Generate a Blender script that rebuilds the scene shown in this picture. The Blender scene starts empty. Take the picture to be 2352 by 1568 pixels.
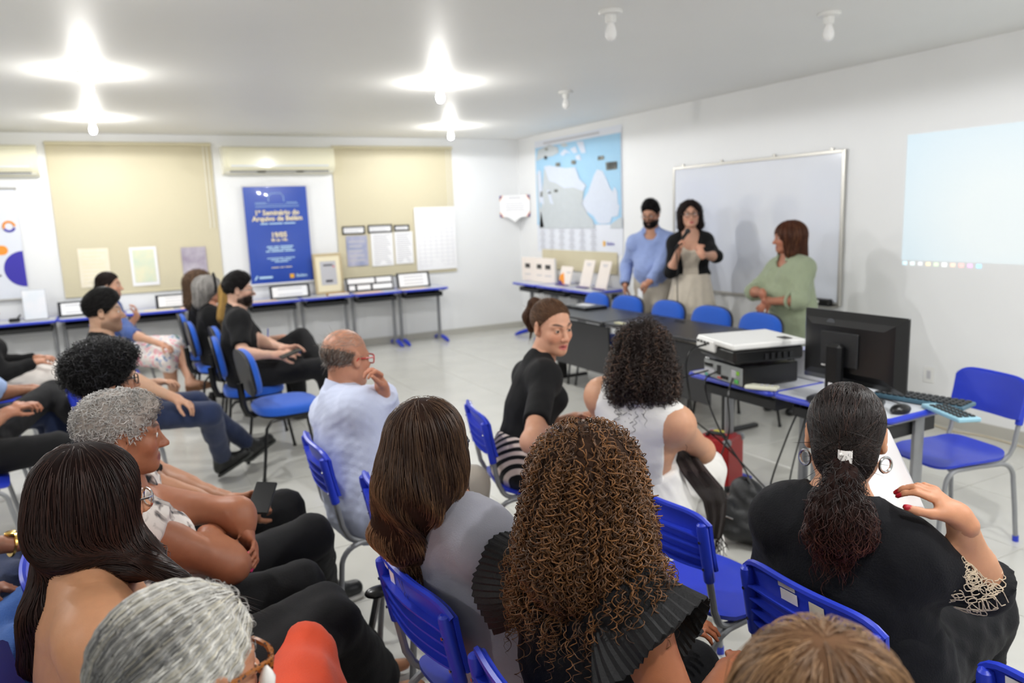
import bpy, math, random
import numpy as np
HAIR_SOFT = None
from mathutils import Vector, Matrix
random.seed(7)
SC = bpy.context.scene
COL = SC.collection
RAD = math.radians

# ---------------------------------------------------------------- camera, exposure, world
CAM = np.array([-5.2583, -9.5802, 1.6499])
_yaw, _pit, _rol, FPX = 0.4853, 0.16975, -0.03749, 1713.9
_f = np.array([math.sin(_yaw)*math.cos(_pit), math.cos(_yaw)*math.cos(_pit), -math.sin(_pit)])
_r = np.array([math.cos(_yaw), -math.sin(_yaw), 0.0])
_u = np.cross(_r, _f)
CR = _r*math.cos(_rol)+_u*math.sin(_rol)
CU = -_r*math.sin(_rol)+_u*math.cos(_rol)
cam_data = bpy.data.cameras.new('camera')
cam_data.sensor_width = 36.0
cam_data.lens = FPX/2352*36.0
cam_data.clip_start = 0.05
cam_data.dof.use_dof = True
cam_data.dof.focus_distance = 1.5
cam_data.dof.aperture_fstop = 3.4
cam = bpy.data.objects.new('camera', cam_data)
COL.objects.link(cam)
cam.matrix_world = Matrix(((CR[0], CU[0], -_f[0], CAM[0]), (CR[1], CU[1], -_f[1], CAM[1]),
                           (CR[2], CU[2], -_f[2], CAM[2]), (0, 0, 0, 1)))
SC.camera = cam
SC.view_settings.view_transform = 'Standard'
SC.view_settings.look = 'None'
SC.view_settings.gamma = 1.0
SC.view_settings.use_curve_mapping = False
SC.view_settings.exposure = 0.38
SC.cycles.use_denoising = True
SC.cycles.max_bounces = 7
SC.cycles.diffuse_bounces = 5
SC.cycles.glossy_bounces = 3
SC.cycles.sample_clamp_indirect = 6.0
SC.cycles.caustics_reflective = False
SC.cycles.caustics_refractive = False
world = bpy.data.worlds.new('world')
SC.world = world
world.use_nodes = True
world.node_tree.nodes['Background'].inputs[0].default_value = (0.8, 0.85, 0.9, 1)
world.node_tree.nodes['Background'].inputs[1].default_value = 0.3
BULB_POWER = 50.0       # watts of each lit ceiling bulb, downwards
BULB_GLOW = 260.0        # radiance of the bulb glass


def ray(px, py):
    d = _f*FPX+CR*(px-1176.0)-CU*(py-784.0)
    return d/np.linalg.norm(d)


def atz(px, py, z):
    d = ray(px, py)
    return CAM+d*((z-CAM[2])/d[2])


def atx(px, py, x):
    d = ray(px, py)
    return CAM+d*((x-CAM[0])/d[0])


def aty(px, py, y):
    d = ray(px, py)
    return CAM+d*((y-CAM[1])/d[1])


def atd(px, py, dist):
    return CAM+ray(px, py)*dist

# ---------------------------------------------------------------- materials
def lin(c):
    return tuple(((v/255)/12.92 if v/255 <= 0.04045 else ((v/255+0.055)/1.055)**2.4) for v in c)


def mat(name, rgb, rough=0.5, metal=0.0, noise=(0, 0), bump=(0, 0), vcol=False, emit=0.0, coat=0.0, sheen=0.0, spec=0.5, sub=0.0, trans=0.0):
    m = bpy.data.materials.new(name)
    m.use_nodes = True
    nt = m.node_tree
    b = nt.nodes['Principled BSDF']
    L = nt.links
    b.inputs['Roughness'].default_value = rough
    b.inputs['Metallic'].default_value = metal
    b.inputs['Specular IOR Level'].default_value = spec
    b.inputs['Coat Weight'].default_value = coat
    b.inputs['Sheen Weight'].default_value = sheen
    b.inputs['Transmission Weight'].default_value = trans
    if sub:
        b.inputs['Subsurface Weight'].default_value = sub
        b.inputs['Subsurface Radius'].default_value = (0.012, 0.005, 0.003)
        b.inputs['Subsurface Scale'].default_value = 1.0
    c = lin(rgb)
    b.inputs['Base Color'].default_value = (*c, 1)
    tc = nt.nodes.new('ShaderNodeTexCoord')
    src = None
    if vcol:
        a = nt.nodes.new('ShaderNodeVertexColor')
        a.layer_name = 'Col'
        src = a.outputs['Color']
    if noise[1] or src:
        mx = nt.nodes.new('ShaderNodeMix')
        mx.data_type = 'RGBA'
        mx.blend_type = 'MULTIPLY'
        mx.inputs['Factor'].default_value = 1.0
        if src:
            L.new(src, mx.inputs['A'])
        else:
            mx.inputs['A'].default_value = (*c, 1)
        if noise[1]:
            n = nt.nodes.new('ShaderNodeTexNoise')
            n.inputs['Scale'].default_value = noise[0]
            n.inputs['Detail'].default_value = 4
            L.new(tc.outputs['Object'], n.inputs['Vector'])
            mr = nt.nodes.new('ShaderNodeMapRange')
            mr.inputs['From Min'].default_value = 0.25
            mr.inputs['From Max'].default_value = 0.75
            mr.inputs['To Min'].default_value = 1-noise[1]
            mr.inputs['To Max'].default_value = 1+noise[1]*0.5
            L.new(n.outputs['Fac'], mr.inputs['Value'])
            L.new(mr.outputs['Result'], mx.inputs['B'])
        else:
            mx.inputs['B'].default_value = (1, 1, 1, 1)
        L.new(mx.outputs['Result'], b.inputs['Base Color'])
    if bump[1]:
        n = nt.nodes.new('ShaderNodeTexNoise')
        n.inputs['Scale'].default_value = bump[0]
        n.inputs['Detail'].default_value = 3
        L.new(tc.outputs['Object'], n.inputs['Vector'])
        bp = nt.nodes.new('ShaderNodeBump')
        bp.inputs['Strength'].default_value = bump[1]
        bp.inputs['Distance'].default_value = 0.01
        L.new(n.outputs['Fac'], bp.inputs['Height'])
        L.new(bp.outputs['Normal'], b.inputs['Normal'])
    if emit:
        b.inputs['Emission Color'].default_value = (*c, 1)
        b.inputs['Emission Strength'].default_value = emit
    return m


def nodes_of(m):
    return m.node_tree.nodes, m.node_tree.links, m.node_tree.nodes['Principled BSDF']


# ---------------------------------------------------------------- scene tree
def tag(o, label=None, cat=None, group=None, kind=None):
    if label:
        o['label'] = label
    if cat:
        o['category'] = cat
    if group:
        o['group'] = group
    if kind:
        o['kind'] = kind
    return o


def empty(name, loc, label=None, cat=None, group=None, rz=0.0, kind=None):
    o = bpy.data.objects.new(name, None)
    o.empty_display_size = 0.05
    COL.objects.link(o)
    o.location = tuple(float(v) for v in loc)
    o.rotation_euler = (0, 0, rz)
    return tag(o, label, cat, group, kind)


def link(name, me, parent=None, loc=None):
    o = bpy.data.objects.new(name, me)
    COL.objects.link(o)
    if parent is not None:
        o.parent = parent
    if loc is not None:
        o.location = tuple(float(v) for v in loc)
    return o


KIDS = {}


def copy_tree(o, parent=None):
    c = o.copy()
    COL.objects.link(c)
    if parent is not None:
        c.parent = parent
    for ch in list(o.children):
        copy_tree(ch, c)
    return c


class MB:
    """collects shapes and links them as one mesh object"""

    def __init__(s):
        s.v, s.f, s.m, s.c = [], [], [], None

    def add(s, vs, fs, mi=0, M=None):
        o = len(s.v)
        if M is not None:
            vs = [tuple(M @ Vector(v)) for v in vs]
        s.v.extend([tuple(float(a) for a in v) for v in vs])
        s.f.extend([tuple(o+i for i in f) for f in fs])
        s.m.extend([mi]*len(fs))
        return s

    def box(s, c, d, mi=0, M=None, b=0.0):
        x, y, z = d[0]/2, d[1]/2, d[2]/2
        if not b:
            vs = [(c[0]+i*x, c[1]+j*y, c[2]+k*z) for i in (-1, 1) for j in (-1, 1) for k in (-1, 1)]
            fs = [(0, 1, 3, 2), (4, 6, 7, 5), (0, 4, 5, 1), (2, 3, 7, 6), (0, 2, 6, 4), (1, 5, 7, 3)]
            return s.add(vs, fs, mi, M)
        b = min(b, x*.98, y*.98, z*.98)
        vs, ix = [], {}
        for i in (-1, 1):
            for j in (-1, 1):
                for k in (-1, 1):
                    for ax in range(3):
                        p = [x, y, z]
                        q = [p[n]-(0 if n == ax else b) for n in range(3)]
                        ix[i, j, k, ax] = len(vs)
                        vs.append((c[0]+i*q[0], c[1]+j*q[1], c[2]+k*q[2]))
        fs = []

        def quad(l, flip):
            fs.append(tuple(l[::-1]) if flip else tuple(l))
        for sg in (-1, 1):
            quad([ix[sg, -1, -1, 0], ix[sg, 1, -1, 0], ix[sg, 1, 1, 0], ix[sg, -1, 1, 0]], sg < 0)
            quad([ix[-1, sg, -1, 1], ix[-1, sg, 1, 1], ix[1, sg, 1, 1], ix[1, sg, -1, 1]], sg < 0)
            quad([ix[-1, -1, sg, 2], ix[1, -1, sg, 2], ix[1, 1, sg, 2], ix[-1, 1, sg, 2]], sg < 0)
        for i in (-1, 1):
            for j in (-1, 1):
                quad([ix[i, j, -1, 0], ix[i, j, -1, 1], ix[i, j, 1, 1], ix[i, j, 1, 0]], i*j < 0)
                quad([ix[i, -1, j, 0], ix[i, 1, j, 0], ix[i, 1, j, 2], ix[i, -1, j, 2]], i*j < 0)
                quad([ix[-1, i, j, 1], ix[-1, i, j, 2], ix[1, i, j, 2], ix[1, i, j, 1]], i*j < 0)
                for k in (-1, 1):
                    quad([ix[i, j, k, 0], ix[i, j, k, 1], ix[i, j, k, 2]], i*j*k < 0)
        return s.add(vs, fs, mi, M)

    def tube(s, path, r, n=8, mi=0, M=None, caps=True, flat=1.0):
        P = [Vector(tuple(float(a) for a in p)) for p in path]
        rs = r if isinstance(r, (list, tuple)) else [r]*len(P)
        up = None
        rings = []
        for i, p in enumerate(P):
            t = (P[min(i+1, len(P)-1)]-P[max(i-1, 0)])
            t = t.normalized() if t.length > 1e-9 else Vector((0, 0, 1))
            if up is None:
                a = Vector((0, 0, 1)) if abs(t.z) < .9 else Vector((1, 0, 0))
                up = (a-t*a.dot(t)).normalized()
            else:
                up = (up-t*up.dot(t))
                up = up.normalized() if up.length > 1e-6 else t.orthogonal().normalized()
            sd = t.cross(up)
            rings.append([p+(up*math.cos(2*math.pi*k/n)+sd*math.sin(2*math.pi*k/n)*flat)*rs[i] for k in range(n)])
        vs = [v for rg in rings for v in rg]
        fs = []
        for i in range(len(P)-1):
            for k in range(n):
                a, b2 = i*n+k, i*n+(k+1) % n
                fs.append((a, b2, b2+n, a+n))
        if caps:
            fs.append(tuple(range(n))[::-1])
            fs.append(tuple((len(P)-1)*n+k for k in range(n)))
        return s.add(vs, fs, mi, M)

    def lathe(s, prof, n=20, mi=0, M=None):
        """profile of (radius, z) turned about z"""
        vs, fs = [], []
        for r, z in prof:
            for k in range(n):
                vs.append((r*math.cos(2*math.pi*k/n), r*math.sin(2*math.pi*k/n), z))
        for i in range(len(prof)-1):
            for k in range(n):
                a, b2 = i*n+k, i*n+(k+1) % n
                fs.append((a, b2, b2+n, a+n))
        fs.append(tuple(range(n))[::-1])
        fs.append(tuple((len(prof)-1)*n+k for k in range(n)))
        return s.add(vs, fs, mi, M)

    def prism(s, poly, z0, z1, mi=0, M=None):
        n = len(poly)
        vs = [(x, y, z0) for x, y in poly]+[(x, y, z1) for x, y in poly]
        fs = [tuple(range(n))[::-1], tuple(range(n, 2*n))]+[(i, (i+1) % n, n+(i+1) % n, n+i) for i in range(n)]
        return s.add(vs, fs, mi, M)

    def grid(s, fn, nu, nv, mi=0, M=None, closed=False):
        vs = [fn(i/nu, j/nv) for i in range(nu+1) for j in range(nv+1)]
        fs = [(i*(nv+1)+j, (i+1)*(nv+1)+j, (i+1)*(nv+1)+j+1, i*(nv+1)+j+1) for i in range(nu) for j in range(nv)]
        return s.add(vs, fs, mi, M)

    def sphere(s, c, r, n=12, mi=0, M=None):
        rr = r if isinstance(r, (tuple, list)) else (r, r, r)
        prof = [(max(1e-4, math.sin(math.pi*i/n)), -math.cos(math.pi*i/n)) for i in range(n+1)]
        vs, fs = [], []
        N = n*2
        for a, z in prof:
            for k in range(N):
                vs.append((c[0]+rr[0]*a*math.cos(2*math.pi*k/N), c[1]+rr[1]*a*math.sin(2*math.pi*k/N), c[2]+rr[2]*z))
        for i in range(n):
            for k in range(N):
                a, b2 = i*N+k, i*N+(k+1) % N
                fs.append((a, b2, b2+N, a+N))
        return s.add(vs, fs, mi, M)

    def mesh(s, name, mats, smooth=35):
        me = bpy.data.meshes.new(name)
        me.from_pydata(s.v, [], s.f)
        for m in (mats if isinstance(mats, (list, tuple)) else [mats]):
            me.materials.append(m)
        me.polygons.foreach_set('material_index', s.m)
        if smooth:
            me.polygons.foreach_set('use_smooth', [True]*len(s.f))
            me.set_sharp_from_angle(angle=RAD(smooth))
        me.update()
        return me

    def build(s, name, mats, parent=None, loc=None, smooth=35):
        return link(name, s.mesh(name, mats, smooth), parent, loc)


def T(x=0, y=0, z=0, rx=0, ry=0, rz=0):
    return Matrix.Translation((x, y, z)) @ Matrix.Rotation(rz, 4, 'Z') @ Matrix.Rotation(ry, 4, 'Y') @ Matrix.Rotation(rx, 4, 'X')


def frame(o, x, y, z=None):
    """matrix with the given origin and x, y axes"""
    x = Vector(x).normalized()
    y = Vector(y)
    y = (y-x*y.dot(x)).normalized()
    z = x.cross(y)
    return Matrix(((x[0], y[0], z[0], o[0]), (x[1], y[1], z[1], o[1]), (x[2], y[2], z[2], o[2]), (0, 0, 0, 1)))


def text(body, size, m, parent, M, name='lettering', align='CENTER', bold=0.0, kids=True):
    cu = bpy.data.curves.new(name, 'FONT')
    cu.body = body
    cu.size = size
    cu.align_x = align
    cu.align_y = 'CENTER'
    cu.offset = bold
    cu.resolution_u = 2
    cu.extrude = 0.0004
    o = bpy.data.objects.new(name, cu)
    COL.objects.link(o)
    dg = bpy.context.evaluated_depsgraph_get()
    me = bpy.data.meshes.new_from_object(o.evaluated_get(dg))
    bpy.data.objects.remove(o)
    bpy.data.curves.remove(cu)
    me.transform(M)
    me.materials.clear()
    me.materials.append(m)
    return link(name, me, parent)


# ---------------------------------------------------------------- numpy distance fields -> smooth continuous meshes
def V3(*a):
    return np.array(a[0] if len(a) == 1 else a, dtype=np.float64)


def unit(v):
    v = np.asarray(v, float)
    return v/max(np.linalg.norm(v), 1e-9)


def cap(a, b, ra, rb, k=.03, op='u'):
    a, b = V3(a), V3(b)
    ba = b-a
    L2 = max(ba @ ba, 1e-12)
    R = max(ra, rb)

    def f(P):
        q = P-a
        t = np.clip((q @ ba)/L2, 0, 1)
        e = q-t[..., None]*ba
        return np.sqrt((e*e).sum(-1))-(ra+(rb-ra)*t)
    return (f, np.minimum(a, b)-R, np.maximum(a, b)+R, k, op)


def ecap(a, b, ra, rb, X, sx, k=.04, op='u'):
    """capsule whose section is stretched sx times along the unit axis X"""
    a, b, X = V3(a), V3(b), unit(X)

    def sq(v):
        return v+np.multiply.outer(v @ X, X)*(1/sx-1)
    ba = sq(b-a)
    L2 = max(ba @ ba, 1e-12)
    R = max(ra, rb)*max(sx, 1)

    def f(P):
        q = sq(P-a)
        t = np.clip((q @ ba)/L2, 0, 1)
        e = q-t[..., None]*ba
        return np.sqrt((e*e).sum(-1))-(ra+(rb-ra)*t)
    return (f, np.minimum(a, b)-R, np.maximum(a, b)+R, k, op)


def ell(c, r, R=None, k=.03, op='u'):
    c, r = V3(c), V3(r)
    R = np.eye(3) if R is None else R
    m = r.max()

    def f(P):
        q = (P-c) @ R
        k0 = np.sqrt(((q/r)**2).sum(-1))
        k1 = np.sqrt(((q/(r*r))**2).sum(-1))
        return k0*(k0-1)/np.maximum(k1, 1e-6)
    return (f, c-m, c+m, k, op)


def plane(p, n, k=.006):
    """keeps what lies behind the plane"""
    p, n = V3(p), unit(n)

    def f(P):
        return (P-p) @ n
    return (f, None, None, k, 'i')


def smin(a, b, k):
    h = np.maximum(k-np.abs(a-b), 0)/k
    return np.minimum(a, b)-h*h*k*.25


def comb(d, e, k, op):
    if op == 'u':
        return smin(d, e, k)
    if op == 's':
        return -smin(-d, e, k)
    return -smin(-d, -e, k)


def sdf(prims, P):
    d = np.full(P.shape[:-1], 9.0)
    for f, lo, hi, k, op in prims:
        d = comb(d, f(P), k, op)
    return d


def sgrad(prims, P, h=.002):
    g = np.stack([sdf(prims, P+h*e)-sdf(prims, P-h*e) for e in np.eye(3)], -1)
    return g/np.maximum(np.linalg.norm(g, axis=-1, keepdims=True), 1e-9)


def surface(prims, vox):
    """surface nets over the field"""
    us = [p for p in prims if p[4] == 'u']
    lo = np.min([p[1] for p in us], 0)-vox*3
    hi = np.max([p[2] for p in us], 0)+vox*3
    n = np.ceil((hi-lo)/vox).astype(int)+1
    ax = [lo[i]+vox*np.arange(n[i]) for i in range(3)]
    D = np.full(tuple(n), 1.0, dtype=np.float64)
    for f, plo, phi, k, op in prims:
        if plo is None:
            sl = (slice(0, n[0]), slice(0, n[1]), slice(0, n[2]))
        else:
            m = k+vox*2
            i0 = np.maximum(np.floor((plo-m-lo)/vox).astype(int), 0)
            i1 = np.minimum(np.ceil((phi+m-lo)/vox).astype(int)+1, n)
            if (i1 <= i0).any():
                continue
            sl = tuple(slice(i0[q], i1[q]) for q in range(3))
        if op == 'i':
            n_, p_ = None, None
        G = np.stack(np.meshgrid(ax[0][sl[0]], ax[1][sl[1]], ax[2][sl[2]], indexing='ij'), -1)
        D[sl] = comb(D[sl], f(G), k, op)
    S = D < 0
    c = np.zeros(tuple(n-1), dtype=np.int8)
    for i in (0, 1):
        for j in (0, 1):
            for k2 in (0, 1):
                c += S[i:n[0]-1+i, j:n[1]-1+j, k2:n[2]-1+k2]
    act = (c > 0) & (c < 8)
    idx = np.argwhere(act)
    ids = np.full(act.shape, -1, dtype=np.int64)
    ids[act] = np.arange(len(idx))
    corner = np.array([(i, j, k2) for i in (0, 1) for j in (0, 1) for k2 in (0, 1)])
    cv = np.stack([D[idx[:, 0]+o[0], idx[:, 1]+o[1], idx[:, 2]+o[2]] for o in corner], 1)
    acc = np.zeros((len(idx), 3))
    cnt = np.zeros(len(idx))
    for a in range(8):
        for b in range(a+1, 8):
            if np.abs(corner[a]-corner[b]).sum() != 1:
                continue
            va, vb = cv[:, a], cv[:, b]
            m = (va < 0) != (vb < 0)
            t = np.where(m, va/np.where(m, va-vb, 1), 0)
            p = corner[a]+t[:, None]*(corner[b]-corner[a])
            acc += p*m[:, None]
            cnt += m
    V = lo+vox*(idx+acc/np.maximum(cnt, 1)[:, None])
    F = []
    for axis in range(3):
        o1, o2 = [(1, 2), (2, 0), (0, 1)][axis]
        A = np.moveaxis(S, axis, 0)
        ch = np.argwhere(np.moveaxis(A[:-1] != A[1:], 0, axis))
        ok = (ch[:, o1] > 0) & (ch[:, o2] > 0) & (ch[:, o1] < n[o1]-1) & (ch[:, o2] < n[o2]-1)
        ch = ch[ok]
        q = []
        for d1, d2 in ((1, 1), (0, 1), (0, 0), (1, 0)):
            e = ch.copy()
            e[:, o1] -= d1
            e[:, o2] -= d2
            q.append(ids[e[:, 0], e[:, 1], e[:, 2]])
        q = np.stack(q, 1)
        inside = S[ch[:, 0], ch[:, 1], ch[:, 2]]
        q[~inside] = q[~inside][:, ::-1]
        F.append(q)
    F = np.concatenate(F)
    F = F[(F >= 0).all(1)]
    return V, F


def np_mesh(name, V, F, mats, cols=None, smooth=True, midx=None):
    me = bpy.data.meshes.new(name)
    V = np.asarray(V, dtype=np.float32)
    F = np.asarray(F, dtype=np.int32)
    me.vertices.add(len(V))
    me.vertices.foreach_set('co', V.ravel())
    k = F.shape[1]
    me.loops.add(F.size)
    me.loops.foreach_set('vertex_index', F.ravel())
    me.polygons.add(len(F))
    me.polygons.foreach_set('loop_start', np.arange(0, F.size, k, dtype=np.int32))
    me.polygons.foreach_set('use_smooth', np.full(len(F), smooth))
    for m in (mats if isinstance(mats, (list, tuple)) else [mats]):
        me.materials.append(m)
    if midx is not None:
        me.polygons.foreach_set('material_index', np.asarray(midx, dtype=np.int32))
    me.update(calc_edges=True)
    if cols is not None:
        a = me.color_attributes.new('Col', 'FLOAT_COLOR', 'POINT')
        c4 = np.ones((len(V), 4), dtype=np.float32)
        c4[:, :3] = cols
        a.data.foreach_set('color', c4.ravel())
    return me


def vnormals(V, F):
    n = np.cross(V[F[:, 1]]-V[F[:, 0]], V[F[:, 2]]-V[F[:, 0]])
    N = np.zeros_like(V)
    for i in range(F.shape[1]):
        np.add.at(N, F[:, i], n)
    return N/np.maximum(np.linalg.norm(N, axis=1, keepdims=True), 1e-12)


def wave(P, scale, seed, n=7, stretch=(1, 1, 1)):
    """cheap smooth noise in about -1..1"""
    rg = np.random.RandomState(seed)
    Q = P*np.array(stretch)
    o = np.zeros(len(P))
    for i in range(n):
        k = rg.normal(size=3)*scale*(1+.35*i)
        o += np.sin(Q @ k+rg.uniform(0, 6.28)+.8*np.sin(Q @ (rg.normal(size=3)*scale)))/(1+.3*i)
    return o/n*2


# ---------------------------------------------------------------- hair strands
def tubes(path, rad, cols, nrm):
    """path (N, S, 3), rad (S,), cols (N, 3) -> verts, quads, colours"""
    N, S, _ = path.shape
    t = np.empty_like(path)
    t[:, 1:-1] = path[:, 2:]-path[:, :-2]
    t[:, 0] = path[:, 1]-path[:, 0]
    t[:, -1] = path[:, -1]-path[:, -2]
    t /= np.maximum(np.linalg.norm(t, axis=-1, keepdims=True), 1e-9)
    # a ridge of two faces that stands out of the hair mass
    nside = 3
    a = nrm-t*(nrm*t).sum(-1, keepdims=True)
    a /= np.maximum(np.linalg.norm(a, axis=-1, keepdims=True), 1e-6)
    b = np.cross(t, a)
    r = np.asarray(rad)[None, :, None]
    ring = np.stack([path-b*r-a*r*.5, path+a*r*.7, path+b*r-a*r*.5], 2)
    V = ring.reshape(-1, 3)
    base = (np.arange(N)[:, None, None]*S+np.arange(S-1)[None, :, None])*3
    k = np.arange(2)[None, None, :]
    F = np.stack([base+k, base+k+1, base+k+4, base+k+3], -1).reshape(-1, 4)[:, ::-1]
    C = np.repeat(cols, S*nside, axis=0) if cols.ndim == 2 else np.repeat(cols.reshape(-1, 3), nside, axis=0)
    return V, F, C


def clump(P, scale, seed, sharp=3.0):
    return 1/(1+np.exp(-sharp*wave(P, scale, seed)))


def flow(prims, start, dirfn, step, seg, off, rg, jit=.1, stick=False):
    p = start.copy()
    path = [p.copy()]
    rnd = rg.normal(size=p.shape)*jit
    for i in range(seg-1):
        d = sdf(prims, p)
        g = sgrad(prims, p)
        v = dirfn(p)+rnd
        v /= np.maximum(np.linalg.norm(v, axis=1, keepdims=True), 1e-9)
        vt = v-g*(v*g).sum(1, keepdims=True)
        tl = np.linalg.norm(vt, axis=1)
        free = (tl < .35) | (d > off+.02)
        if stick:
            free[:] = False
        w = np.where(free[:, None], v, vt/np.maximum(tl, 1e-6)[:, None])
        p = p+w*step[:, None]
        d = sdf(prims, p)
        e = off-d
        e = np.where(free, np.maximum(e, 0), e)
        p = p+sgrad(prims, p)*np.clip(e, -.006, .02)[:, None]
        path.append(p.copy())
    return np.stack(path, 1)


def sample_faces(V, F, n, rg, keep=None):
    c = V[F].mean(1)
    a = np.linalg.norm(np.cross(V[F[:, 1]]-V[F[:, 0]], V[F[:, 2]]-V[F[:, 0]]), axis=1)
    if keep is not None:
        a = a*keep(c)
    i = rg.choice(len(F), n, p=a/a.sum())
    w = rg.dirichlet(np.ones(F.shape[1]), n)
    return (V[F[i]]*w[..., None]).sum(1)


def shade(base, n, rg, var=.3, hue=None):
    """per-strand colours around a base (linear), some towards a highlight colour"""
    c = np.array(lin(base))[None]*np.exp(rg.normal(size=(n, 1))*var)
    if hue is not None:
        for hc, share in hue:
            m = rg.rand(n) < share
            c[m] = np.array(lin(hc))[None]*np.exp(rg.normal(size=(m.sum(), 1))*var*.6)
    return c


HAIRMAT = None


def hair(root, org, prims, color, dirfn, n=1500, L=.1, r=.0006, seg=9, off=(0, .003), var=.3, hue=None, seed=1, vox=.009, curl=None,
         jit=.1, amp=0.0, base=None, keep=None, inset=.002, name='hair', tips=None, rough=None, sides=3, lvar=.35, colfn=None, stick=False, guide=None):
    """a hair mass under its own strands: one mesh, colours per strand"""
    rg = np.random.RandomState(seed)
    V, F = surface(prims, vox)
    N = vnormals(V, F)
    if amp:
        V = V+N*(wave(V, 90, seed)*amp)[:, None]
    st = sample_faces(V, F, n, rg, keep)
    bc = np.array(lin(base or color))[None]*np.ones((len(V), 1))*(.75 if base is None else 1.0)
    bc = bc*np.exp(wave(V, 60, seed+3)*.25)[:, None]
    parts = [(V-N*inset, F, bc)]
    length = L*np.exp(rg.normal(size=n)*lvar)
    o = rg.uniform(off[0], off[1], n)
    path = flow(guide or prims, st, dirfn, length/seg, seg, o, rg, jit, stick)
    if tips is not None:
        path = tips(path, rg)
    if curl:
        ca, pitch, cs = curl
        # resample and wind a helix about each path
        tt = np.linspace(0, 1, cs)
        src = np.linspace(0, 1, seg)
        ii = np.clip((tt*(seg-1)).astype(int), 0, seg-2)
        fr = (tt*(seg-1)-ii)[None, :, None]
        P = path[:, ii]*(1-fr)+path[:, ii+1]*fr
        t = np.gradient(P, axis=1)
        t /= np.maximum(np.linalg.norm(t, axis=-1, keepdims=True), 1e-9)
        a = np.cross(t, np.array([.3, .5, .8]))
        a /= np.maximum(np.linalg.norm(a, axis=-1, keepdims=True), 1e-9)
        b = np.cross(t, a)
        ph = rg.uniform(0, 6.28, n)[:, None]+2*np.pi*length[:, None]*tt[None]/(pitch*np.exp(rg.normal(size=(n, 1))*.2))*np.where(rg.rand(n) < .5, 1, -1)[:, None]
        am = (ca*np.exp(rg.normal(size=n)*.35))[:, None]*np.clip(tt[None]*4, .15, 1)
        path = P+am[..., None]*(a*np.cos(ph)[..., None]+b*np.sin(ph)[..., None])
    S = path.shape[1]
    rad = r*np.minimum(1, (1.02-np.linspace(0, 1, S))*4)
    cl = shade(color, n, rg, var, hue) if colfn is None else colfn(st, rg)
    cl = cl*.68
    nrm = sgrad(guide or prims, path.reshape(-1, 3)).reshape(path.shape)
    parts.append(tubes(path, rad, cl, nrm))
    VV, FF, CC, k = [], [], [], 0
    for v, f, c in parts:
        VV.append(v)
        FF.append(f+k)
        CC.append(c)
        k += len(v)
    m = HAIR_SOFT if rough is None else rough
    mi = np.r_[np.ones(len(F), int), np.zeros(sum(len(q[1]) for q in parts[1:]), int)]
    me = np_mesh(name, np.concatenate(VV)-org, np.concatenate(FF), [m, HAIR_BASE], np.concatenate(CC), midx=mi)
    return link(name, me, root)

# ---------------------------------------------------------------- materials in use
M = {}
M['wall'] = mat('wall paint', (236, 237, 238), .55, noise=(1.5, .02), bump=(60, .02))
M['ceiling'] = mat('ceiling paint', (240, 240, 238), .5, noise=(1.2, .02), bump=(50, .02))
M['tile'] = mat('floor tile', (206, 205, 198), .22, noise=(3.0, .06), coat=.15)
M['grout'] = mat('grout', (176, 175, 168), .8, noise=(9, .1))
M['skirt'] = mat('baseboard tile', (186, 184, 176), .35, noise=(5, .06))
M['blind'] = mat('blind fabric', (210, 201, 172), .5, noise=(140, .03), bump=(300, .05), spec=.4)
M['blindbar'] = mat('blind bar', (210, 202, 172), .35)
M['whiteplastic'] = mat('white plastic', (232, 232, 230), .35)
M['cream'] = mat('cream plastic', (238, 234, 208), .12, noise=(4, .02), coat=.4)
M['dark'] = mat('dark plastic', (28, 29, 31), .45)
M['black'] = mat('black plastic', (14, 14, 15), .3, spec=.5)
M['grey'] = mat('grey steel', (150, 152, 155), .38, metal=.35, noise=(30, .04))
M['chrome'] = mat('bright metal', (205, 206, 208), .2, metal=1.0)
M['blue'] = mat('blue plastic', (38, 60, 192), .36, noise=(6, .05), bump=(220, .03), spec=.5)
M['bluefabric'] = mat('blue upholstery', (22, 88, 196), .85, noise=(160, .12), bump=(260, .25), sheen=.2)
M['laminate'] = mat('grey laminate', (205, 208, 214), .3, noise=(20, .03))
M['desk'] = mat('black desk laminate', (44, 44, 47), .38, noise=(12, .08), bump=(120, .05))
M['paper'] = mat('paper', (244, 244, 246), .6, noise=(3, .02))
M['cardblack'] = mat('black card', (22, 24, 32), .6)
M['bannerblue'] = mat('banner blue', (26, 70, 172), .3, noise=(3, .05), coat=.3)
M['bannertext'] = mat('banner cream print', (240, 226, 190), .5)
M['banneryellow'] = mat('banner yellow print', (240, 180, 40), .5)
M['bannercyan'] = mat('banner pale print', (190, 225, 250), .5)
M['wood'] = mat('light wood frame', (196, 178, 140), .45, noise=(20, .1))
M['mat'] = mat('cream mount', (236, 226, 196), .6)
M['greyprint'] = mat('grey print', (190, 190, 196), .6)
M['darkprint'] = mat('dark print', (60, 60, 70), .6)
M['purple'] = mat('purple print', (70, 45, 130), .5)
M['orange'] = mat('orange print', (240, 150, 45), .5)
M['indigo'] = mat('indigo print', (50, 40, 165), .45)
M['whiteboard'] = mat('whiteboard enamel', (226, 230, 240), .09, noise=(2, .02), spec=.6)
M['alu'] = mat('aluminium', (200, 198, 192), .35, metal=.8)
M['bakelite'] = mat('yellowed plastic', (214, 192, 120), .4)

# ---------------------------------------------------------------- room shell
H = 2.68
XL, YF = -11.2, -12.6


def shell(name, c, d, m):
    return tag(MB().box(c, d).build(name, m, smooth=0), kind='structure')


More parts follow.
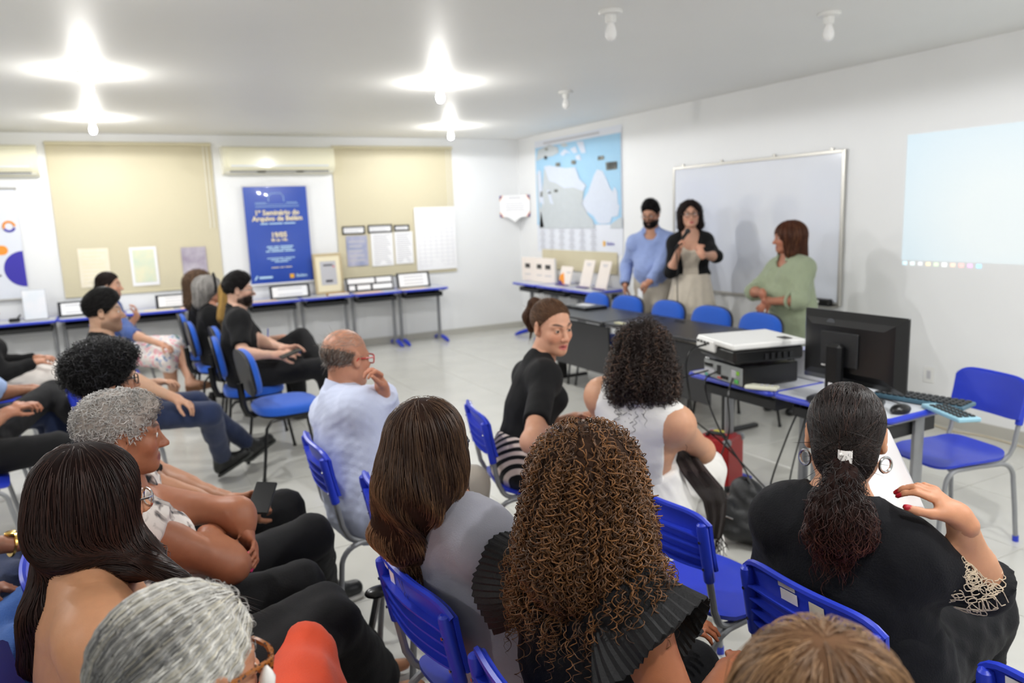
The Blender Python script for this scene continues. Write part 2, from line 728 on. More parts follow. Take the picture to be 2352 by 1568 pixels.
shell('wall_back', ((XL)/2, .1, H/2), (-XL+.4, .2, H), M['wall'])
shell('wall_right', (.1, YF/2, H/2), (.2, -YF, H), M['wall'])
shell('wall_left', (XL-.1, YF/2, H/2), (.2, -YF, H), M['wall'])
shell('wall_front', (XL/2, YF-.1, H/2), (-XL+.4, .2, H), M['wall'])
shell('ceiling', (XL/2, YF/2, H+.05), (-XL+.4, -YF+.4, .1), M['ceiling'])
floor = shell('floor', (XL/2, YF/2, -.053), (-XL+.4, -YF+.4, .1), M['grout'])
shell('baseboard_back', (XL/2, -.006, .04), (-XL, .012, .08), M['skirt'])
shell('baseboard_right', (-.006, YF/2, .04), (.012, -YF, .08), M['skirt'])
shell('baseboard_left', (XL+.006, YF/2, .04), (.012, -YF, .08), M['skirt'])
shell('baseboard_front', (XL/2, YF+.006, .04), (-XL, .012, .08), M['skirt'])
TS = .6
tile_me = MB().box((0, 0, -.006), (TS-.004, TS-.004, .012), b=.0015).mesh('tile', M['tile'], 0)
nt = 0
rest = MB()
for i in range(-17, 6):
    for j in range(-10, 15):
        x, y = -2.23+i*TS+TS/2, -7.77+j*TS+TS/2
        x0, x1, y0, y1 = max(x-TS/2, XL), min(x+TS/2, 0), max(y-TS/2, YF), min(y+TS/2, 0)
        if x1-x0 < .02 or y1-y0 < .02:
            continue
        seen = -6.9 < x and y > -9.6
        whole = x1-x0 > TS-.001 and y1-y0 > TS-.001
        if seen:
            if whole:
                link('tile', tile_me, floor, (x, y, .0))
            else:
                MB().box(((x0+x1)/2, (y0+y1)/2, -.006), (x1-x0-.004, y1-y0-.004, .012), b=.0015).build('tile', M['tile'], floor, smooth=0)
        else:
            rest.box(((x0+x1)/2, (y0+y1)/2, -.006), (x1-x0-.004, y1-y0-.004, .012), b=.0015)
tag(rest.build('tile', M['tile'], floor, smooth=0), kind='stuff')

# ---------------------------------------------------------------- ceiling bulbs
M['bulbglass'] = mat('bulb glass', (250, 250, 250), .3)
M['bulblit'] = mat('lit bulb', (255, 252, 246), .3, emit=BULB_GLOW)


def bulb(x, y, lit, label):
    t = empty('ceiling_lamp', (x, y, H), label, 'lamp', 'bare bulbs in ceiling roses')
    MB().lathe([(.062, 0), (.064, -.008), (.06, -.016), (.045, -.02), (.03, -.022)], 20).build('ceiling_rose', M['whiteplastic'], t)
    MB().lathe([(.03, -.02), (.029, -.05), (.024, -.06), (.02, -.062)], 16).build('lamp_holder', M['whiteplastic'], t)
    pr = [(.016, -.06), (.018, -.07), (.026, -.085), (.031, -.105), (.03, -.125), (.022, -.142), (.01, -.15), (.001, -.151)]
    MB().lathe(pr[::-1] if False else pr, 14).build('light_bulb', M['bulblit'] if lit else M['bulbglass'], t)
    if lit:
        ld = bpy.data.lights.new('bulb_light', 'SPOT')      # LED bulb: shines down and sideways, its base is dark
        ld.spot_size = RAD(179.5)
        ld.spot_blend = .08
        ld.energy = BULB_POWER
        ld.color = (.985, .993, 1.0)
        ld.shadow_soft_size = .03
        lo = bpy.data.objects.new('bulb_light', ld)
        COL.objects.link(lo)
        lo.parent = t
        lo.location = (0, 0, -.155)
    return t


bulb(-2.80, -6.17, False, 'unlit white bulb on the ceiling above the black desks, nearer the middle of the room')
bulb(-1.60, -6.56, False, 'unlit white bulb on the ceiling closest to the projected picture')
bulb(-1.61, -3.84, False, 'small unlit white bulb on the ceiling in front of the wall map')
bulb(-5.27, -3.69, True, 'glowing bulb above the left rows, the larger of the two on the left')
bulb(-5.28, -1.35, True, 'glowing bulb above the wide blind, near the wall of blinds on the left')
bulb(-2.84, -3.94, True, 'glowing bulb at the middle of the ceiling, the largest glow')
bulb(-1.60, -1.30, True, 'glowing bulb close to the far corner, above the narrow blind')
for bx, by, lb in ((-5.3, -6.3, 'above the curly-haired man'), (-4.2, -9.4, 'above the person with the light brown crown'), (-2.0, -9.6, 'above the floor right of the last row'), (-7.8, -6.3, 'over the empty floor left of the watch wearer'),
                   (-2.4, -8.4, 'added fill above the empty chair by the sockets'), (-7.8, -3.7, 'over the floor left of the white trousers'), (-7.8, -9.4, 'in the rear corner left of the camera')):  # unseen bulbs; the one by the sockets is added to even the light
    bulb(bx, by, True, 'glowing ceiling bulb outside the picture, '+lb)

# ---------------------------------------------------------------- back wall: blinds, air conditioners, banners
def blind(x0, x1, z0, z1, label):
    t = empty('window_blind', ((x0+x1)/2, 0, z0), label, 'blind')
    w, h = x1-x0, z1-z0
    MB().tube([(-w/2, -.035, h), (w/2, -.035, h)], .022, 12).build('roller', M['blindbar'], t)
    b = MB()
    b.grid(lambda u, v: ((u-.5)*w, -.016-.002*math.sin(u*19)-.002*math.sin(v*5+u*4), v*h), 24, 8)
    b.grid(lambda u, v: ((.5-u)*w, -.013, v*h), 2, 2)
    b.build('fabric', M['blind'], t)
    MB().box((0, -.016, .0), (w, .016, .022), b=.004).build('bottom_bar', M['blindbar'], t)
    MB().tube([(w/2-.05, -.05, h-.02), (w/2-.05, -.045, h*.42)], .0035, 6).tube([(w/2-.09, -.05, h-.02), (w/2-.09, -.045, h*.42)], .0035, 6).build('pull_cord', M['whiteplastic'], t)
    return t


blind(-5.76, -4.10, .92, 2.57, 'wide cream roller blind with three old documents pinned to it')
blind(-2.68, -1.04, .90, 2.55, 'cream roller blind behind the black-framed captions and white table sheet')
tb = empty('window_blind', (-.0, -1.5, .89), 'low strip of cream blind showing under the wall map', 'blind')
MB().box((-.012, 0, .13), (.006, 1.74, .26)).build('fabric', M['blind'], tb)
MB().box((-.013, 0, .008), (.014, 1.74, .018), b=.003).build('bottom_bar', M['blindbar'], tb)


def aircon(x0, x1, label):
    w = x1-x0
    t = empty('air_conditioner', ((x0+x1)/2, 0, 2.22), label, 'air conditioner', 'air conditioners on the wall of blinds')
    prof = [(0, .0), (-.10, .0), (-.19, .05), (-.215, .10), (-.215, .25), (-.20, .30), (-.17, .32), (0, .325)]
    MB().prism([(-y, z) for y, z in prof], -w/2, w/2, M=Matrix(((0, 0, 1, 0), (-1, 0, 0, 0), (0, 1, 0, 0), (0, 0, 0, 1)))).build('body', M['cream'], t)
    MB().box((0, -.217, .175), (w-.1, .012, .20), b=.005).build('front_panel', M['cream'], t)
    MB().box((0, -.224, .095), (w-.16, .004, .014), b=.001).build('trim_strip', mat('silver trim', (205, 212, 226), .3), t)
    MB().box((0, -.16, .031), (w-.14, .03, .022), M=Matrix.Translation((0, 0, 0))).build('air_outlet', M['dark'], t)
    for k in range(3):
        MB().box((-w/2+.2+k*(w-.4)/2, -.172, .026), ((w-.2)/3.1, .028, .006), M=Matrix.Identity(4)).build('louver', M['whiteplastic'], t)
    return t


aircon(-4.0, -2.70, 'cream split air conditioner above the blue banner')
aircon(-7.1, -5.83, 'cream split air conditioner cut by the edge of the frame, above the white banner')

# blue hanging banner
bt = empty('hanging_banner', (-3.415, -.03, .90), 'blue seminar banner with cream lettering hung below the air conditioner', 'banner')
MB().grid(lambda u, v: ((u-.5)*.75, -.012-.006*math.sin(v*9)*math.sin(u*3), v*1.19), 8, 20).grid(lambda u, v: ((.5-u)*.75, -.004, v*1.19), 1, 1).build('sheet', M['bannerblue'], bt)
MB().tube([(-.385, -.012, 1.19), (.385, -.012, 1.19)], .011, 8).build('top_rod', M['whiteplastic'], bt)
MB().tube([(-.385, -.012, 0), (.385, -.012, 0)], .014, 8).build('bottom_rod', M['whiteplastic'], bt)
MB().tube([(-.3, -.01, 1.2), (0, -.006, 1.27), (.3, -.01, 1.2)], .002, 5).build('hanging_cord', M['whiteplastic'], bt)


def bt_text(s, size, z, m='bannertext', x=0, bold=.0, name='lettering'):
    text(s, size, M[m], bt, T(x, -.0215, z, rx=RAD(90)), name, bold=bold)


bt_text('1º Seminário do', .082, .865, bold=.0025)
bt_text('Arquivo de Belém', .082, .795, bold=.0025)
bt_text('19/05', .085, .595, bold=.003)
bt_text('8h às 14h', .05, .535, bold=.0015)
# lines of small print too blurred to read in the photograph
for z_, ws, hh, mm in ((.735, (.09, .16, .14), .014, 'bannercyan'), (.455, (.07, .06, .16), .014, 'bannercyan'), (.428, (.13, .14), .014, 'bannercyan'), (.40, (.05, .15, .12), .014, 'bannercyan'),
                       (.315, (.2, .12), .010, 'bannercyan'), (.292, (.1, .13), .010, 'bannercyan'), (.27, (.16,), .010, 'bannercyan'), (.2, (.09, .05, .08), .009, 'bannertext')):
    tot_ = sum(ws)+.014*(len(ws)-1)
    x_ = -tot_/2
    pb_ = MB()
    for w_ in ws:
        pb_.box((x_+w_/2, -.0215, z_), (w_, .001, hh))
        x_ += w_+.014
    tag(pb_.build('small_print', M[mm], bt), kind='stuff')
bt_text('Belém', .055, .085, 'bannercyan', .235, .001)
MB().box((-.2, -.0215, .085), (.16, .001, .026)).build('small_print', M['bannercyan'], bt)
MB().box((.115, -.0215, .085), (.05, .003, .05)).build('emblem', M['banneryellow'], bt)
MB().prism([(-.34, .06), (-.31, .11), (-.29, .11), (-.32, .06)], .0205, .0225, M=T(rx=RAD(90))).build('emblem', M['bannercyan'], bt)
# outline of a building with rails drawn at the top of the banner
b = MB()
b.tube([(-.09, -.021, 1.0), (-.09, -.021, 1.06), (-.05, -.021, 1.1), (.06, -.021, 1.1), (.09, -.021, 1.06), (.09, -.021, 1.0)], .003, 4)
b.tube([(-.25, -.021, .94), (.27, -.021, .94)], .003, 4).tube([(-.25, -.021, .965), (.27, -.021, .965)], .002, 4)
b.tube([(-.25, -.021, .985), (-.12, -.021, .985)], .004, 4).tube([(.12, -.021, .985), (.25, -.021, .985)], .004, 4)
b.build('emblem', M['bannercyan'], bt)

# white roll-up banner at the left
wt = empty('hanging_banner', (-6.43, -.035, .0), 'white banner with orange pill and indigo disc at the frame edge', 'banner')
M['bannerwhite'] = mat('banner white', (226, 230, 240), .35, noise=(3, .02))
MB().box((0, 0, 1.52), (.68, .006, 1.16)).build('sheet', M['bannerwhite'], wt)
MB().tube([(-.36, 0, .94), (.36, 0, .94)], .012, 8).build('bottom_rod', M['alu'], wt)
MB().tube([(-.36, 0, 2.1), (.36, 0, 2.1)], .011, 8).build('top_rod', M['alu'], wt)
pill = MB()
pill.prism([(.16+.05*math.cos(a)*1.0+(.0 if math.cos(a) > 0 else -.34), 1.465+.05*math.sin(a)) for a in [k*math.pi/10-math.pi/2 for k in range(20)]], .0035, .0055, M=T(rx=RAD(90)))
pill.build('printed_pill', M['orange'], wt)
MB().prism([(.34-.19*math.cos(a), 1.26+.19*math.sin(a)) for a in [k*math.pi/16-math.pi/2 for k in range(17)]], .0035, .0055, M=T(rx=RAD(90))).build('printed_disc', M['indigo'], wt)
b = MB()
b.tube([(.25+.05*math.cos(a), -.006, 1.71+.05*math.sin(a)) for a in [k*math.pi/8 for k in range(10)]], .012, 6)
b.build('printed_ring', M['orange'], wt)
b = MB()
b.tube([(.25+.05*math.cos(a), -.006, 1.71+.05*math.sin(a)) for a in [k*math.pi/8+3.6 for k in range(7)]], .012, 6)
b.build('printed_ring', M['indigo'], wt)
MB().box((.08, -.005, 1.70), (.12, .001, .04)).build('small_print', M['darkprint'], wt)
MB().box((.02, -.005, 1.20), (.2, .001, .018)).build('small_print', M['darkprint'], wt)


def sheet(name, x0, x1, z0, z1, y, m, label, cat='paper', group=None, tilt=0.0, rows=0, rowmat=None, border=None):
    """a sheet of paper hung flat on the back wall"""
    t = empty(name, ((x0+x1)/2, y, (z0+z1)/2), label, cat, group)
    w, h = x1-x0, z1-z0
    R_ = Matrix.Rotation(tilt, 4, 'Y')
    MB().grid(lambda u, v: ((u-.5)*w, -.003-.004*math.sin(u*3.1)*(1-v), (v-.5)*h), 6, 6, M=R_).grid(lambda u, v: ((.5-u)*w, 0, (v-.5)*h), 1, 1, M=R_).build('sheet', m, t)
    if rows:
        b = MB()
        for k in range(rows):
            zz = h/2-h*(k+1.2)/(rows+1.4)
            ww = w*(.78-.2*((k*7919) % 5)/5)
            b.box((-(w*.78-ww)/2, -.0055, zz), (ww, .0015, h*.3/(rows+1)), M=R_)
        b.build('printed_lines', rowmat or M['greyprint'], t)
    if border:
        b = MB()
        bw = border
        for s in (-1, 1):
            b.box((s*(w/2-bw/2), -.006, 0), (bw, .006, h), M=R_).box((0, -.006, s*(h/2-bw/2)), (w, .006, bw), M=R_)
        b.build('border', M['cardblack'], t)
    return t


def doc(name, cols, rough=.6):
    """aged document colours, blotched"""
    m = mat(name, cols[0], rough)
    n, L, b = nodes_of(m)
    t = n.new('ShaderNodeTexCoord')
    nz = n.new('ShaderNodeTexNoise')
    nz.inputs['Scale'].default_value = 6
    nz.inputs['Detail'].default_value = 6
    cr = n.new('ShaderNodeValToRGB')
    cr.color_ramp.elements[0].position = .35
    cr.color_ramp.elements[1].position = .68
    cr.color_ramp.elements[0].color = (*lin(cols[0]), 1)
    cr.color_ramp.elements[1].color = (*lin(cols[1]), 1)
    L.new(t.outputs['Object'], nz.inputs['Vector'])
    L.new(nz.outputs['Fac'], cr.inputs['Fac'])
    L.new(cr.outputs['Color'], b.inputs['Base Color'])
    return m


dA = doc('cream document', ((236, 226, 200), (240, 232, 214)))
dB = doc('green document', ((206, 220, 200), (232, 228, 196)))
dC = doc('violet document', ((150, 138, 158), (196, 190, 200)))
dD = doc('blue document', ((140, 150, 185), (190, 188, 205)))
sheet('document', -5.59, -5.29, 1.01, 1.44, -.024, dA, 'pale cream document pinned on the wide blind, hardly darker than it', tilt=.02, rows=9, rowmat=M['mat'])
sheet('document', -5.08, -4.80, .99, 1.43, -.024, M['paper'], 'white-edged green and yellow document on the wide blind', rows=0)
sheet('document_print', -5.05, -4.83, 1.03, 1.40, -.029, dB, 'green and yellow print on the middle document of the wide blind', 'print')
sheet('document', -4.54, -4.27, 1.02, 1.40, -.024, dC, 'violet grey document on the wide blind, nearest the blue banner', rows=0)
sheet('caption', -2.62, -2.32, 1.46, 1.565, -.024, M['paper'], 'black-framed caption over the blue-grey document', 'sign', rows=2, border=.018)
sheet('caption', -2.28, -1.95, 1.465, 1.57, -.024, M['paper'], 'widest black-framed caption, middle of the three on the blind', 'sign', rows=3, border=.018)
sheet('caption', -1.925, -1.71, 1.475, 1.555, -.024, M['paper'], 'short black-framed caption beside the big white sheet', 'sign', rows=2, border=.018)
sheet('document', -2.58, -2.30, 1.05, 1.44, -.024, dD, 'blue-grey document under the first black-framed caption', rows=5)
sheet('document', -2.25, -1.95, 1.03, 1.46, -.024, M['paper'], 'white typed page under the widest caption', rows=16)
sheet('document', -1.925, -1.67, 1.04, 1.465, -.024, M['paper'], 'white typed page beside the big white sheet', rows=14)
bs = sheet('table_sheet', -1.63, -1.04, .93, 1.775, -.03, M['paper'], 'large white sheet with a faint printed table, over the blind edge', 'poster')
b = MB()
for k in range(14):
    b.box((0, -.0055, -.36+k*.055), (.5, .0015, .004))
for k in range(7):
    b.box((-.25+k*.083, -.0055, 0), (.004, .0015, .72))
b.build('printed_table', mat('faint print', (214, 214, 222), .6), bs)

# certificate across the far corner on a small white bracket
ct = empty('certificate', (-.17, -.17, 1.6), 'white certificate with purple and orange corners hung across the room corner', 'certificate')
Rc = Matrix.Rotation(RAD(-45), 4, 'Z')
MB().box((0, 0, .15), (.44, .004, .30), M=Rc).build('sheet', M['paper'], ct)
for sx in (-1, 1):
    for sz in (-1, 1):
        MB().prism([(sx*.22, .15+sz*.15), (sx*.18, .15+sz*.15), (sx*.22, .15+sz*.09)][::(1 if sx*sz > 0 else -1)], .003, .005, M=Rc @ T(rx=RAD(90))).build('printed_corner', M['purple'], ct)
        MB().prism([(sx*.18, .15+sz*.15), (sx*.168, .15+sz*.15), (sx*.22, .15+sz*.075), (sx*.22, .15+sz*.09)][::(1 if sx*sz > 0 else -1)], .003, .0055, M=Rc @ T(rx=RAD(90))).build('printed_corner', M['orange'], ct)
MB().box((0, -.0035, .265), (.18, .001, .016), M=Rc).build('small_print', M['greyprint'], ct)
b = MB()
for k in range(5):
    b.box((0, -.0035, .20-k*.028), (.30-.04*(k % 2), .001, .006), M=Rc)
b.build('printed_lines', M['greyprint'], ct)
MB().prism([(-.10, 0), (.10, 0), (0, -.07)][::-1], -.002, .03, M=Rc @ T(rx=RAD(90))).build('bracket', M['wall'], ct)

# ---------------------------------------------------------------- right wall: map, whiteboard, projected picture, sockets
mp = empty('wall_map', (0, -1.49, 1.12), 'blue and white glossy wall map with small pasted photographs', 'map')
RW = Matrix(((0, 0, -1, 0), (-1, 0, 0, 0), (0, 1, 0, 0), (0, 0, 0, 1)))   # (u right, v up, out) on the right wall
m = mat('map print', (158, 204, 236), .18, coat=.5)
n, L, bs_ = nodes_of(m)
M['map'] = m
MB().grid(lambda u, v: ((u-.5)*1.98, v*1.48, .006+.0012*math.sin(u*7+v*3)), 14, 10, M=RW).build('sheet', M['bannerwhite'], mp)
MB().grid(lambda u, v: ((u-.5)*1.94, .36+v*1.03, .0115+.0012*math.sin(u*7+v*3)), 14, 10, M=RW).build('printed_sea', m, mp)
M['land'] = mat('map land grey', (192, 199, 204), .25, noise=(14, .04), coat=.4)
M['island'] = mat('map land white', (208, 217, 234), .25, noise=(20, .03), coat=.4)


def mpatch(pts, m, h, name='printed_land'):
    """pts in px of the photograph -> on the map"""
    q = [atx(x, y, -.012) for x, y in pts]
    pl = [(-(p[1]+1.49), p[2]-1.12) for p in q]
    ar = sum(pl[i-1][0]*pl[i][1]-pl[i][0]*pl[i-1][1] for i in range(len(pl)))
    if ar < 0:
        pl = pl[::-1]
    b = MB()
    b.v = [tuple(RW @ Vector((x, y, h))) for x, y in pl]
    b.f = [tuple(range(len(pl)))]
    b.m = [0]
    b.build(name, m, mp, smooth=0)


mpatch([(1232, 370), (1236, 345), (1262, 332), (1281, 338), (1284, 350), (1270, 358), (1250, 362)], M['land'], .0165)
mpatch([(1286, 333), (1296, 328), (1306, 332), (1298, 338)], M['land'], .0165)
mpatch([(1324, 325), (1340, 324), (1346, 350), (1336, 352)], M['island'], .0165)
mpatch([(1310, 342), (1322, 336), (1327, 350), (1318, 352)], M['island'], .0165)
mpatch([(1287, 354), (1297, 342), (1312, 352), (1302, 350), (1294, 358)], M['island'], .0165)
mpatch([(1322, 358), (1332, 355), (1336, 368), (1324, 366)], M['island'], .0165)
mpatch([(1240, 524), (1250, 390), (1258, 384), (1300, 386), (1322, 384), (1332, 412), (1346, 424), (1341, 440), (1338, 468), (1352, 494), (1362, 505), (1368, 524)], M['land'], .0165)
mpatch([(1250, 382), (1262, 380), (1300, 386), (1322, 384), (1332, 412), (1347, 426), (1340, 439), (1318, 430), (1296, 432), (1278, 420), (1262, 416)], M['island'], .0172)
mpatch([(1235, 392), (1243, 392), (1247, 440), (1250, 470), (1240, 464)], M['island'], .0172)
mpatch([(1233, 400), (1237, 400), (1241, 470), (1250, 522), (1240, 522)], M['land'], .0165)
mpatch([(1257, 436), (1263, 436), (1272, 470), (1264, 466)], M['island'], .0172)
mpatch([(1336, 466), (1352, 440), (1364, 404), (1372, 389), (1384, 392), (1394, 412), (1402, 432), (1408, 440), (1412, 428), (1418, 440), (1420, 468), (1424, 472), (1420, 496), (1406, 498), (1402, 512), (1384, 514), (1374, 512), (1364, 496), (1346, 484)], M['island'], .0165)
mpatch([(1404, 514), (1424, 500), (1430, 500), (1430, 524), (1402, 524)], M['land'], .0165)
for q in ([(1242, 440), (1247, 440), (1247, 452), (1242, 452)], [(1374, 359), (1388, 357), (1388, 366), (1374, 368)], [(1392, 373), (1418, 370), (1418, 388), (1394, 391)], [(1260, 440), (1266, 440), (1266, 445), (1260, 445)],
          [(1277, 374), (1287, 373), (1287, 382), (1277, 382)], [(1313, 368), (1323, 368), (1323, 377), (1313, 377)], [(1253, 340), (1259, 340), (1259, 345), (1253, 345)], [(1251, 358), (1257, 358), (1257, 366), (1251, 366)], [(1274, 435), (1282, 435), (1282, 441), (1274, 441)]):
    mpatch(q, doc('pasted photograph', ((50, 54, 52), (150, 150, 140))), .019, 'pasted_photo')
b = MB()
for k in range(6):
    for r_ in range(12):
        b.box((-.93+k*.245+.09, .05+r_*.022, .013), (.15-.03*((r_*5+k) % 4), .007, .001), M=RW)
tag(b.build('printed_index', M['greyprint'], mp), kind='stuff')
MB().box((-.1, 1.435, .0125), (1.3, .022, .001), M=RW).build('small_print', M['greyprint'], mp)
text('Belém', .06, M['indigo'], mp, RW @ T(.75, .13, .012))
MB().box((.615, .13, .012), (.04, .06, .004), M=RW).build('emblem', M['banneryellow'], mp)

wb = empty('whiteboard', (0, -4.42, .81), 'white magnetic board with aluminium frame behind the three standing people', 'whiteboard')
wW, wH = 2.05, 1.235
MB().box((0, wH/2, .016), (wW, wH, .012), M=RW).build('writing_surface', M['whiteboard'], wb, smooth=0)
for sx in (-1, 1):
    MB().box((sx*wW/2, wH/2, .016), (.028, wH+.028, .03), M=RW, b=.004).build('frame_bar', M['alu'], wb)
for zz in (0, wH):
    MB().box((0, zz, .016), (wW, .028, .03), M=RW, b=.004).build('frame_bar', M['alu'], wb)
for u_ in (-.9, -.35, .3, .9):
    MB().box((u_, wH+.02, .014), (.03, .03, .012), M=RW, b=.003).build('wall_clip', M['alu'], wb)
MB().box((.8, -.022, .045), (.42, .01, .09), M=RW, b=.003).build('pen_tray', M['alu'], wb)
er = empty('board_eraser', (-.055, -5.31, .795), 'black box-shaped eraser lying on the whiteboard tray', 'eraser')
MB().box((0, 0, .03), (.07, .17, .055), b=.012).build('body', M['black'], er)
MB().box((0, 0, .005), (.07, .165, .01), b=.002).build('felt', M['dark'], er)
MB().box((-.037, .02, .035), (.004, .03, .02), b=.001).build('sticker', M['whiteplastic'], er)

# picture thrown by the projector: a thin lit sheet on the wall
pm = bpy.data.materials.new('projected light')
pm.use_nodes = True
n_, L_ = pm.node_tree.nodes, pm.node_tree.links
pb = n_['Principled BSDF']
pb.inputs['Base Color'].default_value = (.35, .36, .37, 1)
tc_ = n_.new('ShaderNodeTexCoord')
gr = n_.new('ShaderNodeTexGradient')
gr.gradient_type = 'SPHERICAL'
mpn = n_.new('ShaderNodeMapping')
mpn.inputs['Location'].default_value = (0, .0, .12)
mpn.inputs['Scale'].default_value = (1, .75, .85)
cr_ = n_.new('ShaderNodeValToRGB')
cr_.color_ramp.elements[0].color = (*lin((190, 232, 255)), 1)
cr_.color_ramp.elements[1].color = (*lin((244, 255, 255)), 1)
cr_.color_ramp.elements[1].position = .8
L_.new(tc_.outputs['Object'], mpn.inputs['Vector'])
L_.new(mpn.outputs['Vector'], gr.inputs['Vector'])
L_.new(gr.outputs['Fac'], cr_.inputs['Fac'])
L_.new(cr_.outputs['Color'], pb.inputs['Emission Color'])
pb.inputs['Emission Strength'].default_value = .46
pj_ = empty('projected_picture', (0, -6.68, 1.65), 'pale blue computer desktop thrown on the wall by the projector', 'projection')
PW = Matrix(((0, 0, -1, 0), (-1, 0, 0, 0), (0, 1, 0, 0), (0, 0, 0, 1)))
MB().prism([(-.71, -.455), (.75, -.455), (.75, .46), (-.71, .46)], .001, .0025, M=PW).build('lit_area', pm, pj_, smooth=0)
icons = [(205, 235, 245), (225, 240, 240), (220, 222, 226), (235, 222, 190), (210, 225, 200), (245, 250, 250), (235, 210, 190), (248, 190, 185), (225, 185, 225), (170, 225, 255)]
for k, c in enumerate(icons):
    mm = mat('desktop icon', c, .5, emit=.6)
    MB().prism([(-.70+k*.061+a, -.49+c2) for a, c2 in ((0, 0), (.034, 0), (.034, .026), (0, .026))], .001, .0025, M=PW).build('task_icon', mm, pj_, smooth=0)

for nm, y, z, mm, lab in (('wall_socket', -5.98, .37, M['bakelite'], 'yellowed wall socket plate behind the monitor'), ('wall_socket', -6.24, .355, M['whiteplastic'], 'white wall socket plate between yellowed one and blue chair')):
    t = empty(nm, (0, y, z), lab, 'socket')
    MB().box((0, 0, .005), (.078, .118, .01), M=RW, b=.003).build('plate', mm, t)
    MB().box((0, 0, .011), (.03, .06, .004), M=RW, b=.001).build('outlet', M['greyprint'], t)
t = tag(MB().tube([(-.02, -7.30, .34), (-.02, -7.32, .15), (-.05, -7.22, .03), (-.10, -7.0, .008), (-.06, -6.7, .008), (-.12, -6.5, .008), (-.05, -6.2, .008), (-.1, -5.9, .008)], .006, 6).build('wall_cable', mat('beige cable', (196, 184, 160), .6)), 'beige cable running along the baseboard behind the empty blue chair', 'cable')
for y, z in ((-3.74, 2.33), (-4.95, 2.33)):
    pass

# ---------------------------------------------------------------- blue school chair
def superell(n_, a):
    c, s = math.cos(a), math.sin(a)
    return (abs(c)**(2/n_)*(1 if c >= 0 else -1), abs(s)**(2/n_)*(1 if s >= 0 else -1))


def up_x(z):                      # rear upright leans back
    return -.195-(z-.44)*.19


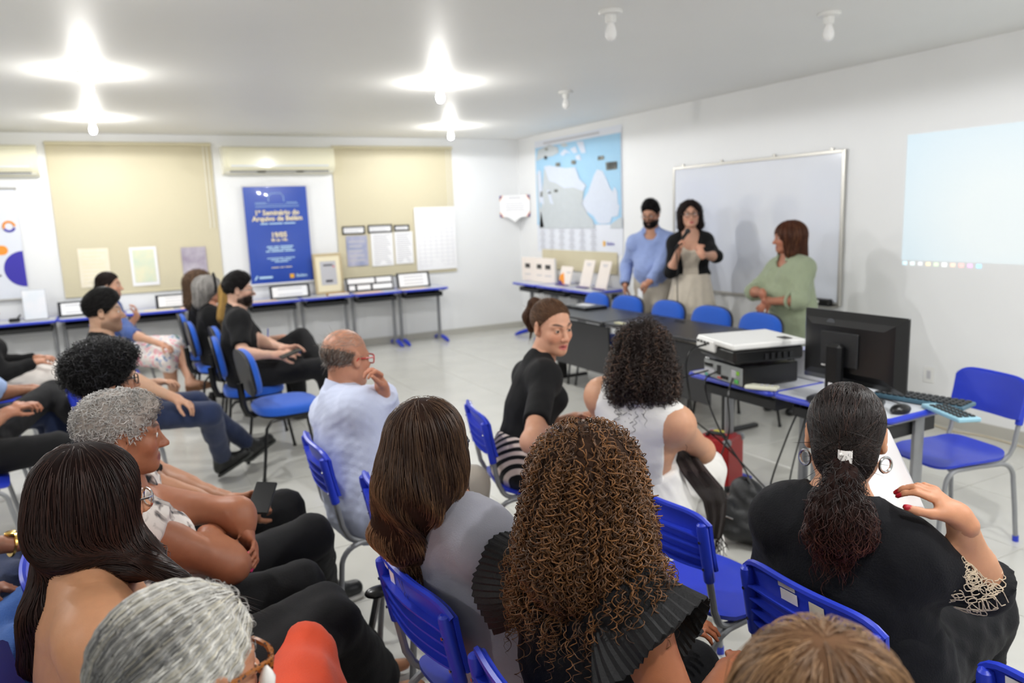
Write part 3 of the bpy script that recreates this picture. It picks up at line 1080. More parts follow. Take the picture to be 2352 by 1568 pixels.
def make_school_chair():
    t = empty('school_chair', (0, 0, 0))
    # seat: dished plate with waterfall front
    NA, NR = 36, 7
    b = MB()

    def seatpt(r, a, dz):
        x, y = superell(4.5, a)
        x, y = x*r*.205, y*r*.20
        z = .455-.014*(1-r**2)
        if x > .08:
            z -= .9*(x-.08)**2*1.9
        if x < -.12:
            z += .25*(-x-.12)
        return (x, y, z+dz)
    vs, fs = [], []
    rows = [(r/NR, 0) for r in range(1, NR+1)]+[(1.0, -.012), (.97, -.016), (.5, -.012)]
    for r, dz in rows:
        for k in range(NA):
            vs.append(seatpt(r, 2*math.pi*k/NA, dz))
    for i in range(len(rows)-1):
        for k in range(NA):
            a, c = i*NA+k, i*NA+(k+1) % NA
            fs.append((a, a+NA, c+NA, c))
    fs.append(tuple(range(NA)))
    b.add(vs, fs)
    b.build('seat', M['blue'], t, smooth=50)
    # backrest: curved panel with fins and tube sleeves
    b = MB()
    W2, z0, z1 = .20, .625, .825

    def back(u, v, off):
        y = (u*2-1)*W2
        zt = z1-.035*abs(u*2-1)**7
        zb = z0+.012*abs(u*2-1)**6
        z = zb+(zt-zb)*v
        x = up_x(z)-.026*(1-(y/W2)**2)+.012+.010*(v-.5)**2
        return (x+off, y, z)
    b.grid(lambda u, v: back(u, v, .006), 20, 8)
    b.grid(lambda u, v: back(1-u, v, -.006), 20, 8)
    for v in (0, 1):
        b.grid(lambda u, w: back(u if v == 0 else 1-u, v, -.006+.012*w), 20, 1)
    for u in (0, 1):
        b.grid(lambda v, w: back(u, v if u else 1-v, -.006+.012*w), 8, 1)
    # top flange turned to the rear
    b.tube([back(i/20, 1.0, -.010) for i in range(21)], .009, 6)
    br = b.build('backrest', M['blue'], t, smooth=50)
    for v in (.08, .27, .46, .66):
        f = MB()
        f.grid(lambda u, w: (back(.05+.9*u, v, -.006)[0]-.022*w, back(.05+.9*u, v, 0)[1], back(.05+.9*u, v, 0)[2]+.003), 14, 1)
        f.grid(lambda u, w: (back(.95-.9*u, v, -.006)[0]-.022*w, back(.95-.9*u, v, 0)[1], back(.95-.9*u, v, 0)[2]-.002), 14, 1)
        f.grid(lambda u, w: (back(.05+.9*u, v, -.006)[0]-.022, back(.05+.9*u, v, 0)[1], back(.05+.9*u, v, 0)[2]+.003-.005*w), 14, 1)
        f.build('rib', M['blue'], br)
    for s in (-1, 1):
        zz = [.605, .61, .78, .795, .80]
        MB().tube([(up_x(z)-.008, s*.185, z) for z in zz], [.0165, .0175, .0175, .015, .008], 12).build('sleeve', M['blue'], br)
        for z in (.65, .74):
            MB().tube([(up_x(z)-.008-.016, s*.185-.0*s, z), (up_x(z)-.008-.021, s*.185, z)], .0045, 8).build('rivet', M['chrome'], br)
    # steel frame: each upright bends into the rail under the seat
    for s in (-1, 1):
        P = [(up_x(z)-.008, s*.185, z) for z in (.70, .55, .50)]
        for k in range(1, 8):
            a = k/7*math.pi/2
            P.append((-.2+.075*(1-math.cos(a))-.004, s*(.185-.01*k/7), .49-.065*math.sin(a)))
        P += [(-.05, s*.17, .425), (.16, s*.165, .425)]
        MB().tube(P, .0115, 10).build('side_frame', M['grey'], t)
        front = [(-.02, s*.178, .418), (.12, s*.18, .418)]
        for k in range(1, 7):
            a = k/6*math.pi/2
            front.append((.12+.07*math.sin(a), s*.182, .418-.07*(1-math.cos(a))))
        front += [(.215, s*.187, .2), (.232, s*.192, .02)]
        lg = MB().tube(front, .0115, 10).build('leg', M['grey'], t)
        MB().tube([(.2315, s*.192, .03), (.234, s*.1925, .0)], .0145, 10).build('foot_cap', M['blue'], lg)
        rear = [(.0, s*.178, .418), (-.14, s*.18, .416)]
        for k in range(1, 8):
            a = k/7*math.pi/2
            rear.append((-.14-.09*math.sin(a), s*.183, .416-.09*(1-math.cos(a))))
        rear += [(-.245, s*.19, .18), (-.26, s*.195, .02)]
        lg = MB().tube(rear, .0115, 10).build('leg', M['grey'], t)
        MB().tube([(-.2595, s*.195, .03), (-.262, s*.1955, .0)], .0145, 10).build('foot_cap', M['blue'], lg)
    MB().tube([(-.02, -.17, .423), (-.02, .17, .423)], .010, 8).tube([(.12, -.17, .423), (.12, .17, .423)], .010, 8).build('crossbar', M['grey'], t)
    return t


SCHOOL = make_school_chair()
_used = [False]


def school_chair(x, y, deg, label, group='blue plastic school chairs of the audience'):
    if not _used[0]:
        o = SCHOOL
        _used[0] = True
    else:
        o = copy_tree(SCHOOL)
    o.location = (x, y, 0)
    o.rotation_euler = (0, 0, RAD(deg))
    o['label'], o['category'], o['group'] = label, 'chair', group
    return o


# ---------------------------------------------------------------- upholstered chair on black tube legs
def make_office_chair():
    t = empty('upholstered_chair', (0, 0, 0))

    def pad(name, m, a_, b_, h, Mx, round_=.35):
        NA = 32
        vs, fs = [], []
        rows = [(.02, h), (.5, h), (.85, h*.93), (.96, h*.75), (1.0, h*.4), (.99, 0), (.5, 0)]
        for r, z in rows:
            for k in range(NA):
                x, y = superell(2.9, 2*math.pi*k/NA)
                vs.append((x*r*a_, y*r*b_, z))
        for i in range(len(rows)-1):
            for k in range(NA):
                p, q = i*NA+k, i*NA+(k+1) % NA
                fs.append((p, p+NA, q+NA, q))
        fs.append(tuple(range(NA)))
        fs.append(tuple((len(rows)-1)*NA+k for k in range(NA))[::-1])
        return MB().add(vs, fs, 0, Mx).build(name, m, t, smooth=60)
    pad('seat', M['bluefabric'], .215, .235, .055, T(0, 0, .415))
    pad('seat_shell', M['dark'], .205, .225, .02, T(0, 0, .398))
    Bk = T(-.235, 0, .69, ry=RAD(90-9))
    pad('backrest', M['bluefabric'], .15, .215, .045, Bk)
    pad('back_shell', M['dark'], .155, .22, .022, Bk @ T(0, 0, -.02))
    MB().box((-.15, 0, .392), (.16, .07, .008)).tube([(-.2, 0, .395), (-.255, 0, .41), (-.275, 0, .47), (-.285, 0, .62)], .022, 8, flat=.35).build('back_support', M['black'], t)
    for s in (-1, 1):
        for q in (-1, 1):
            MB().tube([(q*.05, s*.17, .385), (q*.15, s*.19, .38), (q*.185, s*.2, .34), (q*.235, s*.22, .01)], .0105, 8).build('leg', M['black'], t)
            MB().tube([(q*.2345, s*.22, .02), (q*.2355, s*.22, 0)], .013, 8).build('foot_cap', M['dark'], list(t.children)[-1])
        MB().tube([(-.05, s*.17, .385), (.05, s*.17, .385)], .0105, 8).build('side_rail', M['black'], t)
    MB().tube([(-.05, -.17, .388), (-.05, .17, .388)], .010, 8).tube([(.05, -.17, .388), (.05, .17, .388)], .010, 8).build('crossbar', M['black'], t)
    return t


OFFICE = make_office_chair()
_oused = [False]


def office_chair(x, y, deg, label, group):
    if not _oused[0]:
        o = OFFICE
        _oused[0] = True
    else:
        o = copy_tree(OFFICE)
    o.location = (x, y, 0)
    o.rotation_euler = (0, 0, RAD(deg))
    o['label'], o['category'], o['group'] = label, 'chair', group
    return o


# ---------------------------------------------------------------- blue-edged school desk
TH = .73


def make_desk(w=.61, d=.46):
    """facing -y, origin on the floor under the top's centre"""
    t = empty('school_desk', (0, 0, 0))
    MB().box((0, 0, TH-.012), (w-.008, d-.008, .024), b=.002).build('desktop', M['laminate'], t)
    b = MB()
    pts = []
    rr = .04
    for cx, cy, a0 in ((w/2-rr, d/2-rr, 0), (-w/2+rr, d/2-rr, 90), (-w/2+rr, -d/2+rr, 180), (w/2-rr, -d/2+rr, 270)):
        for k in range(6):
            a = RAD(a0+k*18)
            pts.append((cx+rr*math.cos(a), cy+rr*math.sin(a), TH-.0125))
    pts.append(pts[0])
    b.tube(pts, .0145, 8, flat=1.0)
    b.build('edge_band', M['blue'], t)
    b = MB()
    b.box((0, .02, TH-.115), (w-.10, d-.12, .006)).box((0, -d/2+.085, TH-.095), (w-.10, .006, .045)).box((0, d/2-.045, TH-.085), (w-.10, .006, .06))
    b.box((-w/2+.052, .02, TH-.09), (.006, d-.12, .06)).box((w/2-.052, .02, TH-.09), (.006, d-.12, .06))
    b.build('book_tray', M['dark'], t)
    for s in (-1, 1):
        x = s*(w/2-.035)
        lg = MB().tube([(x, .05, .05), (x, .05, TH-.03)], .021, 10, flat=1.5).build('leg', M['grey'], t)
        MB().box((x, .0, TH-.035), (.03, d-.1, .022), b=.004).build('top_bar', M['grey'], lg)
        MB().tube([(x, -d/2+.03, .028), (x, .05, .045), (x, d/2-.03, .028)], .022, 8, flat=.8).build('foot_bar', M['grey'], lg)
        MB().tube([(x, -d/2-.005, .016), (x, -d/2+.05, .03), (x, -d/2+.14, .045), (x, -.03, .055)], [.014, .026, .028, .026], 8).build('foot_shoe', M['blue'], lg)
        MB().tube([(x, d/2+.0, .016), (x, d/2-.06, .03), (x, d/2-.1, .04)], [.014, .026, .027], 8).build('foot_shoe', M['blue'], lg)
    return t


DESK = make_desk()
_dused = [False]


def school_desk(x, y, deg, label, group):
    if not _dused[0]:
        o = DESK
        _dused[0] = True
    else:
        o = copy_tree(DESK)
    o.location = (x, y, 0)
    o.rotation_euler = (0, 0, RAD(deg))
    o['label'], o['category'], o['group'] = label, 'desk', group
    return o


ORD = ['first', 'second', 'third', 'fourth', 'fifth', 'sixth', 'seventh', 'eighth', 'ninth']
xs = -1.71
for k in range(9):
    x = xs-k*.635
    school_desk(x, -.30, 0, 'blue-edged grey school desk along the wall of blinds, %s from the far corner' % ORD[k], 'school desks in a row under the blinds')
for k in range(3):
    school_desk(-.27, -.94-k*.635, 90-180, 'blue-edged grey desk below the wall map, %s from the far corner' % ORD[k], 'school desks under the wall map')
school_desk(-2.22, -6.69, -90, 'blue-edged school desk that carries the projector and computer', 'school desks at the front')
school_desk(-2.22, -7.31, -90, 'blue-edged school desk that carries the monitor', 'school desks at the front')

# ---------------------------------------------------------------- things on the desks under the blinds
def plaque(x0, x1, z1, y, label, rows=2, bord=.03, double=False):
    w, h = x1-x0, z1-TH-.012
    t = empty('caption_plaque', ((x0+x1)/2, y, TH+.004), label, 'sign')
    A = T(rx=RAD(-14))
    MB().box((0, 0, h/2), (w, .006, h), M=A).build('card', M['cardblack'], t)
    if double:
        for (a0, a1, b0, b1) in ((.03, .6, .56, .9), (.64, .97, .56, .9), (.05, .17, .12, .44), (.22, .5, .12, .44), (.55, .97, .12, .44)):
            MB().box(((a0+a1)/2*w-w/2, -.0045, (b0+b1)/2*h), ((a1-a0)*w, .003, (b1-b0)*h), M=A).build('panel', M['paper'], t)
    else:
        MB().box((0, -.0045, h/2), (w-2*bord, .003, h-bord*1.3), M=A).build('panel', M['paper'], t)
        b = MB()
        for k in range(rows):
            b.box((0, -.0065, h*(.72-.44*k/max(rows-1, 1))), (w*.6, .001, h*.07), M=A)
        b.build('printed_lines', M['greyprint'], t)
    return t


plaque(-5.83, -5.50, .905, -.30, 'black-bordered caption card beside the young man with black hair', 2)
plaque(-4.88, -4.40, .90, -.30, 'long black-bordered caption card under the violet document', 3)
plaque(-3.63, -3.15, .905, -.30, 'black-bordered caption card below the blue banner', 2)
plaque(-2.67, -2.05, .93, -.24, 'double-row black and white caption card between frame and end card', double=True)
plaque(-2.01, -1.55, .945, -.28, 'black-bordered caption card nearest the end of the desk row', 3)
fr = empty('framed_certificate', (-2.86, -.14, TH+.002), 'framed old certificate with cream mount leaning against the wall', 'picture frame')
A = T(rx=RAD(-7))
MB().box((0, 0, .255), (.36, .022, .51), M=A, b=.004).build('frame', M['wood'], fr)
MB().box((0, -.012, .25), (.30, .004, .44), M=A).build('mount', M['mat'], fr)
MB().box((0, -.0145, .26), (.20, .003, .30), M=A).build('document', M['greyprint'], fr)
MB().box((0, -.0165, .36), (.12, .001, .02), M=A).box((0, -.0165, .16), (.09, .001, .03), M=A).build('printed_lines', M['darkprint'], fr)
MB().tube([(.07, -.0165, .34), (.07, -.018, .34)], .012, 10, M=A).build('red_seal', mat('red seal', (215, 90, 90), .5), fr)
ac_ = empty('acrylic_stand', (-6.03, -.33, TH+.002), 'clear acrylic stand with a pale printed page, on the desk by the white banner', 'sign')
M['acrylic'] = mat('clear acrylic', (246, 248, 252), .06, trans=.85)
MB().box((0, .006, .16), (.22, .004, .32), M=T(rx=RAD(-8))).build('back_sheet', M['acrylic'], ac_)
MB().box((0, .0, .16), (.205, .002, .305), M=T(rx=RAD(-8))).build('page', doc('pale page', ((226, 232, 240), (240, 238, 242))), ac_)
MB().box((0, .04, .004), (.22, .12, .006)).build('foot', M['acrylic'], ac_)
rng = random.Random(3)
for x, w, c, lab in ((-4.86, .30, (236, 226, 206), 'cream paper lying on desk in front of long caption card'), (-4.47, .34, (240, 205, 186), 'pink paper lying on desk beside long caption card'), (-3.72, .28, (238, 214, 196), 'pale pink paper lying on desk at left of the blue banner'),
                     (-2.45, .34, (240, 206, 180), 'peach paper lying on desk in front of the double caption card'), (-1.85, .36, (236, 220, 196), 'cream paper lying on desk before the end caption card')):
    tag(MB().box((0, 0, .002), (w, .2, .004), M=T(rz=rng.uniform(-.1, .1))).build('loose_paper', mat('loose paper', c, .6), loc=(x, -.42, TH+.002), smooth=0), lab, 'paper', 'papers lying on the desks under the blinds')
wb_ = empty('wooden_book', (-2.84, -.40, TH+.002), 'thin brown wooden-looking book in front of the framed certificate', 'book')
MB().box((0, 0, .014), (.26, .1, .028), b=.002).build('cover', mat('brown cover', (176, 130, 72), .5, noise=(20, .1)), wb_)
MB().box((0, -.002, .014), (.25, .1, .018)).build('pages', M['paper'], wb_)
tg = empty('tape_gun', (-6.22, -.38, TH+.002), 'small dark gadget on the desk beside the acrylic stand', 'gadget')
MB().box((0, 0, .02), (.10, .04, .04), b=.01).build('body', M['dark'], tg)
MB().tube([(.03, 0, .04), (.06, 0, .07)], .008, 8).build('handle', M['dark'], tg)

# books and booklets on the desks under the map
M['book'] = mat('pale book cover', (240, 230, 222), .5, noise=(8, .02))
def big_book(y, label, photo=True):
    t = empty('standing_book', (-.22, y, TH+.002), label, 'book', 'tall pale books under the wall map')
    A = T(rz=RAD(12))
    MB().box((0, 0, .16), (.035, .25, .32), M=A, b=.003).build('cover', M['book'], t)
    MB().box((.003, .0, .16), (.028, .253, .312), M=A).build('pages', M['paper'], t)
    MB().box((-.0185, 0, .205), (.002, .10, .06), M=A).build('cover_photo', doc('cover photograph', ((40, 40, 40), (110, 105, 100))), t)
    MB().box((-.0185, 0, .09), (.001, .12, .012), M=A).build('printed_title', M['greyprint'], t)
    return t
big_book(-.60, 'tall pale book with a dark cover photo, standing nearest the room corner')
big_book(-.92, 'tall pale book half hidden between two others like it')
big_book(-1.14, 'tall pale book with dark cover photo, standing next to the low booklet')


def booklet(y, w, h, label, style):
    t = empty('easel_booklet', (-.25, y, TH+.002), label, 'booklet', 'white booklets leaning on stands')
    A = T(ry=RAD(16))
    MB().box((0, 0, h/2), (.008, w, h), M=A).build('cover', M['book'], t)
    MB().box((.06, 0, .045), (.10, w*.5, .006), M=T(ry=RAD(-40), x=.03)).build('stand', M['whiteplastic'], t)
    MB().box((-.03, 0, .006), (.06, w*.9, .012), b=.002).build('stand_lip', M['purple'], t)
    if style == 'low':
        MB().prism([(.13, .0), (.13, .12), (.06, .16), (.02, .09), (-.02, 0)], .0045, .006, M=A @ Matrix(((0, 0, -1, 0), (1, 0, 0, 0), (0, 1, 0, 0), (0, 0, 0, 1)))).build('printed_motif', M['orange'], t)
        MB().prism([(.13, .0), (.13, .06), (.08, .05), (.0, 0)], .006, .0075, M=A @ Matrix(((0, 0, -1, 0), (1, 0, 0, 0), (0, 1, 0, 0), (0, 0, 0, 1)))).build('printed_motif', M['purple'], t)
        MB().box((-.005, -.06, h*.68), (.001, .1, .015), M=A).build('printed_title', M['greyprint'], t)
    else:
        MB().box((-.005, 0, h*.86), (.001, .1, .012), M=A).box((-.005, 0, h*.8), (.001, .07, .01), M=A).build('printed_title', M['greyprint'], t)
    return t


booklet(-1.55, .27, .24, 'low white booklet with orange and purple motif under the wall map', 'low')
booklet(-2.02, .23, .34, 'tall white booklet on purple stand next to the low orange-printed one', 'tall')
booklet(-2.36, .22, .34, 'tall white booklet on purple stand nearest the bearded man', 'tall')

# ---------------------------------------------------------------- black speaker desks
def black_desk(y0, y1, label):
    t = empty('office_desk', (-1.42, (y0+y1)/2, 0), label, 'desk', 'black desks of the speakers')
    L_ = y1-y0
    MB().box((0, 0, .718), (.60, L_-.006, .025), b=.003).build('desktop', M['desk'], t)
    MB().box((-.2, 0, .46), (.016, L_-.10, .42)).build('modesty_panel', M['desk'], t)
    for s in (-1, 1):
        lg = MB().box((-.02, s*(L_/2-.06), .36), (.10, .035, .66), b=.006).build('leg', M['black'], t)
        MB().box((0, s*(L_/2-.06), .03), (.54, .05, .03), b=.008).build('foot_bar', M['black'], lg)
        MB().box((0, s*(L_/2-.06), .695), (.5, .04, .02)).build('top_bar', M['black'], lg)
    for s in (-1, 1):
        MB().lathe([(.03, .731), (.03, .733), (.022, .7335)], 16, M=T(.2, s*(L_/2-.14), 0)).build('cable_cap', M['dark'], t)
    return t


black_desk(-4.50, -3.33, 'black office desk with modesty panel, the one carrying the laptop')
black_desk(-5.72, -4.52, 'black office desk behind the projector')
lp = empty('laptop', (-1.3, -3.62, .7315), 'closed dark laptop with a white paper on top, on the black desk', 'laptop')
MB().box((0, 0, .010), (.25, .36, .018), b=.003).build('base', M['dark'], lp)
MB().box((0, 0, .0225), (.25, .36, .006), b=.002).build('lid', mat('laptop lid', (70, 72, 76), .35, metal=.5), lp)
tag(MB().box((0, 0, .002), (.10, .16, .004), M=T(rz=.3)).build('folded_paper', M['paper'], loc=(-1.3, -3.62, .758), smooth=0), 'small white paper lying on the closed laptop', 'paper')
tag(MB().box((0, 0, .004), (.05, .1, .008), b=.002).build('tape_roll', mat('pale tag', (214, 210, 170), .5), loc=(-1.66, -4.66, .7315), smooth=0), 'small pale tag on front edge of the black desk', 'tag')
pen = empty('pen', (-1.25, -4.9, .738), 'dark pen lying on black desk near the standing woman in cream', 'pen')
MB().tube([(0, -.07, 0), (.01, .06, 0)], .005, 8).build('barrel', M['black'], pen)
MB().tube([(.01, .06, 0), (.0105, .072, 0)], [.005, .001], 8).build('tip', M['chrome'], pen)
for k, (x, y) in enumerate(((-.98, -3.37), (-.95, -3.86), (-.93, -4.41), (-.93, -4.97), (-.95, -5.50))):
    office_chair(x-.26, y, 180+(-4, 3, -2, 2, -3)[k], ['blue upholstered chair behind the laptop, nearest the wall map', 'blue upholstered chair the bearded standing man rests a hand on', 'blue upholstered chair in front of the woman with microphone', 'blue upholstered chair between the two standing women', 'blue upholstered chair in front of the woman in green shirt'][k], 'blue chairs behind the black desks')

# ---------------------------------------------------------------- projector, computer, monitor
pj = empty('projector', (-2.5, -6.8, .862), 'white-topped projector with black sides lying on the computer case', 'projector')
PR = T(.16, .06, 0, rz=RAD(-14))
MB().box((0, 0, .035), (.40, .36, .07), M=PR, b=.012).build('lower_body', M['black'], pj)
MB().box((0, 0, .088), (.42, .37, .03), M=PR, b=.007).box((-.2, .09, .062), (.03, .19, .06), M=PR, b=.006).build('top_cover', M['whiteplastic'], pj)
MB().box((.13, -.11, .104), (.05, .07, .004), M=PR, b=.001).build('control_panel', M['black'], pj)
for k in range(4):
    MB().box((-.2165, .16-.035*k, .075), (.004, .02, .012), M=PR).build('port', M['black'], pj)
MB().tube([(.19, .1, .05), (.225, .1, .05)], .045, 20, M=PR).build('lens', M['dark'], pj)
MB().lathe([(.03, .1035), (.03, .1045), (.02, .105)], 20, M=PR @ T(.05, .12, 0)).build('lens_ring', M['whiteplastic'], pj)
for k in range(5):
    MB().box((-.02+.035*k, -.186, .03), (.02, .004, .03), M=PR).build('vent', M['dark'], pj)
for a, c in ((-.15, -.13), (-.15, .13), (.15, -.13), (.15, .13)):
    MB().tube([(a, c, .003), (a, c, -.012)], .014, 8, M=PR).build('foot', M['black'], pj)

pc = empty('desktop_computer', (-2.34, -6.72, TH+.003), 'black desktop computer lying flat under the projector, rear side to the audience', 'computer')
PCR = T(rz=RAD(-8))
MB().box((.02, 0, .055), (.34, .34, .105), M=PCR, b=.005).build('case', M['black'], pc)
M['steel'] = mat('bare steel plate', (176, 180, 180), .4, metal=.6, noise=(40, .1))
rp = MB().box((-.152, .0, .055), (.006, .325, .09), M=PCR).build('rear_plate', M['steel'], pc)
for y, z, sy, sz, mm in ((.12, .075, .07, .02, M['black']), (.11, .04, .09, .03, M['greyprint']), (.03, .06, .03, .05, M['dark']), (-.02, .03, .06, .02, M['black']), (-.1, .065, .04, .04, M['greyprint']), (-.12, .025, .03, .02, mat('green port', (90, 190, 90), .4)), (-.13, .07, .02, .02, mat('green port', (140, 200, 60), .4)), (.02, .02, .04, .008, mat('red port', (200, 60, 50), .4)), (.14, .02, .02, .015, mat('teal port', (90, 180, 160), .4))):
    MB().box((-.1565, y, z), (.006, sy, sz), M=PCR, b=.001).build('port', mm, rp)
rc = empty('remote_control', (-2.45, -6.93, TH+.003), 'white remote control lying beside the computer', 'remote')
MB().box((0, 0, .010), (.06, .16, .02), b=.005, M=T(rz=.5)).build('body', mat('ivory plastic', (226, 226, 206), .4), rc)
for k in range(6):
    MB().box((-.01+.02*(k % 2), -.05+.025*(k//2), .0215), (.011, .012, .004), M=T(rz=.5), b=.001).build('button', M['greyprint'], rc)
bx = empty('paper_box', (-1.99, -6.92, TH+.003), 'white cardboard box with lilac lid behind the projector', 'box')
MB().box((0, 0, .075), (.22, .2, .15), b=.003).build('body', M['paper'], bx)
MB().box((0, 0, .151), (.225, .205, .006), b=.002).build('lid', mat('lilac lid', (196, 200, 236), .5), bx)

mo = empty('computer_monitor', (-2.33, -7.33, TH+.003), 'black flat monitor seen from the rear with round stand', 'monitor')
MR = T(rz=RAD(0))
sh = MB()
sh.box((.035, 0, .245), (.018, .54, .335), b=.004)
sh.build('bezel', M['black'], mo)
hb = MB()
pr_ = [(.028, .268, .165), (-.008, .235, .135), (-.022, .19, .105)]
vs = []
for x, y, z in pr_:
    vs += [(x, -y, .245-z), (x, y, .245-z), (x, y, .245+z), (x, -y, .245+z)]
fs = [(4*i+k, 4*i+4+k, 4*i+4+(k+1) % 4, 4*i+(k+1) % 4) for i in range(2) for k in range(4)]+[(8, 11, 10, 9)]
hb.add(vs, [f[::-1] for f in fs])
hb.build('rear_shell', M['black'], mo, smooth=20)
MB().box((-.026, .03, .245), (.012, .2, .16), b=.004).build('mount_plate', M['dark'], mo)
text('LG', .045, mat('glossy grey print', (84, 86, 90), .25), mo, frame((-.0125, .02, .36), (0, -1, 0), (.25, 0, 1)))
MB().tube([(-.012, .09, .36), (-.016, .09, .36)], .022, 20).build('emblem', mat('glossy grey print', (84, 86, 90), .25), mo)
MB().box((-.0245, .1, .17), (.004, .05, .025)).build('sticker', M['whiteplastic'], mo)
MB().box((-.055, .03, .14), (.045, .085, .27), b=.014).build('stand_column', M['black'], mo)
MB().lathe([(.13, 0), (.132, .008), (.12, .014), (.03, .02)], 28, M=T(-.03, .03, 0)).build('stand_base', M['black'], mo)
MB().box((-.0785, .03, .07), (.003, .02, .05)).build('sticker', M['paper'], mo)
MB().box((.0445, 0, .25), (.001, .51, .3)).build('screen', mat('screen', (10, 12, 16), .1), mo)

kb = empty('keyboard', (-2.06, -7.52, TH+.003), 'dark keyboard with teal tint on desk behind the mouse', 'keyboard')
KR = T(rz=RAD(-80))
MB().box((0, 0, .010), (.40, .14, .018), M=KR, b=.004).build('body', mat('teal grey plastic', (70, 104, 122), .4), kb)
for k in range(14):
    for r_ in range(4):
        MB().box((-.18+k*.0275, -.045+r_*.03, .022), (.021, .023, .008), M=KR, b=.002).build('key', M['dark'], kb)
cal = empty('calculator', (-2.2, -7.66, TH+.003), 'pale blue device with rows of dark keys overhanging the desk corner', 'calculator')
CLR = T(.03, -.06, 0, rz=RAD(-25))
MB().box((0, 0, .009), (.1, .26, .018), M=CLR, b=.004).build('body', mat('pale blue plastic', (150, 196, 214), .4), cal)
for k in range(8):
    for r_ in range(3):
        MB().box((-.028+.028*r_, -.1+.026*k, .0205), (.018, .017, .006), M=CLR, b=.001).build('key', M['dark'], cal)
ms = empty('mouse', (-2.3, -7.58, TH+.003), 'black computer mouse near the desk corner', 'mouse')
MB().sphere((0, 0, .012), (.055, .034, .026), 10).build('body', M['black'], ms)
MB().tube([(.03, 0, .03), (.045, 0, .022)], .004, 6).build('scroll_wheel', M['dark'], ms)
MB().tube([(.05, 0, .012), (.10, .05, .006), (.12, .16, .006), (.1, .25, .006)], .003, 5).build('mouse_cord', M['black'], ms)
hs = empty('black_headset', (-2.36, -7.45, TH+.003), 'low black cable bundle lying between monitor foot and mouse', 'cable')
MB().tube([(0, 0, .012), (.05, .03, .02), (.1, -.02, .015), (.04, -.05, .014), (-.02, -.02, .018), (.03, .05, .012)], .012, 7).build('loops', M['black'], hs)
tray = empty('power_strip', (-1.55, -6.98, .0), 'black power strip on floor behind the projector desk', 'power strip')
MB().box((0, 0, .02), (.06, .32, .04), b=.008).build('body', M['black'], tray)
for k in range(4):
    MB().box((0, -.11+.07*k, .041), (.035, .04, .003)).build('outlet', M['dark'], tray)

# cables hanging from the projector and computer
def cable(pts, label, r=.0045, m='black', kind='cable'):
    P = [Vector(p) for p in pts]
    out = []
    for i in range(len(P)-1):
        p0, p1, p2, p3 = P[max(i-1, 0)], P[i], P[i+1], P[min(i+2, len(P)-1)]
        for k in range(7):
            t_ = k/7
            out.append(.5*((2*p1)+(p2-p0)*t_+(2*p0-5*p1+4*p2-p3)*t_*t_+(3*p1-p0-3*p2+p3)*t_**3))
    out.append(P[-1])
    return tag(MB().tube(out, r, 6).build(kind, M[m]), label, 'cable', 'black cables under the projector desk')


cable([(-2.52, -6.62, .93), (-2.60, -6.58, .90), (-2.62, -6.56, .80), (-2.58, -6.55, .60), (-2.5, -6.5, .3), (-2.46, -6.52, .02)], 'black cable hanging from the projector in front of the red case', .006)
cable([(-2.51, -6.68, .79), (-2.62, -6.7, .74), (-2.56, -6.75, .5), (-2.45, -6.85, .25), (-2.35, -6.82, .02)], 'black cable dropping from the computer past the desk front')
cable([(-2.5, -6.6, .78), (-2.64, -6.52, .72), (-2.58, -6.5, .55), (-2.4, -6.62, .35), (-2.3, -6.88, .12), (-2.2, -6.95, .01), (-2.0, -7.1, .006)], 'long black cable looping over the floor towards the monitor desk')
cable([(-2.5, -6.78, .77), (-2.6, -6.85, .70), (-2.54, -6.8, .5), (-2.42, -6.6, .2), (-2.45, -6.75, .01)], 'black cable hanging at the computer side of the desk')
cable([(-2.34, -7.1, .70), (-2.4, -7.05, .5), (-2.46, -7.0, .2), (-2.38, -7.02, .05), (-2.3, -7.0, .3), (-2.25, -7.04, .6)], 'black cable loop hanging at the leg of the monitor desk')
cable([(-2.34, -6.84, .01), (-2.2, -6.7, .006), (-2.05, -6.9, .006), (-1.8, -6.7, .006), (-1.6, -6.9, .006)], 'black cable lying on the floor behind the red case')
pile = MB()
for q in range(9):
    rg_ = random.Random(50+q)
    P = []
    for k in range(12):
        P.append((-2.34+rg_.uniform(-.13, .13), -6.86+rg_.uniform(-.11, .11), .012+rg_.uniform(0, .07)))
    pile.tube(P, .005, 6)
tag(pile.build('cable_tangle', M['black']), 'pile of tangled black cables on the floor beside the red case', 'cable', kind='stuff')

# red portable speaker case
rd = empty('red_case', (-2.24, -6.42, 0), 'red portable speaker case with grey corners under the projector desk', 'speaker')
RR = T(rz=RAD(20))
M['redcase'] = mat('red vinyl', (176, 22, 26), .4, noise=(20, .06), bump=(200, .05))
MB().box((0, 0, .18), (.20, .20, .30), M=RR, b=.008).build('body', M['redcase'], rd)
for a in (-1, 1):
    for c in (-1, 1):
        for z in (.045, .315):
            MB().box((a*.086, c*.086, z), (.045, .045, .045), M=RR, b=.012).build('corner_guard', M['dark'] if z < .1 else M['grey'], rd)
MB().tube([(-.05, -.06, .332), (-.05, -.04, .352), (-.05, .04, .352), (-.05, .06, .332)], .012, 8, M=RR).build('handle', M['dark'], rd)
MB().box((.05, .03, .332), (.05, .07, .004), M=RR).build('yellow_label', mat('yellow label', (220, 210, 90), .5), rd)
MB().box((-.101, 0, .18), (.004, .15, .22), M=RR).build('grille', M['redcase'], rd)
for a in (-1, 1):
    MB().tube([(a*.07, .07, .03), (a*.07, .07, 0)], .02, 10, M=RR).build('foot', M['blue'], rd)
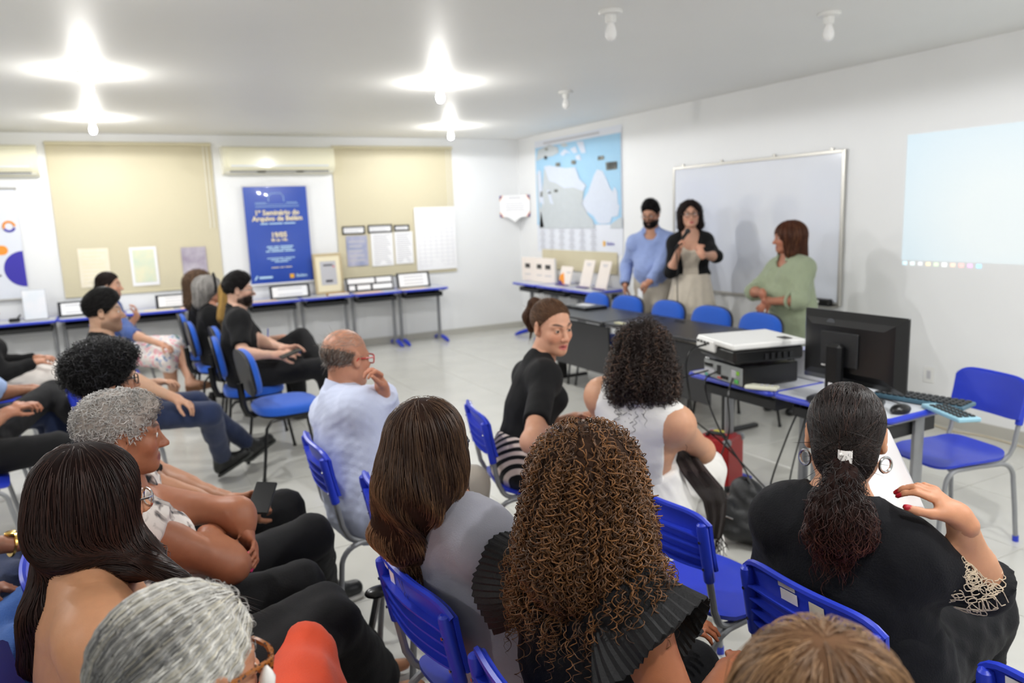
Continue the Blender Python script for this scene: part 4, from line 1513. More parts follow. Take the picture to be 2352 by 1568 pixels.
# black backpack on the floor
bk = empty('backpack', (-2.63, -7.02, 0), 'black bag slumped on the floor beside the white dress', 'bag')
prims = [ecap((0, 0, .10), (.02, .02, .24), .11, .07, (0, 1, 0), 1.3), ecap((-.1, .02, .08), (-.1, .04, .16), .06, .05, (0, 1, 0), 1.6), cap((0, -.1, .06), (.05, .12, .07), .06, .06)]
V_, F_ = surface(prims, .012)
V_ = V_+vnormals(V_, F_)*(wave(V_, 25, 5)*.008)[:, None]
V_[:, 2] -= V_[:, 2].min()
link('body', np_mesh('body', V_, F_, mat('black nylon', (22, 23, 25), .5, noise=(60, .1), bump=(90, .2))), bk)
MB().tube([(.0, -.05, .28), (.0, .0, .33), (.0, .06, .28)], .008, 6).build('carry_loop', M['black'], bk)
MB().tube([(-.15, -.06, .17), (-.175, .04, .18), (-.15, .12, .16)], .004, 6).build('zip', M['chrome'], bk)
st = MB().tube([(.05, .1, .2), (.16, .14, .1), (.14, .2, .02), (.0, .22, .015)], .014, 6, flat=.3).build('shoulder_strap', M['black'], bk)
# grey crutch-like pole leaning in the gap between rows
cn = empty('walking_stick', (-4.62, -7.1, 0), 'grey metal stick with black grip standing beside the grey-jacket woman\'s chair', 'stick')
A_ = V3(-4.64, -7.45, .5)-V3(-4.62, -7.1, 0)
B_ = atz(838, 1520, .02)-V3(-4.62, -7.1, 0)
MB().tube([tuple(B_), tuple(A_)], .012, 10).build('shaft', M['grey'], cn)
MB().sphere(tuple(A_), (.045, .03, .017), 8).build('grip', M['black'], cn)
MB().tube([tuple(B_+V3(0, 0, .03)), tuple(B_-V3(0, 0, .018))], .016, 10).build('tip', M['blue'], cn)

# ---------------------------------------------------------------- chairs of the audience
CS = .96
AUD = 'blue plastic school chairs of the audience'
LEFT = 'blue plastic school chairs of the left rows'
ISO = 'upholstered chairs in the row of the bearded man'


def chair_by_back(mx, my, deg, label, group=AUD):
    """placed by the middle of the top of its backrest"""
    c, s = math.cos(RAD(deg)), math.sin(RAD(deg))
    o = school_chair(mx+.285*CS*c, my+.285*CS*s, deg, label, group)
    o.scale = (CS, CS, CS)
    return o


chair_by_back(-4.65, -6.67, -2, 'blue plastic chair under the balding man')
c17 = chair_by_back(-4.72, -7.95, 5, 'blue plastic chair with two paper scraps, under the woman in grey jacket')
chair_by_back(-4.71, -8.475, 0, 'blue plastic chair cut by the bottom edge, under the woman in black ruffles')
chair_by_back(-4.59, -7.295, -2, 'empty blue plastic chair behind the balding man, only its back corner showing')
chair_by_back(-3.90, -6.59, -13, 'blue plastic chair under the ponytailed woman in black and stripes')
chair_by_back(-3.74, -7.22, 10, 'blue plastic chair under the woman in the white dress, only its back corner showing')
chair_by_back(-3.90, -7.885, 4, 'empty blue plastic chair behind the scarf of the woman in white')
c21 = chair_by_back(-3.97, -8.49, 0, 'blue plastic chair with white stickers, under the woman in black with sleek ponytail')
c22 = chair_by_back(-3.90, -9.03, 0, 'blue plastic chair corner with a label at the bottom edge, right of the sleek ponytail')
chair_by_back(-1.50, -7.53, 168, 'empty blue plastic chair facing the desk by the wall sockets', 'blue chair by the sockets')
office_chair(-4.33, -4.50, 4, 'empty upholstered chair with bright blue seat at near end of its row', ISO)


def sticker(c, y, z, w, h, m, tilt=0.0):
    """paper label stuck on the rear of a backrest"""
    b = [q for q in c.children if q.name.startswith('backrest')][0]
    x = up_x(z)-.026*(1-(y/.2)**2)+.012-.0085
    MB().box((0, 0, 0), (.0012, w, h), M=T(x, y, z, rx=tilt, ry=-.18)).build('sticker', m, b, smooth=0)


sticker(c17, .165, .795, .035, .03, M['paper'], .3)
sticker(c17, .10, .775, .026, .045, M['paper'], .2)
sticker(c21, .035, .785, .05, .03, M['paper'])
sticker(c21, .04, .81, .05, .012, M['greyprint'])
sticker(c21, -.045, .785, .042, .034, mat('yellowed label', (214, 208, 186), .6))
sticker(c22, .12, .79, .05, .04, M['paper'])


def sit(f, label, kind='school', group=LEFT, d=.06):
    """a chair under a seated figure"""
    p = f.hip+f.F*d
    a = math.degrees(math.atan2(f.F[1], f.F[0]))
    if kind == 'school':
        o = school_chair(p[0], p[1], a, label, group)
        o.scale = (CS, CS, CS)
    else:
        o = office_chair(p[0], p[1], a, label, group)
    return o

# ---------------------------------------------------------------- people
HAIR_SOFT = mat('hair', (60, 45, 38), .40, vcol=True, spec=.26)
HAIR_BASE = mat('hair under layer', (50, 38, 32), .8, vcol=True, spec=.1)
HAIR_MATTE = mat('hair coarse', (60, 45, 38), .6, vcol=True, spec=.3)
SKIN = mat('skin', (200, 150, 120), .48, vcol=True, noise=(60, .05), bump=(350, .04), spec=.4, sub=.12)
EYE = mat('eye', (230, 230, 228), .12, vcol=True)
M['lens'] = mat('spectacle lens', (250, 250, 252), .04, trans=.95)
UP = V3(0, 0, 1)


def rot_face(yaw, pitch=0, roll=0):
    """columns: right, forward, up of a head that faces yaw degrees from +x, pitch down, roll to its right"""
    y, p, r = RAD(yaw), RAD(pitch), RAD(roll)
    f = V3(math.cos(y)*math.cos(p), math.sin(y)*math.cos(p), -math.sin(p))
    rt = V3(math.sin(y), -math.cos(y), 0)
    u = np.cross(rt, f)
    rt2, u2 = rt*math.cos(r)-u*math.sin(r), u*math.cos(r)+rt*math.sin(r)
    return np.stack([rt2, f, u2], 1)


def ik(a, c, l1, l2, hint):
    a, c = V3(a), V3(c)
    d = c-a
    D = np.linalg.norm(d)
    k = max(1.0, D/(.985*(l1+l2)))
    l1, l2 = l1*k, l2*k
    x = (l1*l1-l2*l2+D*D)/(2*D)
    h = math.sqrt(max(l1*l1-x*x, 0))
    u = d/D
    hv = V3(hint)-u*(V3(hint) @ u)
    return a+u*x+unit(hv)*h


def trunc(prim, p, n):
    f, lo, hi, k, op = prim
    p, n = V3(p), unit(n)
    return (lambda P: np.maximum(f(P), (P-p) @ n), lo, hi, k, op)


def head_prims(c, R, s=1.0, fem=False, mouth=0.0, fat=1.0, neck_to=None):
    def X(x, y, z):
        return c+R @ (V3(x, y, z)*s)
    def e(p, r, k=.02, op='u'):
        return ell(X(*p), V3(r)*s, R, k*s, op)
    def cp(a, b, ra, rb, k=.015, op='u'):
        return cap(X(*a), X(*b), ra*s, rb*s, k*s, op)
    j = .92 if fem else 1.0
    L = [e((0, -.018, .036), (.076, .096, .082)), e((0, .026, -.03), (.063*fat, .066, .088), .03)]
    for q in (-1, 1):
        L += [cp((q*.050*j*fat, .0, -.062), (q*.012, .066, -.099*j), .020*fat, .017, .03),
              e((q*.040*fat, .055, -.028), (.024, .022, .024), .02),
              cp((q*.012, .081, .021), (q*.046, .064, .020), .010, .009, .015)]
    L += [e((0, .073, -.100*j-.002), (.018, .015, .015), .02)]
    for q in (-1, 1):
        L += [e((q*.031, .094, .002), (.019, .019, .013), .012, 's')]
    # nose
    L += [cp((0, .082, .014), (0, .106, -.028), .0065, .010, .012), e((0, .110, -.034), (.0115, .0115, .0095), .008)]
    for q in (-1, 1):
        L += [e((q*.0115, .099, -.037), (.0075, .010, .0075), .007)]
        L += [e((q*.0065, .103, -.0455), (.0035, .005, .004), .003, 's')]
        # lids: balls around the eyes, opened by a slit
        f, lo, hi, k, op = e((q*.0315, .0745, .001), (.0142, .0142, .0135), .004)
        g = e((q*.0315, .0885, .0005), (.0135, .010, .0052))[0]
        L += [(lambda P, f=f, g=g: np.maximum(f(P), -g(P)), lo, hi, .004, 'u')]
    # mouth
    m = .004*mouth
    L += [cp((-.019, .080, -.068), (0, .0895, -.0645+m*.2), .0048, .0062, .006), cp((.019, .080, -.068), (0, .0895, -.0645+m*.2), .0048, .0062, .006),
          cp((-.017, .080, -.0705-m), (0, .0885, -.0755-m*1.5), .0052, .0072, .006), cp((.017, .080, -.0705-m), (0, .0885, -.0755-m*1.5), .0052, .0072, .006)]
    L += [ell(X(0, .096, -.0697-m*.6), V3(.021-.3*m, .010, .0016+m)*s, R, .003*s, 's')]
    # ears
    for q in (-1, 1):
        a = .35*q
        Re = R @ np.array([[math.cos(a), math.sin(a), 0], [-math.sin(a), math.cos(a), 0], [0, 0, 1]])
        L += [ell(X(q*.079, -.010, -.002), V3(.0085, .0185, .031)*s, Re, .008*s), ell(X(q*.0745, -.002, -.026), V3(.007, .009, .010)*s, Re, .008*s),
              ell(X(q*.086, -.007, .0), V3(.0065, .010, .019)*s, Re, .005*s, 's')]
    if neck_to is not None:
        L += [cap(X(0, -.022, -.055), neck_to, (.050 if fem else .057)*s*fat, (.053 if fem else .062)*s*fat, .03)]
    return L, X


def head_colors(V, c, R, s, skin, lips, brow, beard=None, browk=1.0):
    q = (V-c) @ R/s
    x, y, z = q.T
    C = np.ones((len(V), 3))*np.array(lin(skin))
    red = np.array(lin(skin))*np.array([1.08, .82, .78])

    def mixin(mask, col, k=1.0):
        mask = np.clip(mask, 0, 1)[:, None]*k
        C[:] = C*(1-mask)+np.array(col)*mask

    def soft(d, w):
        return np.clip(.5-d/w, 0, 1)
    mixin(soft(np.hypot((np.abs(x)-.042)/1.2, z+.03)-.02, .02)*(y > .03), red, .5)
    mixin(soft(np.hypot(x/1.0, z+.036)-.012, .01)*(y > .09), red, .5)
    mixin(soft(np.hypot(x/.0235, (z+.0705)/.0115)-1, .3)*(y > .07), lin(lips), .9)
    mixin(soft(np.hypot(x/.017, (z+.0703)/.0022)-1, .5)*(y > .06)*(y < .0885), lin((60, 25, 22)), .8)
    ax = np.abs(x)
    bz = .024+.006*np.sin(np.clip((ax-.012)/.04, 0, 1)*2.4)
    mixin(soft(np.hypot((ax-.032)/.021, (z-bz)/.0048)-1, .4)*(y > .045), lin(brow), .9*browk)
    mixin(soft(np.hypot((ax-.0315)/.0155, (z-.0058)/.0026)-1, .5)*(y > .06), lin((40, 28, 24)), .7)
    if beard is not None:
        col, k, low = beard
        mk = soft(np.abs(x)*0+z+.035+.55*np.clip(.055-y, -.04, .06)*.6, .02)*(y > -.015)*(z > -.14)
        mk *= 1-soft(np.hypot(x/.022, (z+.070)/.010)-1, .3)
        mk *= 1-soft(np.hypot(x/.03, (z+.045)/.012)-1, .3)*(low < 1)
        mixin(mk, lin(col), k)
    return C


TIPS = []


def hand_prims(w, d, n, side, curl=.5, s=1.0, thumb=.6, spread=.06, curls=None):
    """w wrist, d along the fingers, n out of the back of the hand (palm faces -n), side +1 when the thumb lies on cross(d, n)*-1"""
    d = unit(d)
    n = unit(V3(n)-d*(V3(n) @ d))
    t = np.cross(n, d)*side
    L = [ecap(w+d*.005*s, w+d*.062*s, .017*s, .0145*s, t, 1.9, .02), ecap(w-d*.03*s, w+d*.01*s, .018*s, .018*s, t, 1.25, .02),
         ell(w+d*.03*s+t*.024*s-n*.006*s, V3(.02, .02, .016)*s, None, .015)]
    TIPS.clear()
    lens = [.074, .082, .076, .060]
    rad = [.0085, .0088, .0083, .0074]
    for i in range(4):
        o = (1.5-i)*.0195*s
        b = w+d*(.078-.004*abs(i-1.2))*s+t*o
        a = (1.5-i)*spread
        dd = unit(d*math.cos(a)+t*math.sin(a))
        c = curls[i] if curls else curl*(1+.08*i)
        ang = 0
        p = b
        for k, (fr, bend) in enumerate(((.42, .75), (.32, .95), (.26, .7))):
            ang += c*bend
            v = dd*math.cos(ang)-n*math.sin(ang)
            p2 = p+v*lens[i]*fr*s
            L.append(cap(p, p2, rad[i]*(1-.09*k)*s, rad[i]*(.93-.1*k)*s, .004))
            p = p2
        L[-3] = L[-3][:3]+(.010, 'u')
        TIPS.append(p-n*.0-v*.002)
    # thumb from the side of the palm
    p = w+d*.022*s+t*.026*s-n*.006*s
    v = unit(t*.75*(1-thumb*.5)+d*.7-n*(.2+.5*thumb))
    for k, l in enumerate((.038, .032, .026)):
        p2 = p+v*l*s
        L.append(cap(p, p2, (.0125-.0015*k)*s, (.0115-.0017*k)*s, .006 if k else .012))
        p = p2
        v = unit(v+d*.25-t*.28*thumb-n*.15*thumb)
    TIPS.append(p)
    return L


def tube_obj(name, path, r, m, root, org, n=8, flat=1.0):
    return MB().tube([tuple(V3(p)-org) for p in path], r, n, flat=flat).build(name, m, root)


def make_glasses(root, org, X, m, w=.0, thick=.0022, lens=True, round_=3.0, size=1.0, name='glasses'):
    g = MB()
    lz = -.004
    for q in (-1, 1):
        P = []
        for k in range(25):
            a = 2*math.pi*k/24
            sx, sz = superell(round_, a)
            P.append(X(q*.033+sx*.0235*size, .099-.22*abs(q*.033+sx*.0235)**1.0*.35, lz+sz*.0185*size))
        g.tube([tuple(p-org) for p in P], thick, 6)
        if lens:
            lb = MB()
            c0 = tuple(np.mean(P[:-1], 0)-org)
            lb.v = [c0]+[tuple(p-org) for p in P[:-1]]
            lb.f = [(0, i+1, (i+1) % 24+1) for i in range(24)]
            lb.m = [0]*24
        g.tube([tuple(X(q*.058*size, .092, .004)-org), tuple(X(q*.070, .080, .005)-org), tuple(X(q*.078, .03, .004)-org), tuple(X(q*.080, -.004, .006)-org), tuple(X(q*.078, -.020, -.012)-org)], thick*.9, 6)
    g.tube([tuple(X(-.0105, .097, .0)-org), tuple(X(0, .102, .003)-org), tuple(X(.0105, .097, .0)-org)], thick, 6)
    o = g.build(name, m, root)
    if lens:
        for q in (-1, 1):
            pass
    return o


class Fig:
    """one seated or standing person; everything in world coordinates, meshes stored relative to the root"""

    def __init__(s, label, head, hip, yaw, face, feet=None, knees=None, wrists=(None, None), elbows=(None, None), elbow_at=(None, None), drop=(0, 0), skin=(196, 146, 116), w=1.0, fem=False,
                 q='mid', hs=.97, twist=0, lips=None, brow=(50, 36, 30), beard=None, mouth=0, shw=1.0, belly=0.0, bust=0.0, armw=1.0, legw=1.0, fat=1.0, stand=False, neck=.165, eyes=True, hips=1.0, nback=.03, fine=False):
        s.head, s.hip = V3(head), V3(hip)
        s.fem, s.w, s.skin, s.q, s.hs = fem, w, skin, q, hs
        s.armw, s.legw, s.bust, s.belly, s.fat = armw, legw, bust, belly, fat
        s.eyes = eyes
        s.hipw = hips
        s.org = V3(s.hip[0], s.hip[1], 0)
        s.root = empty('person', s.org, label, 'person')
        y = RAD(yaw)
        s.F, s.Lf = V3(math.cos(y), math.sin(y), 0), V3(-math.sin(y), math.cos(y), 0)
        s.R = rot_face(*face)
        s.vox = {'near': .0095, 'mid': .013, 'far': .016}[q]
        s.hvox = {'near': .0053, 'mid': .006, 'far': .0075}[q] if not fine else .0038
        s.N = s.head-UP*neck*hs-s.F*nback
        s.T = unit(s.N-s.hip)
        s.TL = np.linalg.norm(s.N-s.hip)
        s.A = unit(s.Lf-s.T*(s.Lf @ s.T))
        s.Fd = np.cross(s.A, s.T)
        tw = RAD(twist)
        s.Xs = s.A*math.cos(tw)-s.Fd*math.sin(tw)
        s.Fs = np.cross(s.Xs, s.T)
        st = s.TL/.50
        s.st = st
        sw = .148*shw*(.93 if fem else 1.05)*(.6+.4*w)
        s.sh = [s.N-s.T*.065*st+s.Xs*sw*q_ for q_ in (1, -1)]
        s.sh = [a-s.T*drop[i_] for i_, a in enumerate(s.sh)]
        s.hj = [s.hip+s.A*.088*q_-s.T*.01 for q_ in (1, -1)]
        # legs
        s.foot = []
        for i in range(2):
            q_ = 1-2*i
            ft = feet[i] if feet and feet[i] is not None else s.org+s.F*(.42)+s.Lf*.10*q_+UP*.085
            s.foot.append(V3(ft))
        lt, ls = .44*hs, .43*hs
        s.knee = [V3(knees[i]) if knees and knees[i] is not None else ik(s.hj[i], s.foot[i], lt, ls, s.F*.6+UP*.8+s.Lf*(.15*(1-2*i))) for i in range(2)]
        s.wr, s.el = [], []
        for i in range(2):
            q_ = 1-2*i
            wr = wrists[i] if wrists[i] is not None else s.org+s.F*.28+s.Lf*.09*q_+UP*(s.hip[2]+.14)
            wr = V3(wr)
            h = V3(elbows[i]) if elbows[i] is not None else -s.F*.5+s.Lf*.5*q_-UP*.6
            s.wr.append(wr)
            s.el.append(V3(elbow_at[i]) if elbow_at[i] is not None else ik(s.sh[i], wr, .285*hs, .25*hs, h))
        s.lips = lips or tuple(int(a*b) for a, b in zip(skin, (.86, .66, .64)))
        s.brow, s.beard, s.mouth = brow, beard, mouth
        s.handL = [None, None]
        s.fdir = [None, None]
        s.c_off = {}

    # --- field pieces
    def torso(s, i=0.0, lo=-.1):
        st, w, T_, X_, F_ = s.st, s.w, s.T, s.A, s.Fd
        h = s.hip
        hw = (1.12 if s.fem else 1.0)*s.hipw
        wl = .90 if s.fem else 1.0
        L = [ecap(h-T_*.02, h+T_*.08*st, .112*w+i, .108*w+i, X_, 1.38*hw, .05),
             ecap(h+T_*.12*st, h+T_*.24*st, .098*w*wl+i+s.belly*.3, .098*w*wl+i, X_, 1.36, .07),
             ecap(h+T_*.28*st, h+T_*.38*st, .106*w+i, .098*w+i, s.Xs, 1.40, .07),
             cap(s.sh[0], s.sh[1], .055*(.5+.5*w)+i, .055*(.5+.5*w)+i, .05),
             cap(s.N+T_*.015, s.sh[0]*.55+s.N*.45-T_*.0, .05+i, .048*(.5+.5*w)+i, .05), cap(s.N+T_*.015, s.sh[1]*.55+s.N*.45, .05+i, .048*(.5+.5*w)+i, .05)]
        if s.belly:
            L.append(ell(h+T_*.16*st+F_*(.06+.3*s.belly), (.12*w+i+s.belly*.5, .12*w+i+s.belly*.5, .13*st+i), None, .07))
        if s.bust:
            for q_ in (1, -1):
                L.append(ell(h+T_*.335*st+s.Fs*(.072*w+.02)+s.Xs*.072*q_, V3(1, 1, 1)*(.062*s.bust+i), None, .05))
        return L

    def arm(s, k, i=0.0, upto=2.0, k_=.03, loose=1.0):
        a, e, w_ = s.sh[k], s.el[k], s.wr[k]
        aw = s.armw*(.55+.45*s.w)
        L = [ell(a-s.T*.008, V3(1, 1, 1)*(.051*aw+i), None, .06)]
        if upto <= 1:
            p = a+(e-a)*upto
            ra, rb = .053*aw+i, (.053-.011*upto)*aw+i*loose
            L.append(trunc(cap(a, a+(p-a)*1.15, ra, rb, .05), p, e-a))
        else:
            L.append(cap(a, e, .051*aw+i, .041*aw+i, .05))
            p = e+(w_-e)*(upto-1)
            L.append(trunc(cap(e, e+(w_-e)*max(upto-1, .02)*1.0+unit(w_-e)*.02, .042*aw+i, (.042-.015*(upto-1))*aw+i*loose, k_), p if upto < 2 else p+unit(w_-e)*.01, w_-e))
            if upto >= 1.5:
                m_ = e+(w_-e)*.28
                L.append(cap(e, m_, .041*aw+i, .041*aw+i, .03))
        return L

    def leg(s, k, i=0.0, upto=2.0, loose=1.0, kk=.05):
        a, e, w_ = s.hj[k], s.knee[k], s.foot[k]
        lw = s.legw*(.55+.45*s.w)
        L = []
        if upto <= 1:
            p = a+(e-a)*upto
            L.append(trunc(cap(a, a+(p-a)*1.1, .088*lw+i, (.088-.028*upto)*lw+i*loose, kk), p, e-a))
        else:
            L.append(cap(a, e, .090*lw+i, .060*lw+i, kk))
            p = e+(w_-e)*(upto-1)
            L.append(trunc(cap(e, e+(w_-e)*(upto-1)+unit(w_-e)*.02, .056*lw+i, (.056-.018*(upto-1))*lw+i*loose, .03), p, w_-e))
            if upto > 1.4:
                back = unit(s.hj[k]-e)
                m_ = e+(w_-e)*.3-unit(np.cross(np.cross(w_-e, back), w_-e))*(-.015)
                L.append(cap(e+(w_-e)*.15, m_+(w_-e)*.12, .05*lw+i, .047*lw+i, .03))
        return L

    # --- meshes
    def skin_mesh(s, hands=({}, {}), bare_feet=True):
        L = s.torso()
        for k in (0, 1):
            L += s.arm(k)+s.leg(k)
            if bare_feet:
                fd = s.footdir(k)
                L += [ecap(s.foot[k]-UP*.03-fd*.02, s.foot[k]-UP*.052+fd*.13, .034, .02, np.cross(UP, fd), 1.25, .03)]
        L += [cap(s.N-s.T*.02, s.head-UP*.07*s.hs-s.R[:, 1]*.02, (.055 if s.fem else .063)*s.fat, (.05 if s.fem else .058)*s.fat, .04)]
        Vs, Fs, Cs, n = [], [], [], 0
        V, F = surface(L, {'near': .015, 'mid': .02, 'far': .024}[s.q])
        Vs.append(V)
        Fs.append(F)
        Cs.append(np.ones((len(V), 3))*np.array(lin(s.skin)))
        n += len(V)
        hp, X = head_prims(s.head, s.R, s.hs, s.fem, s.mouth, s.fat, s.N+UP*.01)
        s.Hx = X
        V, F = surface(hp, s.hvox)
        Vs.append(V)
        Fs.append(F+n)
        Cs.append(head_colors(V, s.head, s.R, s.hs, s.skin, s.lips, s.brow, s.beard))
        n += len(V)
        for k in (0, 1):
            h = hands[k]
            if h is None:
                continue
            fore = unit(s.wr[k]-s.el[k])
            d = V3(h.get('d', fore))
            nn = h.get('n', UP)
            hl = hand_prims(s.wr[k], d, nn, h.get('side', 1-2*k), h.get('curl', .5), h.get('s', .98 if not s.fem else .9)*s.hs, h.get('thumb', .6), h.get('spread', .05), h.get('curls'))
            hl.append(cap(s.wr[k]-fore*.06, s.wr[k], .029*s.armw*(.55+.45*s.w), .024, .02))
            V, F = surface(hl, {'near': .0046, 'mid': .006, 'far': .007}[s.q])
            Vs.append(V)
            Fs.append(F+n)
            c = np.ones((len(V), 3))*np.array(lin(s.skin))
            c = c*np.array([1.02, .95, .93])
            if h.get('nails'):
                nb = unit(V3(nn)-d*(V3(nn) @ unit(d)))
                for p in TIPS:
                    c[np.linalg.norm(V-(p+nb*.003), axis=1) < .0085] = lin(h['nails'])
            Cs.append(c)
            n += len(V)
        me = np_mesh('body', np.concatenate(Vs)-s.org, np.concatenate(Fs), SKIN, np.concatenate(Cs))
        s.body = link('body', me, s.root)
        if s.eyes:
            for q_ in (-1, 1):
                c = X(q_*.0315, .0750, .001)
                b = MB().sphere((0, 0, 0), .0122*s.hs, 8)
                vv = np.array(b.v)
                cosf = (vv @ s.R[:, 1])/np.linalg.norm(vv, axis=1)
                cc = np.where(cosf[:, None] > .955, lin((12, 10, 10)), np.where(cosf[:, None] > .82, lin((46, 28, 18)), lin((226, 222, 218))))
                tri = [f for f in b.f]
                link('eye', np_mesh('eye', vv+c-s.org, np.array(tri), EYE, cc), s.root)
        return s

    def footdir(s, k):
        if s.fdir[k] is not None:
            return unit(s.fdir[k])
        sh = s.knee[k]-s.foot[k]
        f = s.F-unit(sh)*(s.F @ unit(sh))*.6
        f[2] = min(f[2], .1)
        return unit(f)

    def cloth(s, name, L, m, amp=.004, scale=26, vox=None, seed=1, cut=(), stretch=(1, 1, 1), cols=None):
        V, F = surface(L+list(cut), vox or s.vox)
        if amp:
            N = vnormals(V, F)
            V = V+N*((wave(V, scale, seed, stretch=stretch)*amp+wave(V, scale*2.6, seed+9)*amp*.4))[:, None]
        C = cols(V) if cols else None
        me = np_mesh(name, V-s.org, F, m, C)
        return link(name, me, s.root)

    def top(s, m, sleeve=.55, infl=.012, hem=.0, neckr=.066, name='shirt', loose=1.5, amp=.004, neckdrop=0.0, seed=1, extra=(), neckup=0.0, front=0.0, shoulders=True, stretch=(1, 1, 1), scale=26):
        L = s.torso(infl)
        if hem > -.05:
            L.append(plane(s.hip+s.T*hem*s.st, -s.T))
        else:
            L = [ecap(s.hip+s.T*hem*s.st, s.hip, .114*s.w+infl, .114*s.w+infl, s.A, 1.35*s.hipw, .04)]+L
        if sleeve:
            for k in (0, 1):
                L += s.arm(k, infl, sleeve, loose=loose)
        L += list(extra)
        if neckup:
            L.append(trunc(cap(s.N-s.T*.03, s.N+UP*(neckup+.03), neckr, neckr-.006, .02), s.N+UP*neckup, UP-s.F*.25))
        else:
            nb = s.N+s.F*.012
            L.append(cap(nb-s.T*.03-s.T*neckdrop+s.Fd*(.03+front), nb+UP*.12, neckr, neckr, .012, 's'))
        return s.cloth(name, L, m, amp, scale, seed=seed, stretch=stretch)

    def collar(s, m, name='collar', r=.064, h=.036, open_=.5):
        """shirt collar: a folded band round the neck, open in front"""
        b = MB()
        nb = s.N+UP*.012+s.F*.008
        n_ = 20
        rings = []
        for j, (dr, dz) in enumerate(((0, h), (.006, h+.004), (.016, h*.45), (.024, 0.0), (.019, -.004), (.0, .0))):
            row = []
            for i in range(n_+1):
                a = open_+(2*math.pi-2*open_)*i/n_
                tilt = -.035*math.cos(a)
                row.append(nb+(s.F*math.cos(a)+s.Lf*math.sin(a))*(r+dr)*V3(1, 1, 1)+UP*(dz+tilt*1.0))
            rings.append(row)
        vs = [tuple(p-s.org) for row in rings for p in row]
        fs = []
        W_ = n_+1
        for j in range(len(rings)):
            j2 = (j+1) % len(rings)
            for i in range(n_):
                fs.append((j*W_+i, j*W_+i+1, j2*W_+i+1, j2*W_+i))
        b.add(vs, fs)
        return b.build(name, m, s.root, smooth=50)

    def pants(s, m, upto=1.93, infl=.012, loose=1.6, name='trousers', amp=.004, waist=.10, seed=2, top_cut=True):
        L = [p for p in s.torso(infl)[:2]]
        L.append(plane(s.hip+s.T*waist*s.st, s.T))
        for k in (0, 1):
            L += s.leg(k, infl, upto, loose)
        return s.cloth(name, L, m, amp, 24, vox=.017, seed=seed)

    def shoes(s, m, sole=None, h=.0, ks=(0, 1), boot=False):
        for k in ks:
            f = s.foot[k]
            fd = s.footdir(k)
            dn = -unit(np.cross(np.cross(UP, fd), fd)) if False else unit(np.cross(fd, np.cross(UP, fd)))
            up = dn
            X_ = unit(np.cross(up, fd))
            heel, toe = f-up*.035-fd*.045, f-up*.045+fd*.16
            L = [ecap(heel, toe-fd*.02, .043, .034, X_, 1.12, .03), cap(f-fd*.01, f-up*.03+fd*.05, .048, .04, .03)]
            if boot:
                L.append(cap(f, f+unit(s.knee[k]-f)*.06, .05, .05, .03))
            L.append(plane(f-up*.075, -up))
            V, F = surface(L, .0095 if s.q == 'near' else .012)
            o = link('shoe', np_mesh('shoe', V-s.org, F, m), s.root)
            if sole is not None:
                S = [ecap(heel-up*.04, toe-fd*.02-up*.028, .047, .040, X_, 1.12, .03), plane(f-up*.066, up), plane(f-up*.084, -up)]
                V, F = surface(S, .009)
                link('sole', np_mesh('sole', V-s.org, F, sole), o)
        return s

    # --- hair
    def X(s, x, y, z):
        return s.head+s.R @ (V3(x, y, z)*s.hs)

    def he(s, p, r, k=.02, op='u'):
        return ell(s.X(*p), V3(r)*s.hs, s.R, k, op)

    def hc(s, a, b, ra, rb, k=.03, op='u'):
        return cap(s.X(*a), s.X(*b), ra, rb, k, op)

    def hp(s, p, n, k=.01):
        return plane(s.X(*p), s.R @ V3(n), k)

    def hdir(s, v):
        d = s.R @ unit(v)
        return lambda P: np.broadcast_to(d, P.shape).copy()

    def scalp(s, t=.006, front=.072, fz=.062, nape=-.075):
        return [s.he((0, -.018, .036), (.076+t, .096+t, .082+t)), s.hp((0, front, fz), (0, .8, -.6)), s.hp((0, 0, nape), (0, -.25, -1))]

    def hair(s, prims, color, dirfn, **k):
        return hair(s.root, s.org, prims, color, dirfn, **k)

    def short_hair(s, color, t=.010, top=.02, n=900, L=.03, var=.3, hue=None, seed=1, front=.072, fz=.062, nape=-.07, comb=(0, -.6, .5), jit=.35, amp=.002, curl=None, r=.0007, rough=None, seg=5, off=(0, .004), sides=None):
        P = [s.he((0, -.018, .036), (.076+t, .096+t, .082+t)), s.he((0, .005, .062), (.068+top*.3, .085+top*.3, .060+top), .03),
             s.hp((0, front, fz), (0, .8, -.6)), s.hp((0, 0, nape), (0, -.35, -1)), s.he((0, .098, -.012), (.11, .070, .068), .015, 's')]
        return s.hair(P, color, s.hdir(comb), n=n, L=L, seg=seg, var=var, hue=hue, seed=seed, jit=jit, amp=amp, curl=curl, r=r, vox=.009, rough=rough, off=off, stick=True)

# ---------------------------------------------------------------- clothes
def fabric(name, rgb, rough=.85, bumpk=.15, sc=220, sheen=.15, noise=.06):
    return mat(name, rgb, rough, noise=(18, noise), bump=(sc, bumpk), sheen=sheen, spec=.25)


M['blackcloth'] = fabric('black cloth', (12, 12, 14), sheen=.03)
M['blackpants'] = fabric('black trousers', (20, 20, 22), sheen=.04)
M['navycloth'] = fabric('near-black cotton', (12, 13, 18), bumpk=.2, sheen=.03)
M['jeans'] = fabric('dark denim', (34, 46, 78), bumpk=.3, noise=.2)
M['lightjeans'] = fabric('blue denim', (52, 92, 158), bumpk=.3, noise=.15)
M['whiteshirt'] = fabric('white blue shirt', (198, 206, 230), .8, noise=.03)
M['blueshirt'] = fabric('pale blue shirt', (146, 164, 212), .8, noise=.06)
M['lightblueshirt'] = fabric('light blue shirt', (160, 182, 222), .8)
M['whitedress'] = fabric('white dress', (236, 234, 230), .8, noise=.02)
M['greyjacket'] = fabric('grey jacket', (142, 142, 152), .85, sc=300, noise=.05)
M['khaki'] = fabric('khaki trousers', (186, 178, 164), .85)
